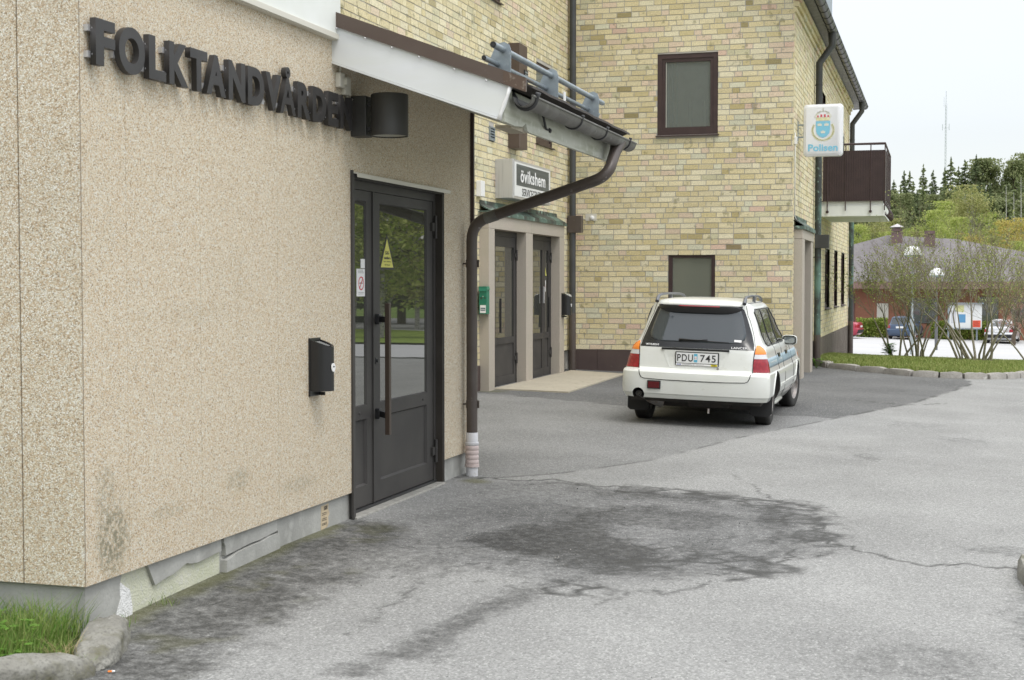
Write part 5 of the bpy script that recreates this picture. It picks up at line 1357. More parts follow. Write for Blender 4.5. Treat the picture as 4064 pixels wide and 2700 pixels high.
# fog lamp, exhaust, mud flaps
w = MB(); w.box(-.498, -.352, -.001, .045, .392, .482, 0, .008); fo = kp('rear_fog_lamp', w, [M['black_plastic']])
w = MB(); w.box(-.487, -.363, -.0045, .03, .402, .470, 0, .004); kp('fog_lens', w, [M['red_dark']], fo)
w = MB(); w.tube([(-.60, .05, .333), (-.59, .12, .325), (-.52, .25, .26), (-.42, .4, .22)], [.030, .030, .034, .06], 16, 0, False); w.tube([(-.42, .4, .22), (-.60, .05, .333)][::-1], [.024, .02], 12, 1)
w.lathe((-.60, .052, .333), [(.0295, 0), (.020, 0), (.019, .06), (0, .06)], 'y', 18, 1)
kp('exhaust', w, [M['steel'], M['ink']], None, 60)
w = MB(); w.tube([(.16, .1, .2), (.16, .09, .15)], .012, 8); kp('tow_eye', w, [M['steel']])
for s_ in (1, -1):
    w = MB(); a, b = s_*.555, s_*.795
    x0, x1 = min(a, b), max(a, b)
    w.prism([(x0, .37), (x0, .14), (x0+.03, .115), (x1-.04, .115), (x1, .15), (x1, .37)], .44, .452, 'y'); kp('mud_flap', w, [M['black_rubber']])
# roof rails
for s_ in (1, -1):
    w = MB(); xr = s_*.475
    pth = [(xr, .29, 1.33), (xr, .35, 1.378), (xr*.99, .46, 1.402), (xr*.98, .9, 1.412), (xr*.97, 1.6, 1.405), (xr*.96, 1.85, 1.385), (xr*.955, 1.95, 1.35)]
    w.tube(pth, [.022, .019, .015, .013, .013, .016, .02], 10); w.box(xr-.016, xr+.016, 1.08, 1.14, 1.34, 1.41, 0, .004)
    kp('roof_rail', w, [M['rail_grey']], None, 60)
    w = MB(); w.tube([SH.at(1.335, SH.a_of(1.335, ('y', .32+.15*i))*s_, .001) for i in range(11)], .0035, 6); kp('roof_gutter', w, [M['seam']])
# side windows, door seams, handles, stripe and mirrors on both sides
for s_ in (1, -1):
    sw = [('rear_quarter_window', [(.885, ('y', .60), ('y', 1.02)), (1.0, ('y', .535), ('y', .985)), (1.15, ('y', .475), ('y', .935)), (1.235, ('y', .46), ('y', .90)), (1.262, ('y', .52), ('y', .87))]),
          ('rear_door_window', [(.885, ('y', 1.06), ('y', 1.62)), (1.05, ('y', 1.02), ('y', 1.62)), (1.262, ('y', .92), ('y', 1.60))]),
          ('front_door_window', [(.885, ('y', 1.70), ('y', 2.45)), (.98, ('y', 1.69), ('y', 2.40)), (1.12, ('y', 1.68), ('y', 2.15)), (1.262, ('y', 1.66), ('y', 1.86))])]
    for nm, rw in sw: kp(nm, SH.patch(rw, .003, 12, 10, .004, s_), [M['side_glass']], None, 60)
    w = MB()
    for pts in ([(.885, ('y', .59)), (1.0, ('y', .525)), (1.15, ('y', .465)), (1.24, ('y', .45)), (1.27, ('y', .52)), (1.272, ('y', 1.1)), (1.272, ('y', 1.85)), (1.12, ('y', 2.17)), (.98, ('y', 2.42)), (.878, ('y', 2.50))], [(.878, ('y', .60)), (.878, ('y', 1.5)), (.878, ('y', 2.48))],
                [(.885, ('y', 1.04)), (1.05, ('y', 1.0)), (1.262, ('y', .905))], [(.885, ('y', 1.66)), (1.1, ('y', 1.65)), (1.262, ('y', 1.63))]):
        L = surf_line(pts, .003); w.tube([(p[0]*s_, p[1], p[2]) for p in L], .008, 6)
    kp('window_trim', w, [M['black_plastic']], None, 180)
    w = MB()
    for pts in ([(.87, ('y', 1.66)), (.6, ('y', 1.64)), (.28, ('y', 1.60))], [(.87, ('y', 1.02)), (.70, ('y', 1.10)), (.60, ('y', 1.16))], [(.87, ('y', 2.58)), (.5, ('y', 2.60)), (.28, ('y', 2.60))]):
        L = surf_line(pts, .001); w.tube([(p[0]*s_, p[1], p[2]) for p in L], .003, 5)
    kp('door_seam', w, [M['seam']], None, 180)
    w = MB()
    w2 = SH.patch([(.405, ('y', 1.16), ('y', 2.90)), (.435, ('y', 1.16), ('y', 2.90))], .012, 12, 2, .012, s_); kp('rub_strip', w2, [M['car_white']])
    for y in (1.22, 1.98):
        w = SH.patch([(.735, ('y', y), ('y', y+.17)), (.775, ('y', y), ('y', y+.17))], .012, 4, 2, .012, s_); kp('door_handle', w, [M['black_plastic']])
    st_ = kp('side_stripe', SH.patch([(.655, ('y', .27), ('y', 3.3)), (.755, ('y', .27), ('y', 3.3))], .002, 40, 3, .003, s_), [M['blue_stripe']], None, 180)
    for (ya, yb_) in ((.42, .98), (1.25, 1.58)):
        z = .705; a0 = Vector(SH.at(z, SH.a_of(z, ('y', ya))*s_, .0045)); a1 = Vector(SH.at(z, SH.a_of(z, ('y', yb_))*s_, .0045))
        place_text('stripe_text', 'www.polisen' if ya < 1 else 'polisen', (a1-a0).length, .040, (a0+a1)/2, (a1-a0)*s_, (-.12*s_, 0, 1), M['stripe_text'], st_, .001, .02)
    # mirror
    w = MB(); my = 2.22
    w.tube([(s_*.655, my, .86), (s_*.72, my-.01, .868)], [.03, .022], 8)
    prof = []
    N = 20; rings = []
    for (yy, k) in ((-.005, .93), (.0, 1.0), (.03, 1.0), (.07, .86), (.095, .5), (.10, .05)):
        rings.append([(s_*(.775+.092*k*math.copysign(abs(math.cos(a))**.6, math.cos(a))), my+yy, .885+.060*k*math.copysign(abs(math.sin(a))**.6, math.sin(a))) for a in [2*math.pi*i/N for i in range(N)]])
    vs = [v for r in rings for v in r]; w.add(vs, [(i*N+j, i*N+(j+1) % N, (i+1)*N+(j+1) % N, (i+1)*N+j) for i in range(5) for j in range(N)])
    mo = kp('wing_mirror', w, [M['car_white']], None, 50)
    w = MB(); ring = [(s_*(.775+.066*math.copysign(abs(math.cos(a))**.6, math.cos(a))), my-.007, .887+.038*math.copysign(abs(math.sin(a))**.6, math.sin(a))) for a in [2*math.pi*i/N for i in range(N)]]
    w.add(ring, [tuple(range(N))]); kp('mirror_glass', w, [glass_mat('mirror_glass', (.12, .14, .15), 3.0, .03)], mo)
    w = MB(); ring2 = [(s_*(.775+.072*math.copysign(abs(math.cos(a))**.6, math.cos(a))), my-.0055, .887+.043*math.copysign(abs(math.sin(a))**.6, math.sin(a))) for a in [2*math.pi*i/N for i in range(N)]]
    w.add(ring2, [tuple(range(N))]); kp('mirror_frame', w, [M['black_plastic']], mo)
    # arch lips
    for (cy, cz) in (AR, AF):
        w = MB(); L = []
        for i in range(19):
            a = R(8)+(math.pi-R(16))*i/18; y = cy+.328*math.cos(a); z = cz+.328*math.sin(a)
            L.append(Vector(SH.at(z, SH.a_of(z, ('y', y))*s_, .002)))
        w.tube(L, .006, 7); kp('arch_lip', w, [M['car_white']], None, 180)
    w = MB(); q_ = SH.patch([(.62, ('y', 3.78), ('y', 3.86)), (.68, ('y', 3.78), ('y', 3.86))], .004, 3, 2, .008, s_); kp('side_marker', q_, [M['amber']])
for (x, y) in ((.67, AR[0]), (-.67, AR[0]), (.685, AF[0]), (-.685, AF[0])):
    wheel('tyre', x, y, .272, 1 if x > 0 else -1, car, .285, .165, R(-8) if y > 2 else 0)
w = MB(); w.tube([(.69, 2.2, .21), (.72, 2.0, .205), (.73, 1.3, .205), (.70, 1.12, .21)], .02, 8); kp('sill_edge', w, [M['car_white']], None, 60)

# ------------------------------------------------------------------ things on and round the buildings
# lettering FOLKTANDVARDEN (each letter its own part)
LX = -3.521
ls = thing('letter_sign', 'row of dark metal capital letters standing off the pebble-dash wall', 'sign', (XA, 5.46, 2.45))
WORD = "FOLKTANDVÅRDEN"
Wd = {'F': .150, 'O': .215, 'L': .150, 'K': .178, 'T': .170, 'A': .198, 'N': .182, 'D': .188, 'V': .190, 'Å': .198, 'R': .172, 'E': .150}
gap = .030
KN = {'TA': -.040, 'DV': -.012, 'VÅ': -.045, 'LK': .0, 'KT': -.012, 'ÅR': -.006, 'OL': .004}
tot = sum(Wd[c] for c in WORD)+gap*(len(WORD)-1)+sum(KN.get(a+b, 0) for a, b in zip(WORD[:-1], WORD[1:]))
LEN = 2.82
kf = LEN/tot; y = 5.44; H_ = .203
for i, ch in enumerate(WORD):
    wdt = Wd[ch]*kf; hh = H_*(1.30 if ch == 'Å' else 1.05 if ch == 'O' else 1.0)
    me = textmesh(ch, wdt, hh, .030, .046 if ch not in 'Å' else .022); me.materials.clear(); me.materials.append(M['letter']); me.name = 'letter'
    zc = 2.455+H_/2 + (hh-H_)/2*(1 if ch == 'Å' else 0) 
    bm = bmesh.new(); bm.from_mesh(me)
    for v in bm.verts: v.co = Vector((LX-.030+v.co.z, y+wdt/2+v.co.x, zc+v.co.y))-Vector((XA, 5.46, 2.45))
    bm.to_mesh(me); bm.free()
    lo = link('letter', me, ls)
    for (fy, fz) in ((.10, .78), (.10, .22)) if ch not in 'TOVAÅ' else ((.5, .8), (.5, .12)) if ch in 'T' else ((.04, .35), (.96, .35)) if ch == 'O' else ((.2, .2), (.85, .2)):
        w = MB(); yy = y+wdt*fy-.02*(1 if ch not in 'TO' else 0); zz = 2.455+H_*fz
        w.box(0.0, LX-.028-XA, yy-.014-5.46, yy+.014-5.46, zz-.014-2.45, zz+.014-2.45); w.lathe((LX-.016-XA, yy-.0-5.46-.0, zz-2.45), [(.004, -.001), (0, -.001)], 'x', 8)
        w.build('standoff', [M['alu']], lo)
    y += wdt+(gap+KN.get(WORD[i:i+2], 0))*kf
ls_len = y

# wall lamp: flat mount and round hood
t = thing('wall_lamp', 'dark grey cylindrical lamp on the wall above the brown door', 'lamp', (XA, 8.40, 2.43))
w = MB(); w.box(.0, .105, -.055, .055, .0, .255, 0, .006); w.build('mount', [M['lamp_grey']], t)
w = MB(); w.box(.105, .135, -.03, .03, .035, .06); w.box(.105, .135, -.03, .03, .195, .22); w.build('arm', [M['dark_iron']], t)
w = MB(); rr = .118; c_ = (.125+rr, 0, 0)
w.lathe(c_, [(.0, .262), (rr-.004, .262), (rr, .258), (rr, .0), (rr-.006, .0), (rr-.006, .05), (0, .05)], 'z', 48); w.build('shade', [M['lamp_grey']], t, 40)
w = MB(); w.lathe(c_, [(.0, .02), (rr-.02, .018), (rr-.008, .008), (rr-.007, .05)], 'z', 40); w.build('diffuser', [mat('lamp_diffuser', (.42, .42, .36), .5)], t, 40)
t = thing('junction_box', 'cream plastic junction boxes with a cable under the canopy corner', 'junction box', (XA, 8.13, 2.74))
w = MB(); w.box(0, .035, -.02, .055, -.03, .06, 0, .006); w.box(0, .03, .065, .16, -.065, .045, 0, .006); w.box(0.005, .05, .04, .07, -.01, .03, 0, .003); w.build('box', [M['offwhite']], t)
w = MB(); w.tube([(.012, .02, .06), (.012, .03, .10), (.012, -.0, .13)], .006, 6); w.tube([(.012, .12, -.065), (.012, .20, -.085), (.012, .25, -.06), (.012, .29, -.11), (.012, .30, -.2)], .006, 6); w.build('cable', [M['offwhite']], t, 180)

# wall ashtrays
def ashtray(loc, label, grp, sc=1.0, rz=0):
    t = thing('ashtray', label, 'ashtray', loc, rz, grp)
    w = MB(); w.box(0, .012, -.075*sc, .075*sc, 0, .345*sc); w.box(.012, .05, .045*sc, .055*sc, -.0, .02); w.build('back_plate', [M['black_plastic']], t)
    w = MB(); n = 12; pr = []
    for i in range(n+1):
        a = math.pi*i/n; pr.append((.012+.115*sc*math.sin(a)**.8 if 0 < i < n else .012, -.070*sc*math.cos(a)))
    zt = [.335*sc-.55*(p[0]-.012)**1.15*.9 for p in pr]
    vs = [(p[0], p[1], .03*sc) for p in pr]+[(p[0], p[1], z) for p, z in zip(pr, zt)]
    vs += [(.012+(p[0]-.012)*.86, p[1]*.86, z-.0) for p, z in zip(pr, zt)]+[(.012+(p[0]-.012)*.86, p[1]*.86, z-.018) for p, z in zip(pr, zt)]
    k = n+1; fs = [(i, i+1, k+i+1, k+i) for i in range(n)]+[(k+i, k+i+1, 2*k+i+1, 2*k+i) for i in range(n)]+[(2*k+i, 2*k+i+1, 3*k+i+1, 3*k+i) for i in range(n)]+[tuple(range(n, -1, -1)), tuple(range(3*k, 4*k))]
    w.add(vs, fs); w.build('bin', [M['black_plastic']], t, 40)
    w = MB(); c = Vector((.012, 0, 0))
    for i in range(7):
        x0 = .02+.011*i*sc; z0 = .335*sc-.55*(x0-.012)**1.15*.9-.013
        w.box(x0, x0+.005, -.04*sc, .04*sc, z0, z0+.004)
    w.build('grate', [M['alu']], t)
    w = MB(); w.lathe((.128*sc, .0, .17*sc), [(0, .002), (.026, .002), (.026, -.003)], 'x', 20); w.build('sticker', [M['paper']], t, 40)
    w = MB(); w.box(.1305*sc, .1315*sc, -.012, .012, .172*sc, .178*sc); w.build('sticker_print', [M['ink']], t)
    return t
AG = 'black wall ashtrays'
ashtray((XA, 7.775, .835), 'black wall ashtray with round white sticker on the pebble-dash wall', AG)
a2 = ashtray((XB+.137, 22.10, .97), 'black wall ashtray with crumpled litter on top, beside the double entrance', AG, 1.12)
a2.rotation_euler = (0, 0, R(-0))
w = MB(); q = random.Random(8)
bm = bmesh.new(); bmesh.ops.create_icosphere(bm, subdivisions=2, radius=.045)
for v in bm.verts: v.co *= q.uniform(.7, 1.25); v.co += Vector((.09, 0, .33))
w.bm(bm); o = w.build('litter', [mat('crumpled_foil', (.55, .55, .52), .3, metal=.4)]); o.location = (XB+.137, 22.10, .97)
tag(o, 'crumpled silver litter lying on the ashtray beside the double entrance', 'litter')

# green mailbox
t = thing('mailbox', 'green metal mailbox with white shop sticker on the stone pillar', 'mailbox', (XB+.10, 18.19, 1.10))
w = MB(); w.box(-.06, .045, -.13, -.004, 0, .33, 0, .004); w.build('box', [M['green_box']], t)
w = MB(); w.prism([(-.065, .37), (.04, .37), (.055, .325), (.048, .325), (-.065, .355)], -.135, .0, 'y'); w.prism([(-.13, .366), (-.145, .305), (-.139, .305), (-.124, .366)], -.062, .050, 'x'); w.build('lid', [M['green_box']], t)
w = MB(); w.box(-.045, .035, -.1335, -.1305, .015, .12); st_ = w.build('sticker', [M['paper']], t)
w = MB(); w.box(-.038, .028, -.1345, -.1340, .045, .085); w.build('sticker_print', [mat('shop_blue', (.06, .11, .14), .5)], st_)
place_text('sticker_text', 'övikshem', .058, .022, (-.005, -.1352, .066), (1, 0, 0), (0, 0, 1), M['paper'], st_, .0005, .02)
w = MB(); w.lathe((-.005, -.1305, .235), [(.008, 0), (.006, -.005), (0, -.005)], 'y', 12); w.build('lock', [M['alu']], t)
w = MB()
for k in range(5): w.box(-.04+.005*k, -.037+.005*k, -.1325, -.1305, .195+.006*(k % 3), .225)
for k in range(5): w.box(.012+.004*k, .015+.004*k, -.1325, -.1305, .205+.005*(k % 2), .225)
w.build('scratches', [M['win_frame']], t)

# lit shop sign
t = thing('shop_sign', 'boxed white sign with a dark name panel over the double entrance', 'sign', (XB, 18.91, 2.69))
w = MB(); SX = .26; L_ = 1.98
w.box(0, SX, .0, L_, 0, .545, 0, .01); w.box(-.0, .10, -.006, L_+.006, .004, .541); w.build('case', [M['alu']], t)
w = MB(); w.box(SX+.0005, SX+.006, .05, L_-.05, .035, .51, 0, .002); f_ = w.build('sign_face', [M['plate_white']], t)
w = MB(); w.box(SX+.0065, SX+.008, .14, L_-.13, .19, .485); w.build('name_panel', [mat('slate_panel', (.045, .06, .07), .35, var=(2, (.10, .12, .13), .4, .7, 4, (1, .4, 9)))], t)
place_text('sign_text', 'övikshem', 1.30, .185, (SX+.0085, .99, .335), (0, 1, 0), (0, 0, 1), M['paper'], t, .002, .02, 1.1)
place_text('sign_text', 'SERVICECENTRAL', 1.20, .105, (SX+.0068, 1.02, .108), (0, 1, 0), (0, 0, 1), M['ink'], t, .002, 0, 1.0)
t = thing('meter_box', 'small white wall box left of the shop sign', 'wall box', (XB, 18.06, 2.67))
w = MB(); w.box(0, .07, 0, .17, 0, .21, 0, .006); w.build('box', [M['white_plastic']], t)
w = MB(); w.tube([(.04, .17, .16), (.05, .2, .17), (.05, .2, .12)], .008, 6); w.build('cable', [M['ink_grey']], t, 180)
t = thing('alarm_button', 'round white alarm button on a cream plate on the brick gable', 'alarm button', (-5.61, YC, 2.62))
w = MB(); w.box(-.095, .095, -.012, 0, -.06, .06); w.build('plate', [M['offwhite']], t)
w = MB(); w.lathe((0.02, -.012, -.012), [(.04, 0), (.04, -.02), (.028, -.035), (0, -.038)], 'y', 24); w.build('button', [M['white_plastic']], t, 50)
w = MB(); w.tube([(-.095, -.006, -.03), (-.24, -.006, -.02)], .006, 6); w.build('cable', [M['offwhite']], t, 180)
t = thing('wall_cable', 'thin white cable running down the brick corner by the police sign', 'cable', (XD, 23.42, 2.6))
w = MB(); w.tube([(.012, 0, 0), (.012, 0, 1.1), (.012, 0, 1.34)], .009, 6); w.tube([(.012, 0, 0), (.012, .5, -.08), (.012, 1.6, -.1)], .008, 6); w.build('cable', [M['white_plastic']], t, 180)
w = MB(); w.box(0, .045, -.03, .03, 1.16, 1.28, 0, .004); w.build('switch', [M['white_plastic']], t)

# police sign: rounded light box on two brackets
t = thing('police_sign', 'white police light box with blue crowned shield, hung from the brick corner', 'sign', (XD, 23.95, 4.02))
SW, SH_ = .640, .855; cx = .415
def rrect(w_, h_, r, n=6):
    o = []
    for (sx, sy, a0) in ((1, 1, 0), (-1, 1, 90), (-1, -1, 180), (1, -1, 270)):
        for i in range(n+1):
            a = R(a0+90*i/n); o.append((sx*(w_/2-r)+r*math.cos(a), sy*(h_/2-r)+r*math.sin(a)))
    return o
w = MB(); loops = []
for (dy, k) in ((-.075, -.045), (-.068, -.035), (-.055, -.008), (-.03, 0), (.03, 0), (.055, -.008), (.075, -.045)):
    loops.append([(cx+a, dy, b) for a, b in rrect(SW+2*k, SH_+2*k, .06)])
n = len(loops[0]); w.add([v for l_ in loops for v in l_], [(i*n+j, i*n+(j+1) % n, (i+1)*n+(j+1) % n, (i+1)*n+j) for i in range(len(loops)-1) for j in range(n)]+[tuple(range(n-1, -1, -1)), tuple(range((len(loops)-1)*n, len(loops)*n))])
w.build('light_box', [mat('acrylic_white', (.78, .79, .81), .25, coat=.3)], t, 30)
w = MB(); w.lathe((cx, 0, 0), [(0, 0)], 'z', 3) if False else None
for dz in (.10, -.10):
    w.box(0, cx-SW/2+.01, -.018, .018, dz-.012, dz+.012)
w.box(.0, .012, -.03, .03, -.16, .16); w.lathe((.05, 0, 0), [(.05, -.004), (.056, -.004), (.056, .004), (.05, .004)], 'y', 20)
w.build('bracket', [M['galv']], t)
FY = -.0765
m_blue = mat('shield_blue', (.22, .55, .72), .35); m_gold = mat('crest_gold', (.66, .64, .36), .4, var=(30, (.76, .74, .52), .45, .6)); m_red = mat('crest_red', (.62, .10, .12), .4); m_pale = mat('crest_pale', (.74, .73, .62), .4)
def flat(name, polys, m, dy=0.0):
    w = MB()
    for P_ in polys: w.prism([(cx+a, b) for a, b in P_], FY-.0015-dy, FY-dy, 'y')
    return w.build(name, [m], t)
def crown(x, z, s_): return [[(x-.03*s_, z-.02*s_), (x+.03*s_, z-.02*s_), (x+.034*s_, z+.018*s_), (x+.018*s_, z+.002*s_), (x+.014*s_, z+.026*s_), (x+.005*s_, z+.006*s_), (x, z+.034*s_), (x-.005*s_, z+.006*s_), (x-.014*s_, z+.026*s_), (x-.018*s_, z+.002*s_), (x-.034*s_, z+.018*s_)]]
shield = [(-.115, .145), (.115, .145), (.112, .0), (.10, -.055), (.06, -.10), (0, -.125), (-.06, -.10), (-.10, -.055), (-.112, .0)]
wr = []
for k in range(13):                # wreath leaves round the shield
    for s_ in (1, -1):
        a = R(-88+k*9.5); rx_, rz_ = .168, .165; c_ = (s_*rx_*math.cos(a), -.0+rz_*math.sin(a)+.0)
        d_ = Vector((s_*math.cos(a), math.sin(a))); tt = Vector((-s_*math.sin(a), math.cos(a)))
        for q_ in (1, -1):
            e_ = (tt*.8+d_*q_*.6).normalized(); p0 = Vector(c_)-e_*.01; nrm = Vector((-e_.y, e_.x))
            wr.append([tuple(p0), tuple(p0+e_*.022+nrm*.011), tuple(p0+e_*.046), tuple(p0+e_*.022-nrm*.011)])
flat('wreath', wr, m_gold)
flat('shield', [shield], m_blue, .002)
flat('shield_crown', crown(-.055, .09, 1.1)+crown(.055, .09, 1.1)+crown(0, -.03, 1.1), m_pale, .004)
cr_ = [[(-.105, .155), (.105, .155), (.115, .205), (-.115, .205)]]
flat('crown_band', cr_, m_gold, .001)
arc_ = [[(-.125+.0, .21), (-.10, .21), (-.075, .265), (-.03, .30), (-.03, .315), (-.09, .29)], [(.125, .21), (.10, .21), (.075, .265), (.03, .30), (.03, .315), (.09, .29)], [(-.012, .295), (.012, .295), (.012, .33), (-.012, .33)], [(-.005, .33), (.005, .33), (.005, .365), (-.005, .365)], [(-.016, .345), (.016, .345), (.016, .353), (-.016, .353)]]
for k in range(13):
    a = R(15+150*k/12); arc_.append([(.135*math.cos(a)+.010*math.cos(b), .195+.115*math.sin(a)+.010*math.sin(b)) for b in [R(60*i) for i in range(6)]])
flat('crown_arch', arc_, m_pale, .001)
flat('crown_lining', [[(x-.020, .212), (x+.020, .212), (x+.012, .228), (x+.018, .255), (x-.018, .255), (x-.012, .228)] for x in (-.028, .028)]+[[(x-.020, .210), (x+.020, .210), (x+.010, .222), (x+.014, .240), (x-.014, .240), (x-.010, .222)] for x in (-.082, .082)], m_red, .003)
place_text('sign_text', 'Polisen', .475, .115, (cx-.0, FY-.0005, -.285), (1, 0, 0), (0, 0, 1), m_blue, t, .002, .025)

# stickers on the near door
def flat_thing(name, label, cat, y0, y1, z0, z1, m, X=XD_+.0035-.006):
    o = thing(name, label, cat, (X, (y0+y1)/2, (z0+z1)/2)); w = MB(); w.box(0, .0012, -(y1-y0)/2, (y1-y0)/2, -(z1-z0)/2, (z1-z0)/2); w.build('sheet', [m], o); return o
XG_ = XD_-.0055
t = flat_thing('no_smoking_notice', 'white no-smoking notice on the narrow pane of the near door', 'notice', 8.585, 8.735, 1.42, 1.60, M['paper'], XG_)
w = MB(); w.lathe((.0014, 0, -.005), [(.045, 0), (.045, .0008), (.037, .0008), (.037, 0)], 'x', 28); w.prism([(-.034, -.040), (-.026, -.043), (.034, .030), (.027, .034)], .0013, .0024, 'x'); w.build('ban_ring', [M['red_print']], t)
w = MB(); w.box(.0013, .002, -.028, .026, -.009, .001); w.tube([(.0016, .02, .004), (.0016, .022, .018), (.0016, .012, .024)], .0015, 5)
for k in range(3): w.box(.0013, .0016, -.05, .05-.01*k, .062+.009*k, .066+.009*k)
w.box(.0013, .0016, -.05, .045, -.066, -.063); w.box(.0013, .0016, -.05, .04, -.076, -.073); w.build('print', [M['ink_grey']], t)
t = flat_thing('paper_note', 'small white folded note stuck above the no-smoking notice', 'note', 8.655, 8.735, 1.605, 1.665, M['paper'], XG_)
def triangle_sign(y, z, s_, X, label, txt=True):
    t = thing('gas_warning_sign', label, 'warning sign', (X, y, z), 0, 'yellow triangular gas warning stickers')
    w = MB(); w.prism([(-.5*s_, 0), (.5*s_, 0), (0, .86*s_)], 0, .001, 'x'); w.build('border', [M['ink']], t)
    w = MB(); w.prism([(-.40*s_, .05*s_), (.40*s_, .05*s_), (0, .74*s_)], .0012, .002, 'x'); w.build('face', [M['yellow']], t)
    if txt:
        for s, wd, hh, zz in (('GAS-', .26, .085, .40), ('behållare', .42, .065, .28), ('Tages i säkerhet', .50, .04, .19), ('vid brand', .34, .04, .115)):
            place_text('warning_text', s, wd*s_, hh*s_, (.0022, 0, zz*s_), (0, 1, 0), (0, 0, 1), M['ink'], t, .0005, .03 if hh > .06 else 0)
    return t
triangle_sign(9.12, 1.60, .285, XG_, 'yellow triangular GAS-behållare sticker on the wide pane of the near door')
XE_ = XB-.031
triangle_sign(21.62, 1.62, .24, XE_, 'yellow triangular sticker on the right door of the double entrance', False)
t = flat_thing('small_notice', 'small white no-smoking notice below the triangle on the right entrance door', 'notice', 21.57, 21.67, 1.38, 1.56, M['paper'], XE_)
w = MB(); w.lathe((.0014, 0, 0), [(.03, 0), (.03, .0008), (.024, .0008)], 'x', 18); w.box(.0013, .002, -.02, .02, -.003, .003); w.build('ban_ring', [M['red_print']], t)
t = flat_thing('small_notice', 'narrow white and red notice on the left entrance door', 'notice', 18.60, 18.68, 1.34, 1.52, M['paper'], XE_)
w = MB(); w.box(.0013, .0018, -.02, .02, .02, .07); w.build('print', [M['red_print']], t)
t = thing('label_sticker', 'torn yellowed label with barcode on the grey plinth', 'label', (XP+.0005, 7.985, .075))
w = MB(); w.prism([(-.065, -.075), (.03, -.07), (.05, -.045), (.045, -.01), (.065, .01), (.045, .04), (.05, .075), (-.06, .07)], 0, .001, 'x'); w.build('paper', [mat('old_label', (.56, .46, .31), .8, var=(20, (.45, .36, .24), .5, .7))], t)
w = MB()
for k in range(8): w.box(.0012, .0014, -.02+.007*k, -.0165+.007*k+(k % 3)*.001, .04, .065)
for z in (.022, .012, -.012, -.022, -.042, -.05): w.box(.0012, .0014, -.05, .02, z, z+.004)
w.build('print', [M['ink']], t)

# ------------------------------------------------------------------ kerb stones and small stones
M['kerb'] = mat('kerb_granite', (0.30, 0.285, 0.26), .85, bump=(40, .5), var=[(4, (.38, .36, .33), .4, .65), (60, (.20, .19, .17), .5, .75), (9, (.50, .49, .47), .66, .74)])
M['kerb_near'] = mat('kerb_grey', (0.20, 0.195, 0.17), .88, bump=(45, .8), var=[(6, (.27, .265, .235), .4, .65), (9, (.12, .115, .075), .5, .7), (70, (.14, .135, .12), .5, .7), (25, (.36, .35, .33), .66, .75)])
def lump(name, pts, wid, z0, z1, m, label, cat='kerb stone', grp=None, amp=.008, seed=0, bev=.02, chip=True):
    """a stone of rounded box section along a polyline"""
    q = random.Random(seed); L = [Vector((a, b, 0)) for a, b in pts]; c = sum(L, Vector())/len(L)
    vs = []; n = len(L); sec = [(-.5, 0), (-.5, .75), (-.38, 1), (.38, 1), (.5, .75), (.5, 0)]
    out = []
    steps = 5; PL = []
    for a, b in zip(L[:-1], L[1:]):
        for i in range(steps): PL.append(a.lerp(b, i/steps))
    PL.append(L[-1]); N = len(PL)
    w = MB()
    for i, p in enumerate(PL):
        tdir = (PL[min(i+1, N-1)]-PL[max(i-1, 0)]).normalized(); nr = Vector((-tdir.y, tdir.x, 0))
        e_ = 1-.10*(i in (0, N-1))
        for (a, h) in sec:
            vs.append((p.x+nr.x*a*wid*e_+q.uniform(-amp, amp)-c.x, p.y+nr.y*a*wid*e_+q.uniform(-amp, amp)-c.y, z0+(z1-z0)*h*(e_ if h else 1)+(q.uniform(-amp, amp) if h else 0)))
    S = len(sec); fs = [(i*S+j, i*S+j+1, (i+1)*S+j+1, (i+1)*S+j) for i in range(N-1) for j in range(S-1)]+[tuple(range(S)), tuple(range((N-1)*S+S-1, (N-1)*S-1, -1))]
    w.add(vs, fs); me = w.mesh(name, [m]); shade(me, 45)
    o = link(name, me); zc = ZG(c.x, c.y); o.location = (c.x, c.y, zc); return tag(o, label, cat, grp)
words = ['leftmost kerb stone of the lawn edge, flecked with white', 'second kerb stone from the left along the lawn edge', 'kerb stone with white flecks left of the middle of the lawn edge', 'long reddish kerb stone in the middle of the lawn edge', 'kerb stone right of the grassy gap in the lawn edge', 'short pale kerb stone before the right-hand shrub', 'short kerb stone where the lawn edge begins to curve away', 'curved kerb stone at the right side of the lawn', 'farther kerb stone on the right side of the lawn', 'farthest kerb stone seen on the right side of the lawn', 'kerb stone near the far right corner of the lawn', 'kerb stone at the far right corner of the lawn', 'last kerb stone behind the right corner of the lawn']
for i in range(len(KERB)-1):
    a, b = Vector(KERB[i]), Vector(KERB[i+1]); d_ = (b-a).normalized()*.012
    lump('kerb_stone', [tuple(a+d_), tuple(b-d_)], .15, -.06, .105, M['kerb'], words[i], 'kerb stone', 'kerb stones round the lawn', .005, i)
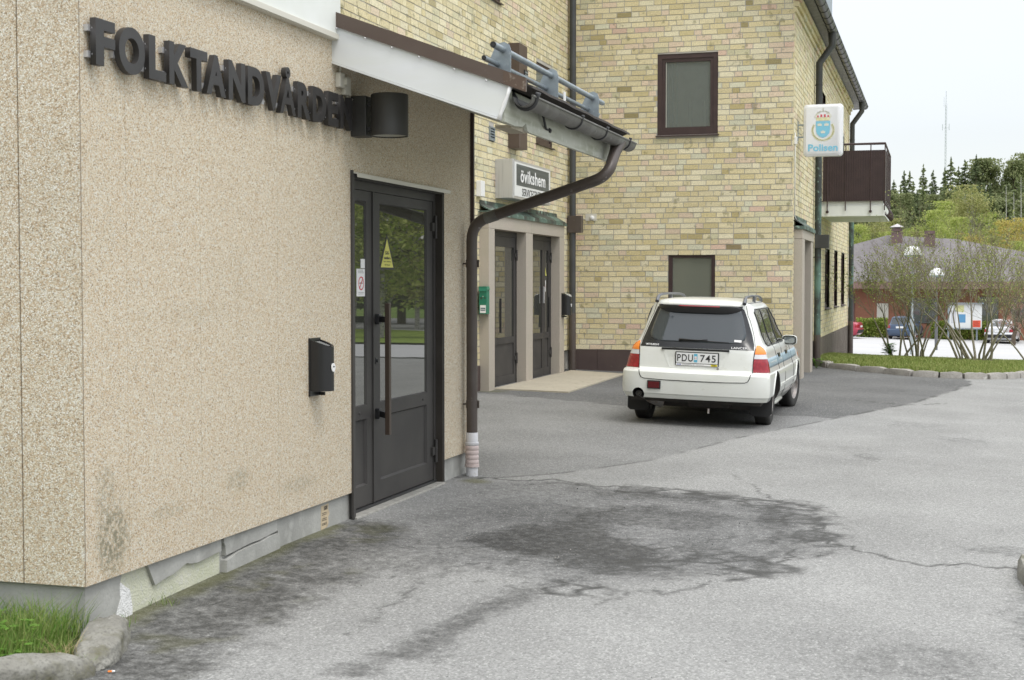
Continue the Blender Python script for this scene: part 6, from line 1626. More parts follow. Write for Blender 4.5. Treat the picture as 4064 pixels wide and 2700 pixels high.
def boulder(label, c, L_, W_, H_, ang, seed, grp):
    bm = bmesh.new(); bmesh.ops.create_cube(bm, size=2.0); bmesh.ops.subdivide_edges(bm, edges=bm.edges, cuts=12, use_grid_fill=True)
    for v in bm.verts:
        p = v.co.copy(); r = (abs(p.x)**4.2+abs(p.y)**4.2+abs(p.z)**4.2)**(1/4.2); p = p/r
        n_ = mnoise.fractal(p*2.3+Vector((seed, 0, 0)), .6, 2.0, 4)*.09; p *= 1+n_
        tz = 1-.18*max(0, p.x)
        v.co = Vector((p.x*L_/2, p.y*W_/2*(1-.22*p.x*p.x*(1 if p.x > 0 else .3)), p.z*H_*tz))
    w = MB(); w.bm(bm, 0); me = w.mesh('kerb_stone', [M['kerb_near']]); shade(me, 60); o = link('kerb_stone', me)
    o.location = (c[0], c[1], ZG(c[0], c[1])-.005); o.rotation_euler = (R(4), R(3), ang); return tag(o, label, 'kerb stone', grp)
boulder('big rounded grey stone at the corner of the pebble-dash building', (-3.375, 5.21), .60, .19, .095, R(-66), 3.1, 'near kerb stones')
boulder('flat grey kerb stone with a pale scratch at the lower left corner', (-3.42, 4.58), .76, .18, .125, R(62), 8.7, 'near kerb stones')
lump('kerb_stone', [(.52, 8.55), (.50, 8.2), (.53, 7.8)], .14, -.05, .09, M['kerb_near'], 'pale kerb stone cut by the right edge of the photo', 'stone', None, .006, 32)
o = lump('loose_stone', [(-2.05, 26.85), (-1.9, 26.95)], .16, -.02, .12, M['kerb'], 'loose pale stone at the left end of the lawn kerb', 'stone', None, .01, 33)
t = thing('cigarette_butt', 'orange and white cigarette butt on the asphalt below the near kerb stone', 'cigarette butt', (-3.155, 4.93, ZG(-3.155, 4.93)+.005), R(30))
w = MB(); w.tube([(-.012, 0, .004), (.004, 0, .004)], .004, 8); w.build('filter', [M['amber']], t); w = MB(); w.tube([(.004, 0, .004), (.016, 0, .004)], .0038, 8); w.build('paper', [M['paper']], t)
# tiny scattered pebbles on the yard
w = MB(); q = random.Random(21)
for i in range(420):
    x = q.uniform(-3.4, 1.0); y = 4.3+13*q.random()**1.6; s_ = q.uniform(.002, .006); z = ZG(x, y)-.004
    a = q.uniform(0, 6.28); vs = [(x+s_*math.cos(a+k*2.09), y+s_*1.2*math.sin(a+k*2.09), z) for k in range(3)]+[(x, y, z+s_*1.6)]
    w.add(vs, [(0, 1, 3), (1, 2, 3), (2, 0, 3)], 0 if q.random() < .6 else 1)
tag(w.build('grit', [M['kerb'], M['ink']]), 'loose grit scattered over the yard', 'grit', kind='stuff')

# ------------------------------------------------------------------ grass
def leafmat(name, c1, c2, c3=None, sc=3.0, trans=.25):
    m = bpy.data.materials.new(name); m.use_nodes = True
    n = m.node_tree.nodes; l = m.node_tree.links; p = n['Principled BSDF']
    g = n.new('ShaderNodeNewGeometry'); t_ = n.new('ShaderNodeTexCoord')
    r_ = n.new('ShaderNodeValToRGB'); e_ = r_.color_ramp.elements; e_[0].color = (*c1, 1); e_[1].color = (*c2, 1)
    if c3: x = e_.new(.9); x.color = (*c3, 1); e_[-2].position = .8
    l.new(g.outputs['Random Per Island'], r_.inputs[0]); l.new(r_.outputs[0], p.inputs['Base Color'])
    p.inputs['Roughness'].default_value = .6; p.inputs['Specular IOR Level'].default_value = .25
    tr = n.new('ShaderNodeBsdfTranslucent'); l.new(r_.outputs[0], tr.inputs[0]); mx = n.new('ShaderNodeMixShader'); mx.inputs[0].default_value = trans
    l.new(p.outputs[0], mx.inputs[1]); l.new(tr.outputs[0], mx.inputs[2]); l.new(mx.outputs[0], n['Material Output'].inputs[0])
    return m
def fast_mesh(name, V, F, m, mi=None):
    """V (n,3), F (k,3|4) arrays"""
    me = bpy.data.meshes.new(name); k = F.shape[1]
    me.vertices.add(len(V)); me.vertices.foreach_set('co', V.astype(np.float32).ravel())
    me.loops.add(F.size); me.loops.foreach_set('vertex_index', F.astype(np.int32).ravel())
    me.polygons.add(len(F)); me.polygons.foreach_set('loop_start', (np.arange(len(F))*k).astype(np.int32)); me.polygons.foreach_set('loop_total', np.full(len(F), k, np.int32))
    for m_ in (m if isinstance(m, (list, tuple)) else [m]): me.materials.append(m_)
    if mi is not None: me.polygons.foreach_set('material_index', mi.astype(np.int32))
    me.update(calc_edges=True); return me
def blades(P, h, wd, lean, seed=0):
    """grass blades: P (n,3) feet, h (n,), two-segment bent blades"""
    g = np.random.default_rng(seed); n = len(P); a = g.uniform(0, 6.283, n); b = g.uniform(0, 6.283, n)
    d = np.stack([np.cos(a), np.sin(a), 0*a], -1); s = np.stack([np.cos(b), np.sin(b), 0*b], -1)
    w_ = (wd*g.uniform(.7, 1.3, n))[:, None]; H = h[:, None]; le = (lean*g.uniform(.2, 1.4, n))[:, None]*H
    up = np.array([0, 0, 1.0])
    p0, p1 = P-s*w_, P+s*w_; m0 = P+up*H*.6+d*le*.35; p2, p3 = m0-s*w_*.7, m0+s*w_*.7; p4 = P+up*H*.95+d*le; p5 = p4+s*w_*.15
    V = np.stack([p0, p1, p2, p3, p4, p5], 1).reshape(-1, 3); i = np.arange(n)*6
    F = np.concatenate([np.stack([i, i+1, i+3, i+2], -1), np.stack([i+2, i+3, i+5, i+4], -1)])
    return V, F
G1 = leafmat('grass_green', (.08, .20, .02), (.18, .36, .045), (.30, .34, .12))
G2 = leafmat('lawn_green', (.14, .21, .04), (.25, .33, .08), (.37, .38, .15))
g = np.random.default_rng(5)
# near corner
n = 16000; x = g.uniform(-4.9, -3.32, n); y = g.uniform(4.0, 5.38, n)
keep = (x < -3.40-.55*np.clip(4.95-y, 0, 2)-.0*y) | ((x < -3.47) & (y > 4.95) & (x < -3.30-.35*(y-4.9)))
keep &= ~((x > -3.53) & (y > 5.1)); x, y = x[keep], y[keep]
h = .085+.13*g.random(len(x))**1.2*(.6+.9*fbm(x*4, y*4, 3)); h *= np.where(x > -3.55, .6, 1)
V, F = blades(np.stack([x, y, zg(x, y)-.005], -1), h, .0022, .55, 1)
tag(link('grass', fast_mesh('grass', V, F, G1)), 'tall bright green grass at the lower left corner', 'grass', kind='stuff')
# soil wedge under it
mb = MB(); pts = [(-5.5, 5.40), (-3.56, 5.40), (-3.50, 5.30), (-3.42, 5.05), (-3.36, 4.86), (-3.44, 4.62), (-3.62, 4.25), (-4.0, 3.6), (-5.5, 3.0)]
mb.add([(a, b, ZG(a, b)+.012) for a, b in pts], [tuple(range(len(pts)-1, -1, -1))])
tag(mb.build('soil', mat('soil', (.05, .06, .02), .95, var=(14, (.09, .10, .03), .4, .7))), kind='structure')
# dry tufts and weeds
def tuft(x, y, n_, h_, m, name, label, seed, wd=.002, lean=.8, rad=.05):
    g = np.random.default_rng(seed); px = g.normal(0, rad, n_); py_ = g.normal(0, rad, n_)
    P = np.stack([px, py_, np.zeros(n_)], -1)
    V, F = blades(P, h_*(.4+.8*g.random(n_)), wd, lean, seed); o = link(name, fast_mesh(name, V, F, m)); o.location = (x, y, ZG(x, y)); return tag(o, label, 'weed')
DRY = leafmat('dry_grass', (.30, .25, .12), (.45, .38, .20))
tuft(-3.40, 4.98, 60, .10, DRY, 'dry_grass_tuft', 'dry straw tuft in the gap between the two near stones', 2, .002, 1.2, .03)
tuft(-3.52, 5.62, 26, .07, G1, 'grass_tuft', 'short green blades against the white plinth patch', 8, .0015, .6, .03)
tuft(-3.545, 6.0, 34, .06, G1, 'grass_tuft', 'thin grass tuft growing at the foot of the plinth', 4, .0014, .8, .035)
tuft(-3.30, 4.93, 45, .06, G1, 'grass_tuft', 'small green tuft beside the flat near stone', 6, .002, 1, .03)
# leafy weeds in the near grass
def weed(x, y, h_, n_, s_, name, label, seed, m):
    q = random.Random(seed); w = MB()
    for i in range(n_):
        a = q.uniform(0, 6.28); r0 = q.uniform(0, .06); base = Vector((r0*math.cos(a), r0*math.sin(a), 0)); tip = base+Vector((math.cos(a)*.04, math.sin(a)*.04, h_*q.uniform(.5, 1)))
        w.tube([base, tip], .0018, 4)
        for k in range(3):
            b = a+(k-1)*1.0; d_ = Vector((math.cos(b), math.sin(b), q.uniform(-.2, .3))).normalized(); n_2 = d_.cross(Vector((0, 0, 1))).normalized(); L_ = s_*q.uniform(.7, 1.2)
            w.add([tip, tip+d_*L_*.35+n_2*L_*.32, tip+d_*L_*.6+n_2*L_*.18, tip+d_*L_, tip+d_*L_*.6-n_2*L_*.18, tip+d_*L_*.35-n_2*L_*.32], [(0, 1, 2, 3, 4, 5)])
    o = w.build(name, [m]); o.location = (x, y, ZG(x, y)+.01); return tag(o, label, 'weed')
G3 = leafmat('weed_green', (.10, .22, .03), (.17, .32, .05))
weed(-3.62, 4.98, .14, 14, .034, 'weed', 'leafy green weed in the near grass beside the big stone', 3, G3)
weed(-3.83, 5.02, .17, 10, .036, 'weed', 'tall leafy weed near the lower left edge', 5, G3)
weed(-3.55, 4.82, .10, 12, .028, 'weed', 'low leafy weed above the flat near stone', 9, G3)
weed(-2.12, 26.45, .18, 24, .07, 'weed', 'leafy weeds at the foot of the street downpipe', 11, G3)
# lawn island
KX = [p[0] for p in KERB]; n = 42000
x = g.uniform(-2.3, 2.6, n); y = 25.3+9*g.random(n)**1.3
# front edge: below the kerb line nothing grows
fy = np.interp(x, KX, [p[1] for p in KERB])+.09; keep = (y > fy) & (y < np.interp(x, [p[0] for p in LAWN_BACK], [p[1] for p in LAWN_BACK])); x, y = x[keep], y[keep]
tt = np.clip((y-fy[keep])/6, 0, 1)
h = .045+.05*fbm(x*1.5, y*1.5, 3)*g.random(len(x))
V, F = blades(np.stack([x, y, zg(x, y)-0.02*sm(30, 34, y)+.085+.05*np.sin(np.pi*np.minimum(1, tt*.9))], -1), h, .006, .5, 2)
tag(link('lawn_grass', fast_mesh('lawn_grass', V, F, G2)), 'green lawn grass behind the kerb stones', 'grass', kind='stuff')

# ------------------------------------------------------------------ shrubs with many bare stems
M['bark'] = mat('shrub_bark', (.27, .245, .18), .9, bump=(30, .4), var=(20, (.16, .145, .10), .4, .7))
M['twig'] = mat('shrub_twig', (.24, .205, .14), .9)
LEAF_S = leafmat('shrub_leaf', (.20, .27, .05), (.36, .43, .09), (.45, .48, .18), trans=.4)
def shrub(name, label, x, y, stems, H, spread, seed, leafn=5200, base=.22):
    q = random.Random(seed); t = thing(name, label, 'shrub', (x, y, ZG(x, y)+.09), 0, 'bare-stemmed shrubs on the lawn')
    tips = []
    def grow(w, w2, p, d, r, L, lvl, bias):
        pts = [p.copy()]; rs = [r]; n_ = 5 if lvl < 2 else 4; side = []
        for i in range(n_):
            d = (d+Vector((q.gauss(0, .13), q.gauss(0, .13), q.gauss(0, .06)))+bias*.03+Vector((0, 0, .035))).normalized()
            p = p+d*(L/n_); pts.append(p.copy()); rs.append(r*(1-.55*(i+1)/n_)); side.append((p.copy(), d.copy(), rs[-1]))
        (w if lvl < 2 else w2).tube(pts, rs, 6 if lvl == 0 else 4 if lvl < 2 else 3, 0, False)
        if lvl >= 2: tips.extend(pts[1:])
        if lvl >= 4: return
        kids = {0: 5, 1: 4, 2: 3, 3: 2}[lvl]
        for k in range(kids):
            p_, d_, r_2 = side[-1-(k % len(side))] if k else side[-1]
            if lvl == 0 and p_.z < H*.34: p_, d_, r_2 = side[-1]
            a = q.uniform(0, 6.28); e_ = Vector((math.cos(a), math.sin(a), q.uniform(.0, .7))).normalized()
            nd = (d_*.95+e_*q.uniform(.35, .75)).normalized()
            grow(w, w2, p_, nd, max(.0028, r_2*.62), L*q.uniform(.48, .72), lvl+1, bias)
    w2 = MB()
    for i in range(stems):
        a = 6.28*i/stems+q.uniform(-.3, .3); lean = spread*q.uniform(.25, 1.0)
        d = Vector((math.cos(a)*lean, math.sin(a)*lean, 1)).normalized(); w = MB()
        grow(w, w2, Vector((math.cos(a)*base*q.uniform(.2, 1), math.sin(a)*base*q.uniform(.2, 1), -.05)), d, q.uniform(.018, .032), H*q.uniform(.42, .6), 0, Vector((math.cos(a), math.sin(a), 0))*lean)
        w.build('stem', [M['bark']], t, 180)
    w2.build('twigs', [M['twig']], t)
    g = np.random.default_rng(seed); T = np.array([tuple(v) for v in tips]); T = T[T[:, 2] > H*.30]
    n_ = int(leafn*.62); P = T[g.integers(0, len(T), n_)]+g.normal(0, .025, (n_, 3)); a = g.normal(0, 1, (n_, 3)); a /= np.linalg.norm(a, axis=1)[:, None]; b = np.cross(a, g.normal(0, 1, (n_, 3))); b /= np.linalg.norm(b, axis=1)[:, None]
    s_ = g.uniform(.015, .030, n_)[:, None]
    V = np.stack([P, P+a*s_+b*s_*.5, P+a*s_*2, P+a*s_-b*s_*.5], 1).reshape(-1, 3); i = np.arange(n_)*4
    link('leaves', fast_mesh('leaves', V, np.stack([i, i+1, i+2, i+3], -1), LEAF_S), t)
    return t
shrub('shrub', 'left shrub leaning over a green undergrowth beside the lamp post', -.82, 31.0, 5, 2.15, .55, 3, 2600, .12)
shrub('shrub', 'dense middle shrub with bare stems before the grey lamp post', -.42, 31.4, 9, 2.25, .55, 5, 3600)
shrub('shrub', 'large right-hand shrub of many upright bare stems near the kerb', .72, 29.4, 13, 2.55, .55, 8, 5200, .36)
shrub('shrub', 'shrub at the right edge of the photo behind the large one', 1.95, 31.5, 6, 2.3, .6, 14, 2600, .25)
weed(-1.0, 30.9, .42, 60, .11, 'undergrowth', 'green leafy undergrowth at the foot of the leaning shrub', 17, G3)

# ------------------------------------------------------------------ globe lamps
M['post'] = mat('post_paint', (.36, .40, .41), .5, metal=.2)
M['post_dark'] = mat('post_dark', (.12, .12, .125), .5)
M['opal'] = mat('opal_dome', (.80, .81, .80), .3, coat=.4)
def lamp(x, y, ztop, label, w_=.5, m=None):
    z0 = ZG(x, y)-.05; H = ztop-z0; t = thing('street_lamp', label, 'street lamp', (x, y, z0), 0, 'dome street lamps on the lawn and car park')
    m = m or M['post']
    w = MB(); w.cyl((0, 0, 0), .058, 1.15, 'z', 14); w.cyl((0, 0, 1.15), .032, H-1.15-.3, 'z', 12); w.build('pole', [m], t, 50)
    w = MB(); w.lathe((0, 0, H-.34), [(.03, -.02), (.06, .0), (w_*.46, .03), (w_*.5, .05), (w_*.5, .06)], 'z', 24); w.build('tray', [mat('lamp_tray', (.25, .36, .36), .5)], t, 50)
    w = MB(); w.lathe((0, 0, H-.28), [(w_*.5, 0), (w_*.49, .08), (w_*.42, .17), (w_*.3, .235), (w_*.15, .27), (0, .28)], 'z', 28); w.build('dome', [M['opal']], t, 180)
    return t
lamp(-.79, 45.0, 2.66, 'grey street lamp with white dome rising behind the middle shrub', .56)
lamp(-.10, 57.0, 2.12, 'dark-posted dome street lamp between the two big shrubs', .54, M['post_dark'])
lamp(.62, 101.0, 1.55, 'farthest small dome lamp before the brown building', .6, M['post_dark'])

# ------------------------------------------------------------------ brown building across the car park
M['far_brick'] = mat('far_brick', (.30, .135, .085), .9, var=[(1.5, (.25, .11, .07), .4, .7), (6, (.35, .17, .11), .5, .7, 3, (.3, .3, 12))])
M['shingle'] = mat('shingle', (.155, .145, .145), .9, bump=(20, .4), var=[(.6, (.20, .19, .188), .4, .7), (5, (.12, .105, .11), .45, .7, 4, (1, 1, 4))])
M['fascia_pink'] = mat('fascia_pink', (.24, .15, .13), .7)
M['vent_brown'] = mat('vent_brown', (.14, .09, .09), .6)
fb = thing('brown_building', 'low brown brick building with grey hipped roof across the car park', 'building', (0, 98, -2.1))
def fbp(name, mb, m, par=None, smooth=None):
    o = mb.build(name, m if isinstance(m, list) else [m], None, smooth)
    o.parent = par or fb
    if par is None: o.matrix_parent_inverse = Matrix.Translation((0, -98, 2.1))
    return o
CA, CB, CC, CD = (-15, 98.5), (1.2, 92.5), (15, 98.5), (-1, 112)
EZ = 1.62
w = MB(); R1, R2 = (-3.4, 99.0, 4.78), (1.0, 101.0, 4.55)
e3 = lambda c: (c[0], c[1], EZ)
w.add([e3(CA), e3(CB), e3(CC), e3(CD), R1, R2], [(0, 1, 4), (1, 2, 5, 4), (2, 3, 5), (3, 0, 4, 5), (3, 2, 1, 0)]); rf = fbp('roof', w, M['shingle'])
w = MB()
for a, b in ((CA, CB), (CB, CC), (CC, CD), (CD, CA)):
    A_, B_ = Vector((*a, 0)), Vector((*b, 0)); n_ = (B_-A_).normalized().cross(Vector((0, 0, 1)))*.06
    vs = [A_+n_+Vector((0, 0, z)) for z in (1.20, 1.66)]+[B_+n_+Vector((0, 0, z)) for z in (1.66, 1.20)]+[A_-n_+Vector((0, 0, z)) for z in (1.20, 1.66)]+[B_-n_+Vector((0, 0, z)) for z in (1.66, 1.20)]
    w.add(vs, [(0, 1, 2, 3), (7, 6, 5, 4), (1, 5, 6, 2), (0, 3, 7, 4)])
fbp('fascia', w, M['fascia_pink'])
w = MB(); ins = lambda c: (c[0]*.90+.0*1.2, 100+(c[1]-100)*.80)
q4 = [ins(c) for c in (CA, CB, CC, CD)]
for a, b in zip(q4, q4[1:]+q4[:1]): w.quad((*a, -2.4), (*b, -2.4), (*b, 1.25), (*a, 1.25))
w.add([(*CA, 1.19), (*CB, 1.19), (*CC, 1.19), (*CD, 1.19)], [(0, 1, 2, 3)])
fbp('wall', w, M['far_brick'])
def on_wall(a, b, t): return Vector((a[0]+(b[0]-a[0])*t, a[1]+(b[1]-a[1])*t, 0))
for t0, t1, z0, z1, mm_, nm in ((.50, .56, -2.0, .8, M['vent_brown'], 'door'), (.66, .71, -.75, .25, M['offwhite'], 'panel'), (.30, .36, -.9, .6, M['glass_win'], 'window'), (.80, .92, -1.0, .6, M['glass_win'], 'window')):
    a, b = q4[0], q4[1]; p0, p1 = on_wall(a, b, t0), on_wall(a, b, t1); n_ = (p1-p0).normalized().cross(Vector((0, 0, 1)))*.05
    w = MB(); w.add([p0+n_+Vector((0, 0, z0)), p1+n_+Vector((0, 0, z0)), p1+n_+Vector((0, 0, z1)), p0+n_+Vector((0, 0, z1)), p0-n_+Vector((0, 0, z0)), p1-n_+Vector((0, 0, z0)), p1-n_+Vector((0, 0, z1)), p0-n_+Vector((0, 0, z1))], [(0, 1, 2, 3), (0, 3, 7, 4), (1, 5, 6, 2), (3, 2, 6, 7), (0, 4, 5, 1)]); fbp(nm, w, mm_)
for t0, t1, z0, z1 in ((.10, .2, -1.0, .7), (.26, .36, -1.0, .7), (.42, .5, -2.0, .7)):
    a, b = q4[1], q4[2]; p0, p1 = on_wall(a, b, t0), on_wall(a, b, t1); n_ = (p1-p0).normalized().cross(Vector((0, 0, 1)))*.05
    w = MB(); w.add([p0+n_+Vector((0, 0, z0)), p1+n_+Vector((0, 0, z0)), p1+n_+Vector((0, 0, z1)), p0+n_+Vector((0, 0, z1)), p0-n_+Vector((0, 0, z0)), p1-n_+Vector((0, 0, z0)), p1-n_+Vector((0, 0, z1)), p0-n_+Vector((0, 0, z1))], [(0, 1, 2, 3), (0, 3, 7, 4), (1, 5, 6, 2), (3, 2, 6, 7), (0, 4, 5, 1)]); fbp('window', w, M['glass_win'])
w = MB(); cx, cy_ = -2.75, 98.2
w.box(cx-.35, cx+.35, cy_-.35, cy_+.35, 3.6, 4.92); w.box(cx-.38, cx+.38, cy_-.38, cy_+.38, 4.90, 4.95); w.cyl((cx, cy_, 4.98), .22, .35, 'z', 16); w.cyl((cx, cy_, 5.0), .34, .20, 'z', 24)
ch = fbp('chimney', w, M['vent_brown'], None, 40); ch['label'] = 'left chimney with a conical cap'
w = MB(); w.lathe((cx, cy_, 5.27), [(.0, .0), (.47, .0), (.47, .02), (.0, .25)], 'z', 28); fbp('chimney_cap', w, mat('cap_grey', (.40, .38, .38), .5), ch, 40)
w = MB(); cx, cy_ = -.66, 98.6
w.box(cx-.34, cx+.34, cy_-.34, cy_+.34, 3.6, 4.72); w.box(cx-.37, cx+.37, cy_-.37, cy_+.37, 4.70, 4.75); w.cyl((cx, cy_, 4.78), .24, .1, 'z', 16); w.cyl((cx, cy_, 4.82), .34, .21, 'z', 24)
ch = fbp('chimney', w, M['vent_brown'], None, 40); ch['label'] = 'right chimney with a flat collar'
t = thing('wall_notice', 'white notice with blue header beside the end downpipe, on the brown building', 'notice', (-5.75, 94.1, .05))
w = MB(); w.box(-.35, .35, -.05, 0, 0, .52); w.build('board', [M['paper']], t); w = MB(); w.box(-.33, .33, -.06, -.051, .34, .48); w.build('header', [mat('notice_blue', (.05, .12, .4), .5)], t)

# ------------------------------------------------------------------ notice board
t = thing('notice_board', 'large white outdoor notice board with posters before the hedge', 'notice board', (1.55, 91.6, ZG(1.5, 91.6)))
zb = lambda z: z-ZG(1.5, 91.6)
w = MB(); w.box(-.95, .95, -.05, .05, zb(-1.2), zb(.28), 0, .01); w.build('board', [M['plate_white']], t)
w = MB(); w.box(-1.05, 1.05, -.25, .1, zb(.30), zb(.36)); w.box(-1.05, -.95, -.08, .08, 0, zb(.30)); w.box(.62, .72, -.02, .08, 0, zb(-1.2)); w.box(-1.15, .95, -.3, .06, zb(-1.26), zb(-1.21)); w.build('frame', [M['galv']], t)
for (a, b, c_, d_, col) in ((.42, .88, -1.14, -.72, (.75, .10, .05)), (-.42, -.0, -.86, -.35, (.10, .28, .48)), (-.6, -.1, -.2, .2, (.62, .62, .30)), (.1, .5, -.5, .1, (.70, .71, .72)), (-.85, -.55, -.9, -.1, (.55, .56, .58))):
    w = MB(); w.box(a, b, -.058, -.051, zb(c_), zb(d_)); p_ = w.build('poster', [mat('poster', col, .6)], t)
w = MB()
for k in range(5): w.box(.46, .80-.05*(k % 2), -.0605, -.0585, zb(-.80-.065*k), zb(-.785-.065*k))
w.build('poster_print', [M['ink']], t)

# ------------------------------------------------------------------ hedges
HEDGE = leafmat('hedge_leaf', (.10, .17, .02), (.24, .33, .04), (.30, .34, .08))
def hedge(name, label, x0, x1, y0, y1, h_, seed):
    g = np.random.default_rng(seed); L = math.hypot(x1-x0, y1-y0); n_ = int(1700*L)
    t_ = g.random(n_); d = g.uniform(-.45, .45, n_); z = h_*g.random(n_)**.8*(.88+.3*fbm(t_*L*1.3+seed, d*2, 3))
    P = np.stack([t_*(x1-x0), t_*(y1-y0)+d*1.1, z], -1); a = g.normal(0, 1, (n_, 3)); a /= np.linalg.norm(a, axis=1)[:, None]; b = np.cross(a, g.normal(0, 1, (n_, 3))); b /= np.linalg.norm(b, axis=1)[:, None]
    s_ = g.uniform(.05, .09, n_)[:, None]; V = np.stack([P-a*s_, P+b*s_*.6, P+a*s_, P-b*s_*.6], 1).reshape(-1, 3); i = np.arange(n_)*4
    o = link(name, fast_mesh(name, V, np.stack([i, i+1, i+2, i+3], -1), HEDGE)); o.location = (x0, y0, ZG(x0, y0)-.1); return tag(o, label, 'hedge', 'clipped hedges before the brown building')
hedge('hedge', 'clipped hedge between the red car and the blue car', -4.95, -3.1, 91.5, 92.0, 1.22, 1)
hedge('hedge', 'clipped hedge behind the notice board', -.5, 3.6, 92.6, 93.6, 1.15, 2)
hedge('hedge', 'clipped hedge right of the silver car', 4.9, 8, 97, 98.5, 1.25, 3)

# ------------------------------------------------------------------ parked cars far off
TS = [(.20, .76, .20, 4.25, .3, .2, .3), (.30, .80, .06, 4.38, .28, .16, .35), (.45, .84, .0, 4.42, .26, .15, .38), (.58, .84, .01, 4.42, .26, .15, .38), (.62, .83, .05, 4.38, .26, .15, .38), (.80, .82, .05, 4.2, .26, .16, .4), (.90, .79, .08, 3.5, .26, .2, .45), (.955, .74, .16, 3.1, .26, .24, .5),
      (.97, .70, .52, 3.0, .28, .25, .4), (1.1, .655, .78, 2.75, .28, .26, .35), (1.22, .61, 1.02, 2.5, .26, .24, .3), (1.32, .55, 1.25, 2.3, .24, .22, .3), (1.37, .47, 1.40, 2.15, .22, .2, .3)]
TE = [(z, w_*1.0, a, b, c_, d_, e_) for z, w_, a, b, c_, d_, e_ in TAB]
def far_car(label, loc, rz, tab, paint, grp=None, estate=False, dark_bumper=True):
    t = thing('parked_car', label, 'car', loc, rz, grp); S = Shell(tab)
    zs = [.2, .26, .32, .38, .45, .52, .58, .62, .7, .8, .86, .9, .93, .955, .97, 1.03, 1.1, 1.16, 1.22, 1.27, 1.32, 1.345, tab[-1][0]]
    b = S.mesh(sorted(set(zs)), .03).build('body', [paint], t); apply_arches(b, [(.85, .30), (3.4, .30)], .34, M['under'])
    zt = 1.30 if estate else 1.33
    def kk(nm, mb, m): return mb.build(nm, [m], t, 60)
    if estate: rr = [(.90, ('x', -.56), ('x', .56)), (1.1, ('x', -.52), ('x', .52)), (1.28, ('x', -.45), ('x', .45))]
    else: rr = [(.985, ('x', -.58), ('x', .58)), (1.15, ('x', -.53), ('x', .53)), (1.32, ('x', -.45), ('x', .45))]
    kk('rear_window', S.patch(rr, .004, 12, 8), M['car_glass'])
    for s_ in (1, -1):
        y0 = .5 if estate else 1.05
        kk('side_window', S.patch([(.90 if estate else .985, ('y', y0+.1), ('y', 2.5)), (1.27 if estate else 1.30, ('y', y0+(.02 if estate else .45)), ('y', 2.1))], .004, 14, 6, .005, s_), M['side_glass'])
        kk('tail_lamp', S.patch([(.66, ('x', .58), ('y', .28)), (.84, ('x', .60), ('y', .26))], .006, 8, 4, .01, s_), M['red_lens'])
        w = MB(); w.box(s_*.80-.09, s_*.80+.09, 2.3, 2.42, .92, 1.03, 0, .02); kk('wing_mirror', w, paint)
        for y in (.85, 3.4): wheel('tyre', s_*.70, y, .295, s_, t, .305, .18)
    kk('bumper', S.patch([(.30, ('y', .0), ('x', 0)), (.30, ('x', 0), ('x', 0))], .01, 4, 1) if False else S.patch([(.32, ('x', -.78), ('x', .78)), (.52, ('x', -.80), ('x', .80))], .010, 20, 4), M['black_rubber'] if dark_bumper else paint)
    w = MB(); y = S.at(.72, 0)[1]; w.box(-.24, .24, y-.02, y+.01, .66, .77); kk('number_plate', w, M['plate_white'])
    w = MB(); w.box(-.6, .6, .3, 4.0, .15, .2); kk('underbody', w, M['under'])
    return t
PB = mat('paint_blue', (.035, .065, .12), .3, coat=.6); PS = mat('paint_silver', (.55, .56, .58), .3, metal=.4, coat=.5); PR = mat('paint_red', (.34, .02, .05), .3, coat=.6)
far_car('dark blue hatchback parked before the brown building, seen through the shrubs', (-2.28, 89.0, ZG(-2.3, 90)+.04), R(-9), TE, PB, None, True, False)
far_car('silver saloon with dark bumper parked at the right, seen from behind', (3.35, 88.0, ZG(3.4, 90)+.04), R(-9), TS, PS)
far_car('red car showing only its tail beside the end downpipe', (-4.45, 88.4, ZG(-4.5, 88)+.04), R(82), TS, PR)

# ------------------------------------------------------------------ trees
M['trunk'] = mat('spruce_trunk', (.11, .085, .06), .95)
M['birch'] = mat('birch_trunk', (.42, .41, .37), .9, var=(6, (.08, .075, .07), .55, .65, 4, (1, 1, 3)))
SPR = [leafmat('spruce_needles', (.09, .125, .055), (.155, .20, .085), (.20, .235, .12), trans=.35), leafmat('spruce_needles_pale', (.125, .165, .07), (.20, .25, .10), (.25, .28, .13), trans=.35)]  # needle greens lightened in the colour in place of distant haze
BIR = [leafmat('birch_leaf', (.24, .33, .06), (.42, .49, .12), (.48, .50, .18), trans=.4), leafmat('birch_leaf_olive', (.23, .26, .08), (.36, .38, .14), (.42, .40, .18), trans=.4), leafmat('amber_leaf', (.32, .30, .06), (.52, .44, .11), (.58, .46, .16), trans=.4), leafmat('red_leaf', (.26, .12, .08), (.42, .22, .16), (.45, .30, .22), trans=.3)]
def cards(P, D, s0, s1, g):
    """leaf cards at P pointing roughly along D"""
    n_ = len(P); b = np.cross(D, g.normal(0, 1, (n_, 3))); b /= (np.linalg.norm(b, axis=1)[:, None]+1e-9)
    s_ = g.uniform(s0, s1, n_)[:, None]; V = np.stack([P-D*s_*.4, P+b*s_*.42, P+D*s_, P-b*s_*.42], 1).reshape(-1, 3); i = np.arange(n_)*4
    return V, np.stack([i, i+1, i+2, i+3], -1)
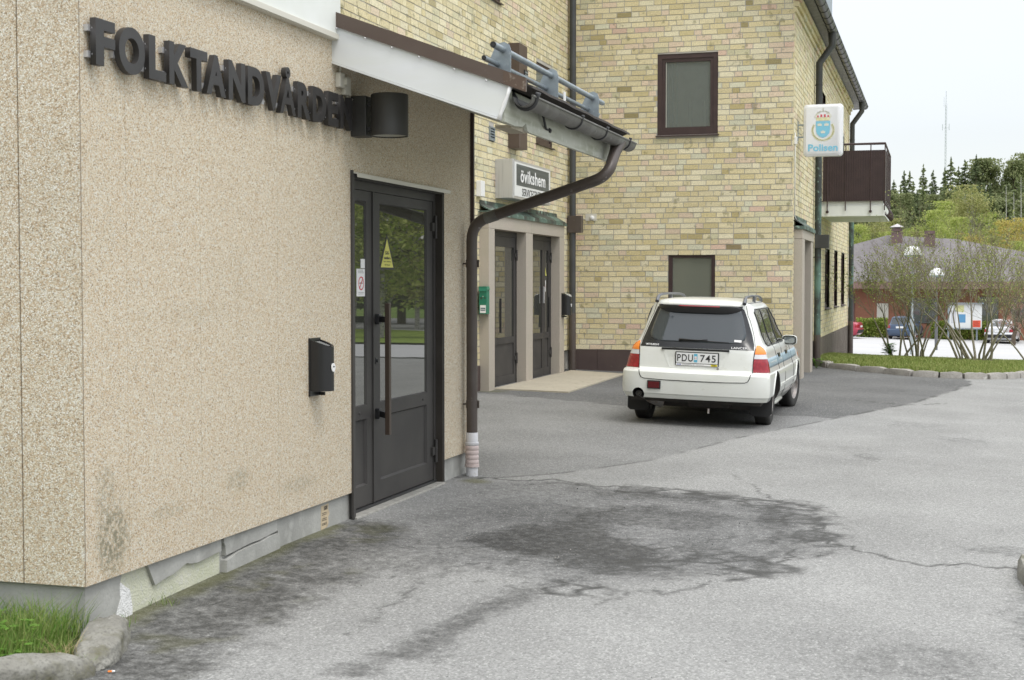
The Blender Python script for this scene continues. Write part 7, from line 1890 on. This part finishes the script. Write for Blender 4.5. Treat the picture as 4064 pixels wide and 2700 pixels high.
def spruce_mesh(H, W, seed, m, sparse=1.0):
    g = np.random.default_rng(seed); Ps = []; Ds = []; z = H*.10; w = MB(); w.tube([(0, 0, -1), (0, 0, H*.5), (0, 0, H)], [.22, .13, .02], 6)
    while z < H*.985:
        f = z/H; L = W*(1-f)**.62*g.uniform(.75, 1.15)*(1 if f > .2 else .75); k = int(max(4, 9*(1-f)+3))
        for j in range(k):
            if g.random() > .86*sparse: continue
            a = g.uniform(0, 6.283); Lb = L*g.uniform(.55, 1.15); nn = int(max(4, Lb*13))
            t_ = g.random(nn)**.7; dr = -.30*t_*Lb*(1-.5*f)+.14*t_**2*Lb
            side = g.normal(0, .10+.16*Lb*.35, nn)*(1-.4*t_)
            x = np.cos(a)*t_*Lb-np.sin(a)*side; y = np.sin(a)*t_*Lb+np.cos(a)*side
            Ps.append(np.stack([x, y, z+dr+g.normal(0, .05, nn)], -1)); d = np.stack([np.cos(a)+g.normal(0, .4, nn), np.sin(a)+g.normal(0, .4, nn), -.45+g.normal(0, .25, nn)], -1); Ds.append(d/np.linalg.norm(d, axis=1)[:, None])
        z += H*g.uniform(.014, .026)
    Ps.append(np.stack([g.normal(0, .04, 16), g.normal(0, .04, 16), np.linspace(H*.9, H*1.02, 16)], -1)); Ds.append(np.tile([0, 0, 1.0], (16, 1)))
    V, F = cards(np.concatenate(Ps), np.concatenate(Ds), .22, .50, g)
    return fast_mesh('crown', V, F, m), w.mesh('trunk', M['trunk'])
def leafy_mesh(H, W, seed, m, dens=1.0, z0=.22, tm=None, narrow=1.0, card=(.11, .24)):
    g = np.random.default_rng(seed); q = random.Random(seed); w = MB(); pts = [Vector((0, 0, -1))]; p = Vector((0, 0, 0))
    for i in range(6): p = p+Vector((q.gauss(0, .12), q.gauss(0, .12), H*.15)); pts.append(p.copy())
    w.tube(pts, [.16, .15, .12, .10, .08, .05, .03], 6)
    Ps = []
    for i in range(int(30*dens)):
        f = g.uniform(z0, 1.0); a = g.uniform(0, 6.283); env = W*math.sin(math.pi*min(1, max(.05, (f-z0)/(1.04-z0)))**(.75*narrow))**.7*.5
        rr = env*g.uniform(.35, 1.0); c_ = np.array([rr*math.cos(a), rr*math.sin(a), f*H]); s_ = H*.055*g.uniform(.6, 1.4)
        st_ = pts[min(6, int(f*6))]; w.tube([st_*.8, Vector(c_)*.6+st_*.4+Vector((0, 0, -.1)), Vector(c_)], [.04, .025, .01], 4)
        for k in range(4):
            cc = c_+g.normal(0, s_*.8, 3); n_ = int(34*dens); Ps.append(cc+g.normal(0, 1, (n_, 3))*s_*np.array([.75, .75, .6])*g.uniform(.5, 1))
    P = np.concatenate(Ps); P[:, 2] = np.clip(P[:, 2], H*z0*.7, H*1.02); D = g.normal(0, 1, P.shape)+np.array([0, 0, -.5]); D /= np.linalg.norm(D, axis=1)[:, None]
    V, F = cards(P, D, card[0], card[1], g)
    return fast_mesh('crown', V, F, m), w.mesh('trunk', tm or M['birch'])
def plant(kind, mesh2, x, y, ztop, H0, label, cat, grp, wx=1.0, zbase=None):
    zb_ = float(hill(np.array(float(x)), np.array(float(y)))) if zbase is None else zbase
    s_ = (ztop-zb_)/H0 if ztop is not None else 1.0
    t = thing(kind, label, cat, (x, y, zb_), rng.uniform(0, 6.28), grp); t.scale = (s_*wx, s_*wx, s_)
    link('crown', mesh2[0], t); link('trunk', mesh2[1], t); return t
sprM = [spruce_mesh(16, 3.3, 1, SPR[0]), spruce_mesh(16, 2.6, 2, SPR[0], .9), spruce_mesh(16, 3.8, 3, SPR[1]), spruce_mesh(16, 2.4, 4, SPR[1], .85)]
birM = [leafy_mesh(12, 5.2, 11, BIR[0], 1.3), leafy_mesh(12, 4.2, 12, BIR[1], 1.1, .25), leafy_mesh(12, 5.5, 13, BIR[2], 1.3, .12), leafy_mesh(12, 3.4, 14, BIR[0], 1.0, .2), leafy_mesh(12, 4.6, 15, BIR[1], 1.3, .15)]
PINE = leafmat('pine_needles', (.15, .19, .08), (.24, .28, .12), (.29, .31, .15), trans=.4)
pinM = [leafy_mesh(16, 6.0, 41, PINE, 1.5, .30, M['trunk'], .8, (.2, .42)), leafy_mesh(16, 5.0, 42, PINE, 1.4, .18, M['trunk'], .9, (.2, .42))]
sky_l = [(-8.5, 20.9, 'dark spruce just right of the balcony, lowest on the skyline'), (-6.7, 22.7, 'spruce tip second from the balcony on the skyline'), (-5.7, 22.8, 'slim spruce third from the balcony on the skyline'), (-3.15, 23.6, 'ragged-topped spruce left of the mast, taller than its neighbours'), (-1.4, 22.8, 'spruce close left of the mast'), (.75, 23.4, 'spruce at the very foot of the mast'), (1.75, 24.7, 'tall spruce immediately right of the mast'), (3.2, 23.2, 'short spruce in the gap right of the mast'), (4.4, 24.8, 'tall narrow spruce above the yellow-green birch'), (6.3, 25.1, 'highest spruce of the middle skyline'), (7.75, 24.6, 'broad spruce beside the highest one'), (9.8, 24.0, 'thin-topped spruce before the dip in the skyline'), (13.2, 23.9, 'broad conifer on the right of the dip in the skyline'), (14.5, 25.4, 'large dark tree at the right edge of the skyline'), (-10.6, 21.5, 'spruce behind the balcony screen'), (11.4, 22.4, 'low spruce in the dip of the skyline')]
for i, (x, zt, lab) in enumerate(sky_l): plant('spruce_tree', pinM[i % 2] if i in (13, 12, 10) else sprM[i % 4], x, 280+(i % 3)*3, zt, 16, lab, 'tree', 'spruces along the hill skyline', rng.uniform(.85, 1.15))
k = 0
for Yr, zt0, dx in ((270, 19.4, 1.9), (255, 18.2, 2.0), (238, 16.8, 2.2), (222, 14.6, 2.5), (206, 12.2, 2.7)):
    x = -.062*Yr-2
    while x < .062*Yr+2:
        plant('spruce_tree', pinM[k % 2] if (k*7) % 5 < 2 else sprM[k % 4], x+rng.uniform(-.7, .7), Yr+rng.uniform(-5, 5), zt0+rng.uniform(-2.4, 1.4)-(2.2 if (k*7) % 5 < 2 else 0), 16, 'conifer standing on the slope below the skyline trees', 'tree', 'conifers filling the slope', rng.uniform(.9, 1.25)); x += dx; k += 1
bl = [(3.4, 178, 13.0, 1, 'tall pale olive birch in the middle of the slope, above the roof'), (2.0, 190, 12.0, 4, 'olive birch behind the tall pale one'), (.6, 182, 11.4, 0, 'bright yellow-green birch above the right chimney'), (-.8, 175, 10.0, 0, 'bright green round-topped tree right of the left chimney'), (-3.4, 165, 7.7, 3, 'small pale green tree just right of the left chimney'), (.7, 168, 8.1, 3, 'slim pale green tree right of the right chimney'), (1.8, 172, 9.0, 0, 'pale green tree beneath the tall birch'), (7.4, 170, 8.8, 2, 'round amber-leaved tree on the right of the slope'), (9.3, 175, 8.9, 2, 'amber-leaved tree at the right edge of the photo'), (5.4, 160, 6.4, 4, 'low olive tree behind the roof on the right'),
      (-7.4, 172, 9.0, 1, 'white-trunked birch left of the chimneys'), (-6.0, 178, 9.2, 4, 'olive birch left of the chimneys, second of the pair'), (-8.8, 170, 8.2, 0, 'yellow-green tree beside the end downpipe'), (-5.0, 160, 7.0, 0, 'low green tree behind the left end of the brown roof'), (-1.9, 160, 7.0, 4, 'low tree between the two chimneys'), (3.6, 155, 6.6, 2, 'low yellow tree behind the falling roof line'), (7.6, 150, 5.6, 0, 'bushy green tree above the roof at the right'), (5.9, 186, 10.4, 3, 'slim tree among bare trunks on the right slope'), (6.5, 130, 4.3, 2, 'yellow-green bushy tree just over the right roof line'), (8.2, 124, 4.2, 0, 'green bushy tree nearest the right edge above the roof')]
for x, y, zt, m_, lab in bl: plant('birch_tree' if m_ != 2 else 'amber_tree', birM[m_], x, y, zt, 12, lab, 'tree', 'broad-leaved trees below the spruces', rng.uniform(1.0, 1.3))
rm = leafy_mesh(4, 3.4, 31, BIR[3], .8, .35, M['trunk'], 1, (.04, .08)); plant('red_leaf_tree', rm, 4.0, 84, 1.25, 4, 'small red-leaved tree behind the right-hand shrub', 'tree', None, 1.0, ZG(4, 84))
# bare grey trunks standing among the spruces
for i, (x, y, zt) in enumerate(((8.6, 206, 15.0), (9.6, 206, 14.0), (10.6, 208, 16.2))):
    w = MB(); zb_ = float(hill(np.array(x), np.array(float(y)))); w.tube([(0, 0, 0), (.05, 0, (zt-zb_)*.6), (-.05, 0, zt-zb_)], [.10, .07, .03], 6)
    q = random.Random(i)
    for k in range(12):
        z = (zt-zb_)*q.uniform(.3, .97); a = q.uniform(0, 6.28); w.tube([(0, 0, z), (math.cos(a)*.7, math.sin(a)*.7, z+.2)], [.02, .008], 3)
    o = w.build('dead_tree', [M['birch']]); o.location = (x, y, zb_); tag(o, ['left', 'middle', 'right'][i]+' of the three bare grey trunks on the right slope', 'tree', 'bare trunks on the slope')
# more of the valley right of the view: trees and lawn the door panes mirror
for i in range(17):
    a = R(13+1.6*i+rng.uniform(-.8, .8)); d_ = rng.uniform(86, 125); x, y = -5+math.sin(a)*d_, math.cos(a)*d_
    plant('birch_tree', birM[(i*3) % 5 if (i*3) % 5 != 2 else 1], x, y, ZG(x, y)+rng.uniform(12, 17), 12, 'leafy tree across the road to the right of the yard', 'tree', 'trees across the road', 1.35, ZG(x, y)-.2)
for i in range(12):
    a = R(13+2.4*i); d_ = rng.uniform(128, 150); x, y = -5+math.sin(a)*d_, math.cos(a)*d_
    plant('spruce_tree', sprM[i % 4], x, y, ZG(x, y)+rng.uniform(19, 24), 16, 'spruce across the road to the right of the yard', 'tree', 'spruces across the road', 1.4, ZG(x, y)-.2)

# unseen trees added behind the viewer for the upper panes to mirror
for i in range(9): plant('birch_tree', birM[i % 2 and 3 or 0], -26+5.5*i, -34-4*(i % 3), 13+2*(i % 3), 12, 'unseen leafy tree added behind the viewer for reflections', 'tree', 'added trees behind the viewer', 1.5, -.2)
# ------------------------------------------------------------------ mast
t = thing('radio_mast', 'thin lattice radio mast standing far behind the spruces', 'mast', (1.08, 380, 12))
w = MB(); Hm = 38.5
for k in range(3):
    a = 2.094*k+.4; w.tube([(.22*math.cos(a), .22*math.sin(a), 0), (.22*math.cos(a), .22*math.sin(a), Hm-3)], .035, 4)
z = 0
while z < Hm-3.5:
    for k in range(3):
        a, b = 2.094*k+.4, 2.094*(k+1)+.4; w.tube([(.22*math.cos(a), .22*math.sin(a), z), (.22*math.cos(b), .22*math.sin(b), z+.9)], .02, 3)
    z += .9
w.build('lattice', [M['post']], t)
w = MB(); w.tube([(0, 0, Hm-3), (0, 0, Hm)], .05, 5); 
for x in (-.8, .8): w.tube([(x, 0, 28.6), (x, 0, 30.2)], .06, 5)
w.tube([(-.8, 0, 29.2), (.8, 0, 29.2)], .03, 4); w.tube([(-.5, 0, Hm-4), (-.5, 0, Hm-1.5)], .04, 4); w.build('antenna', [M['post']], t)
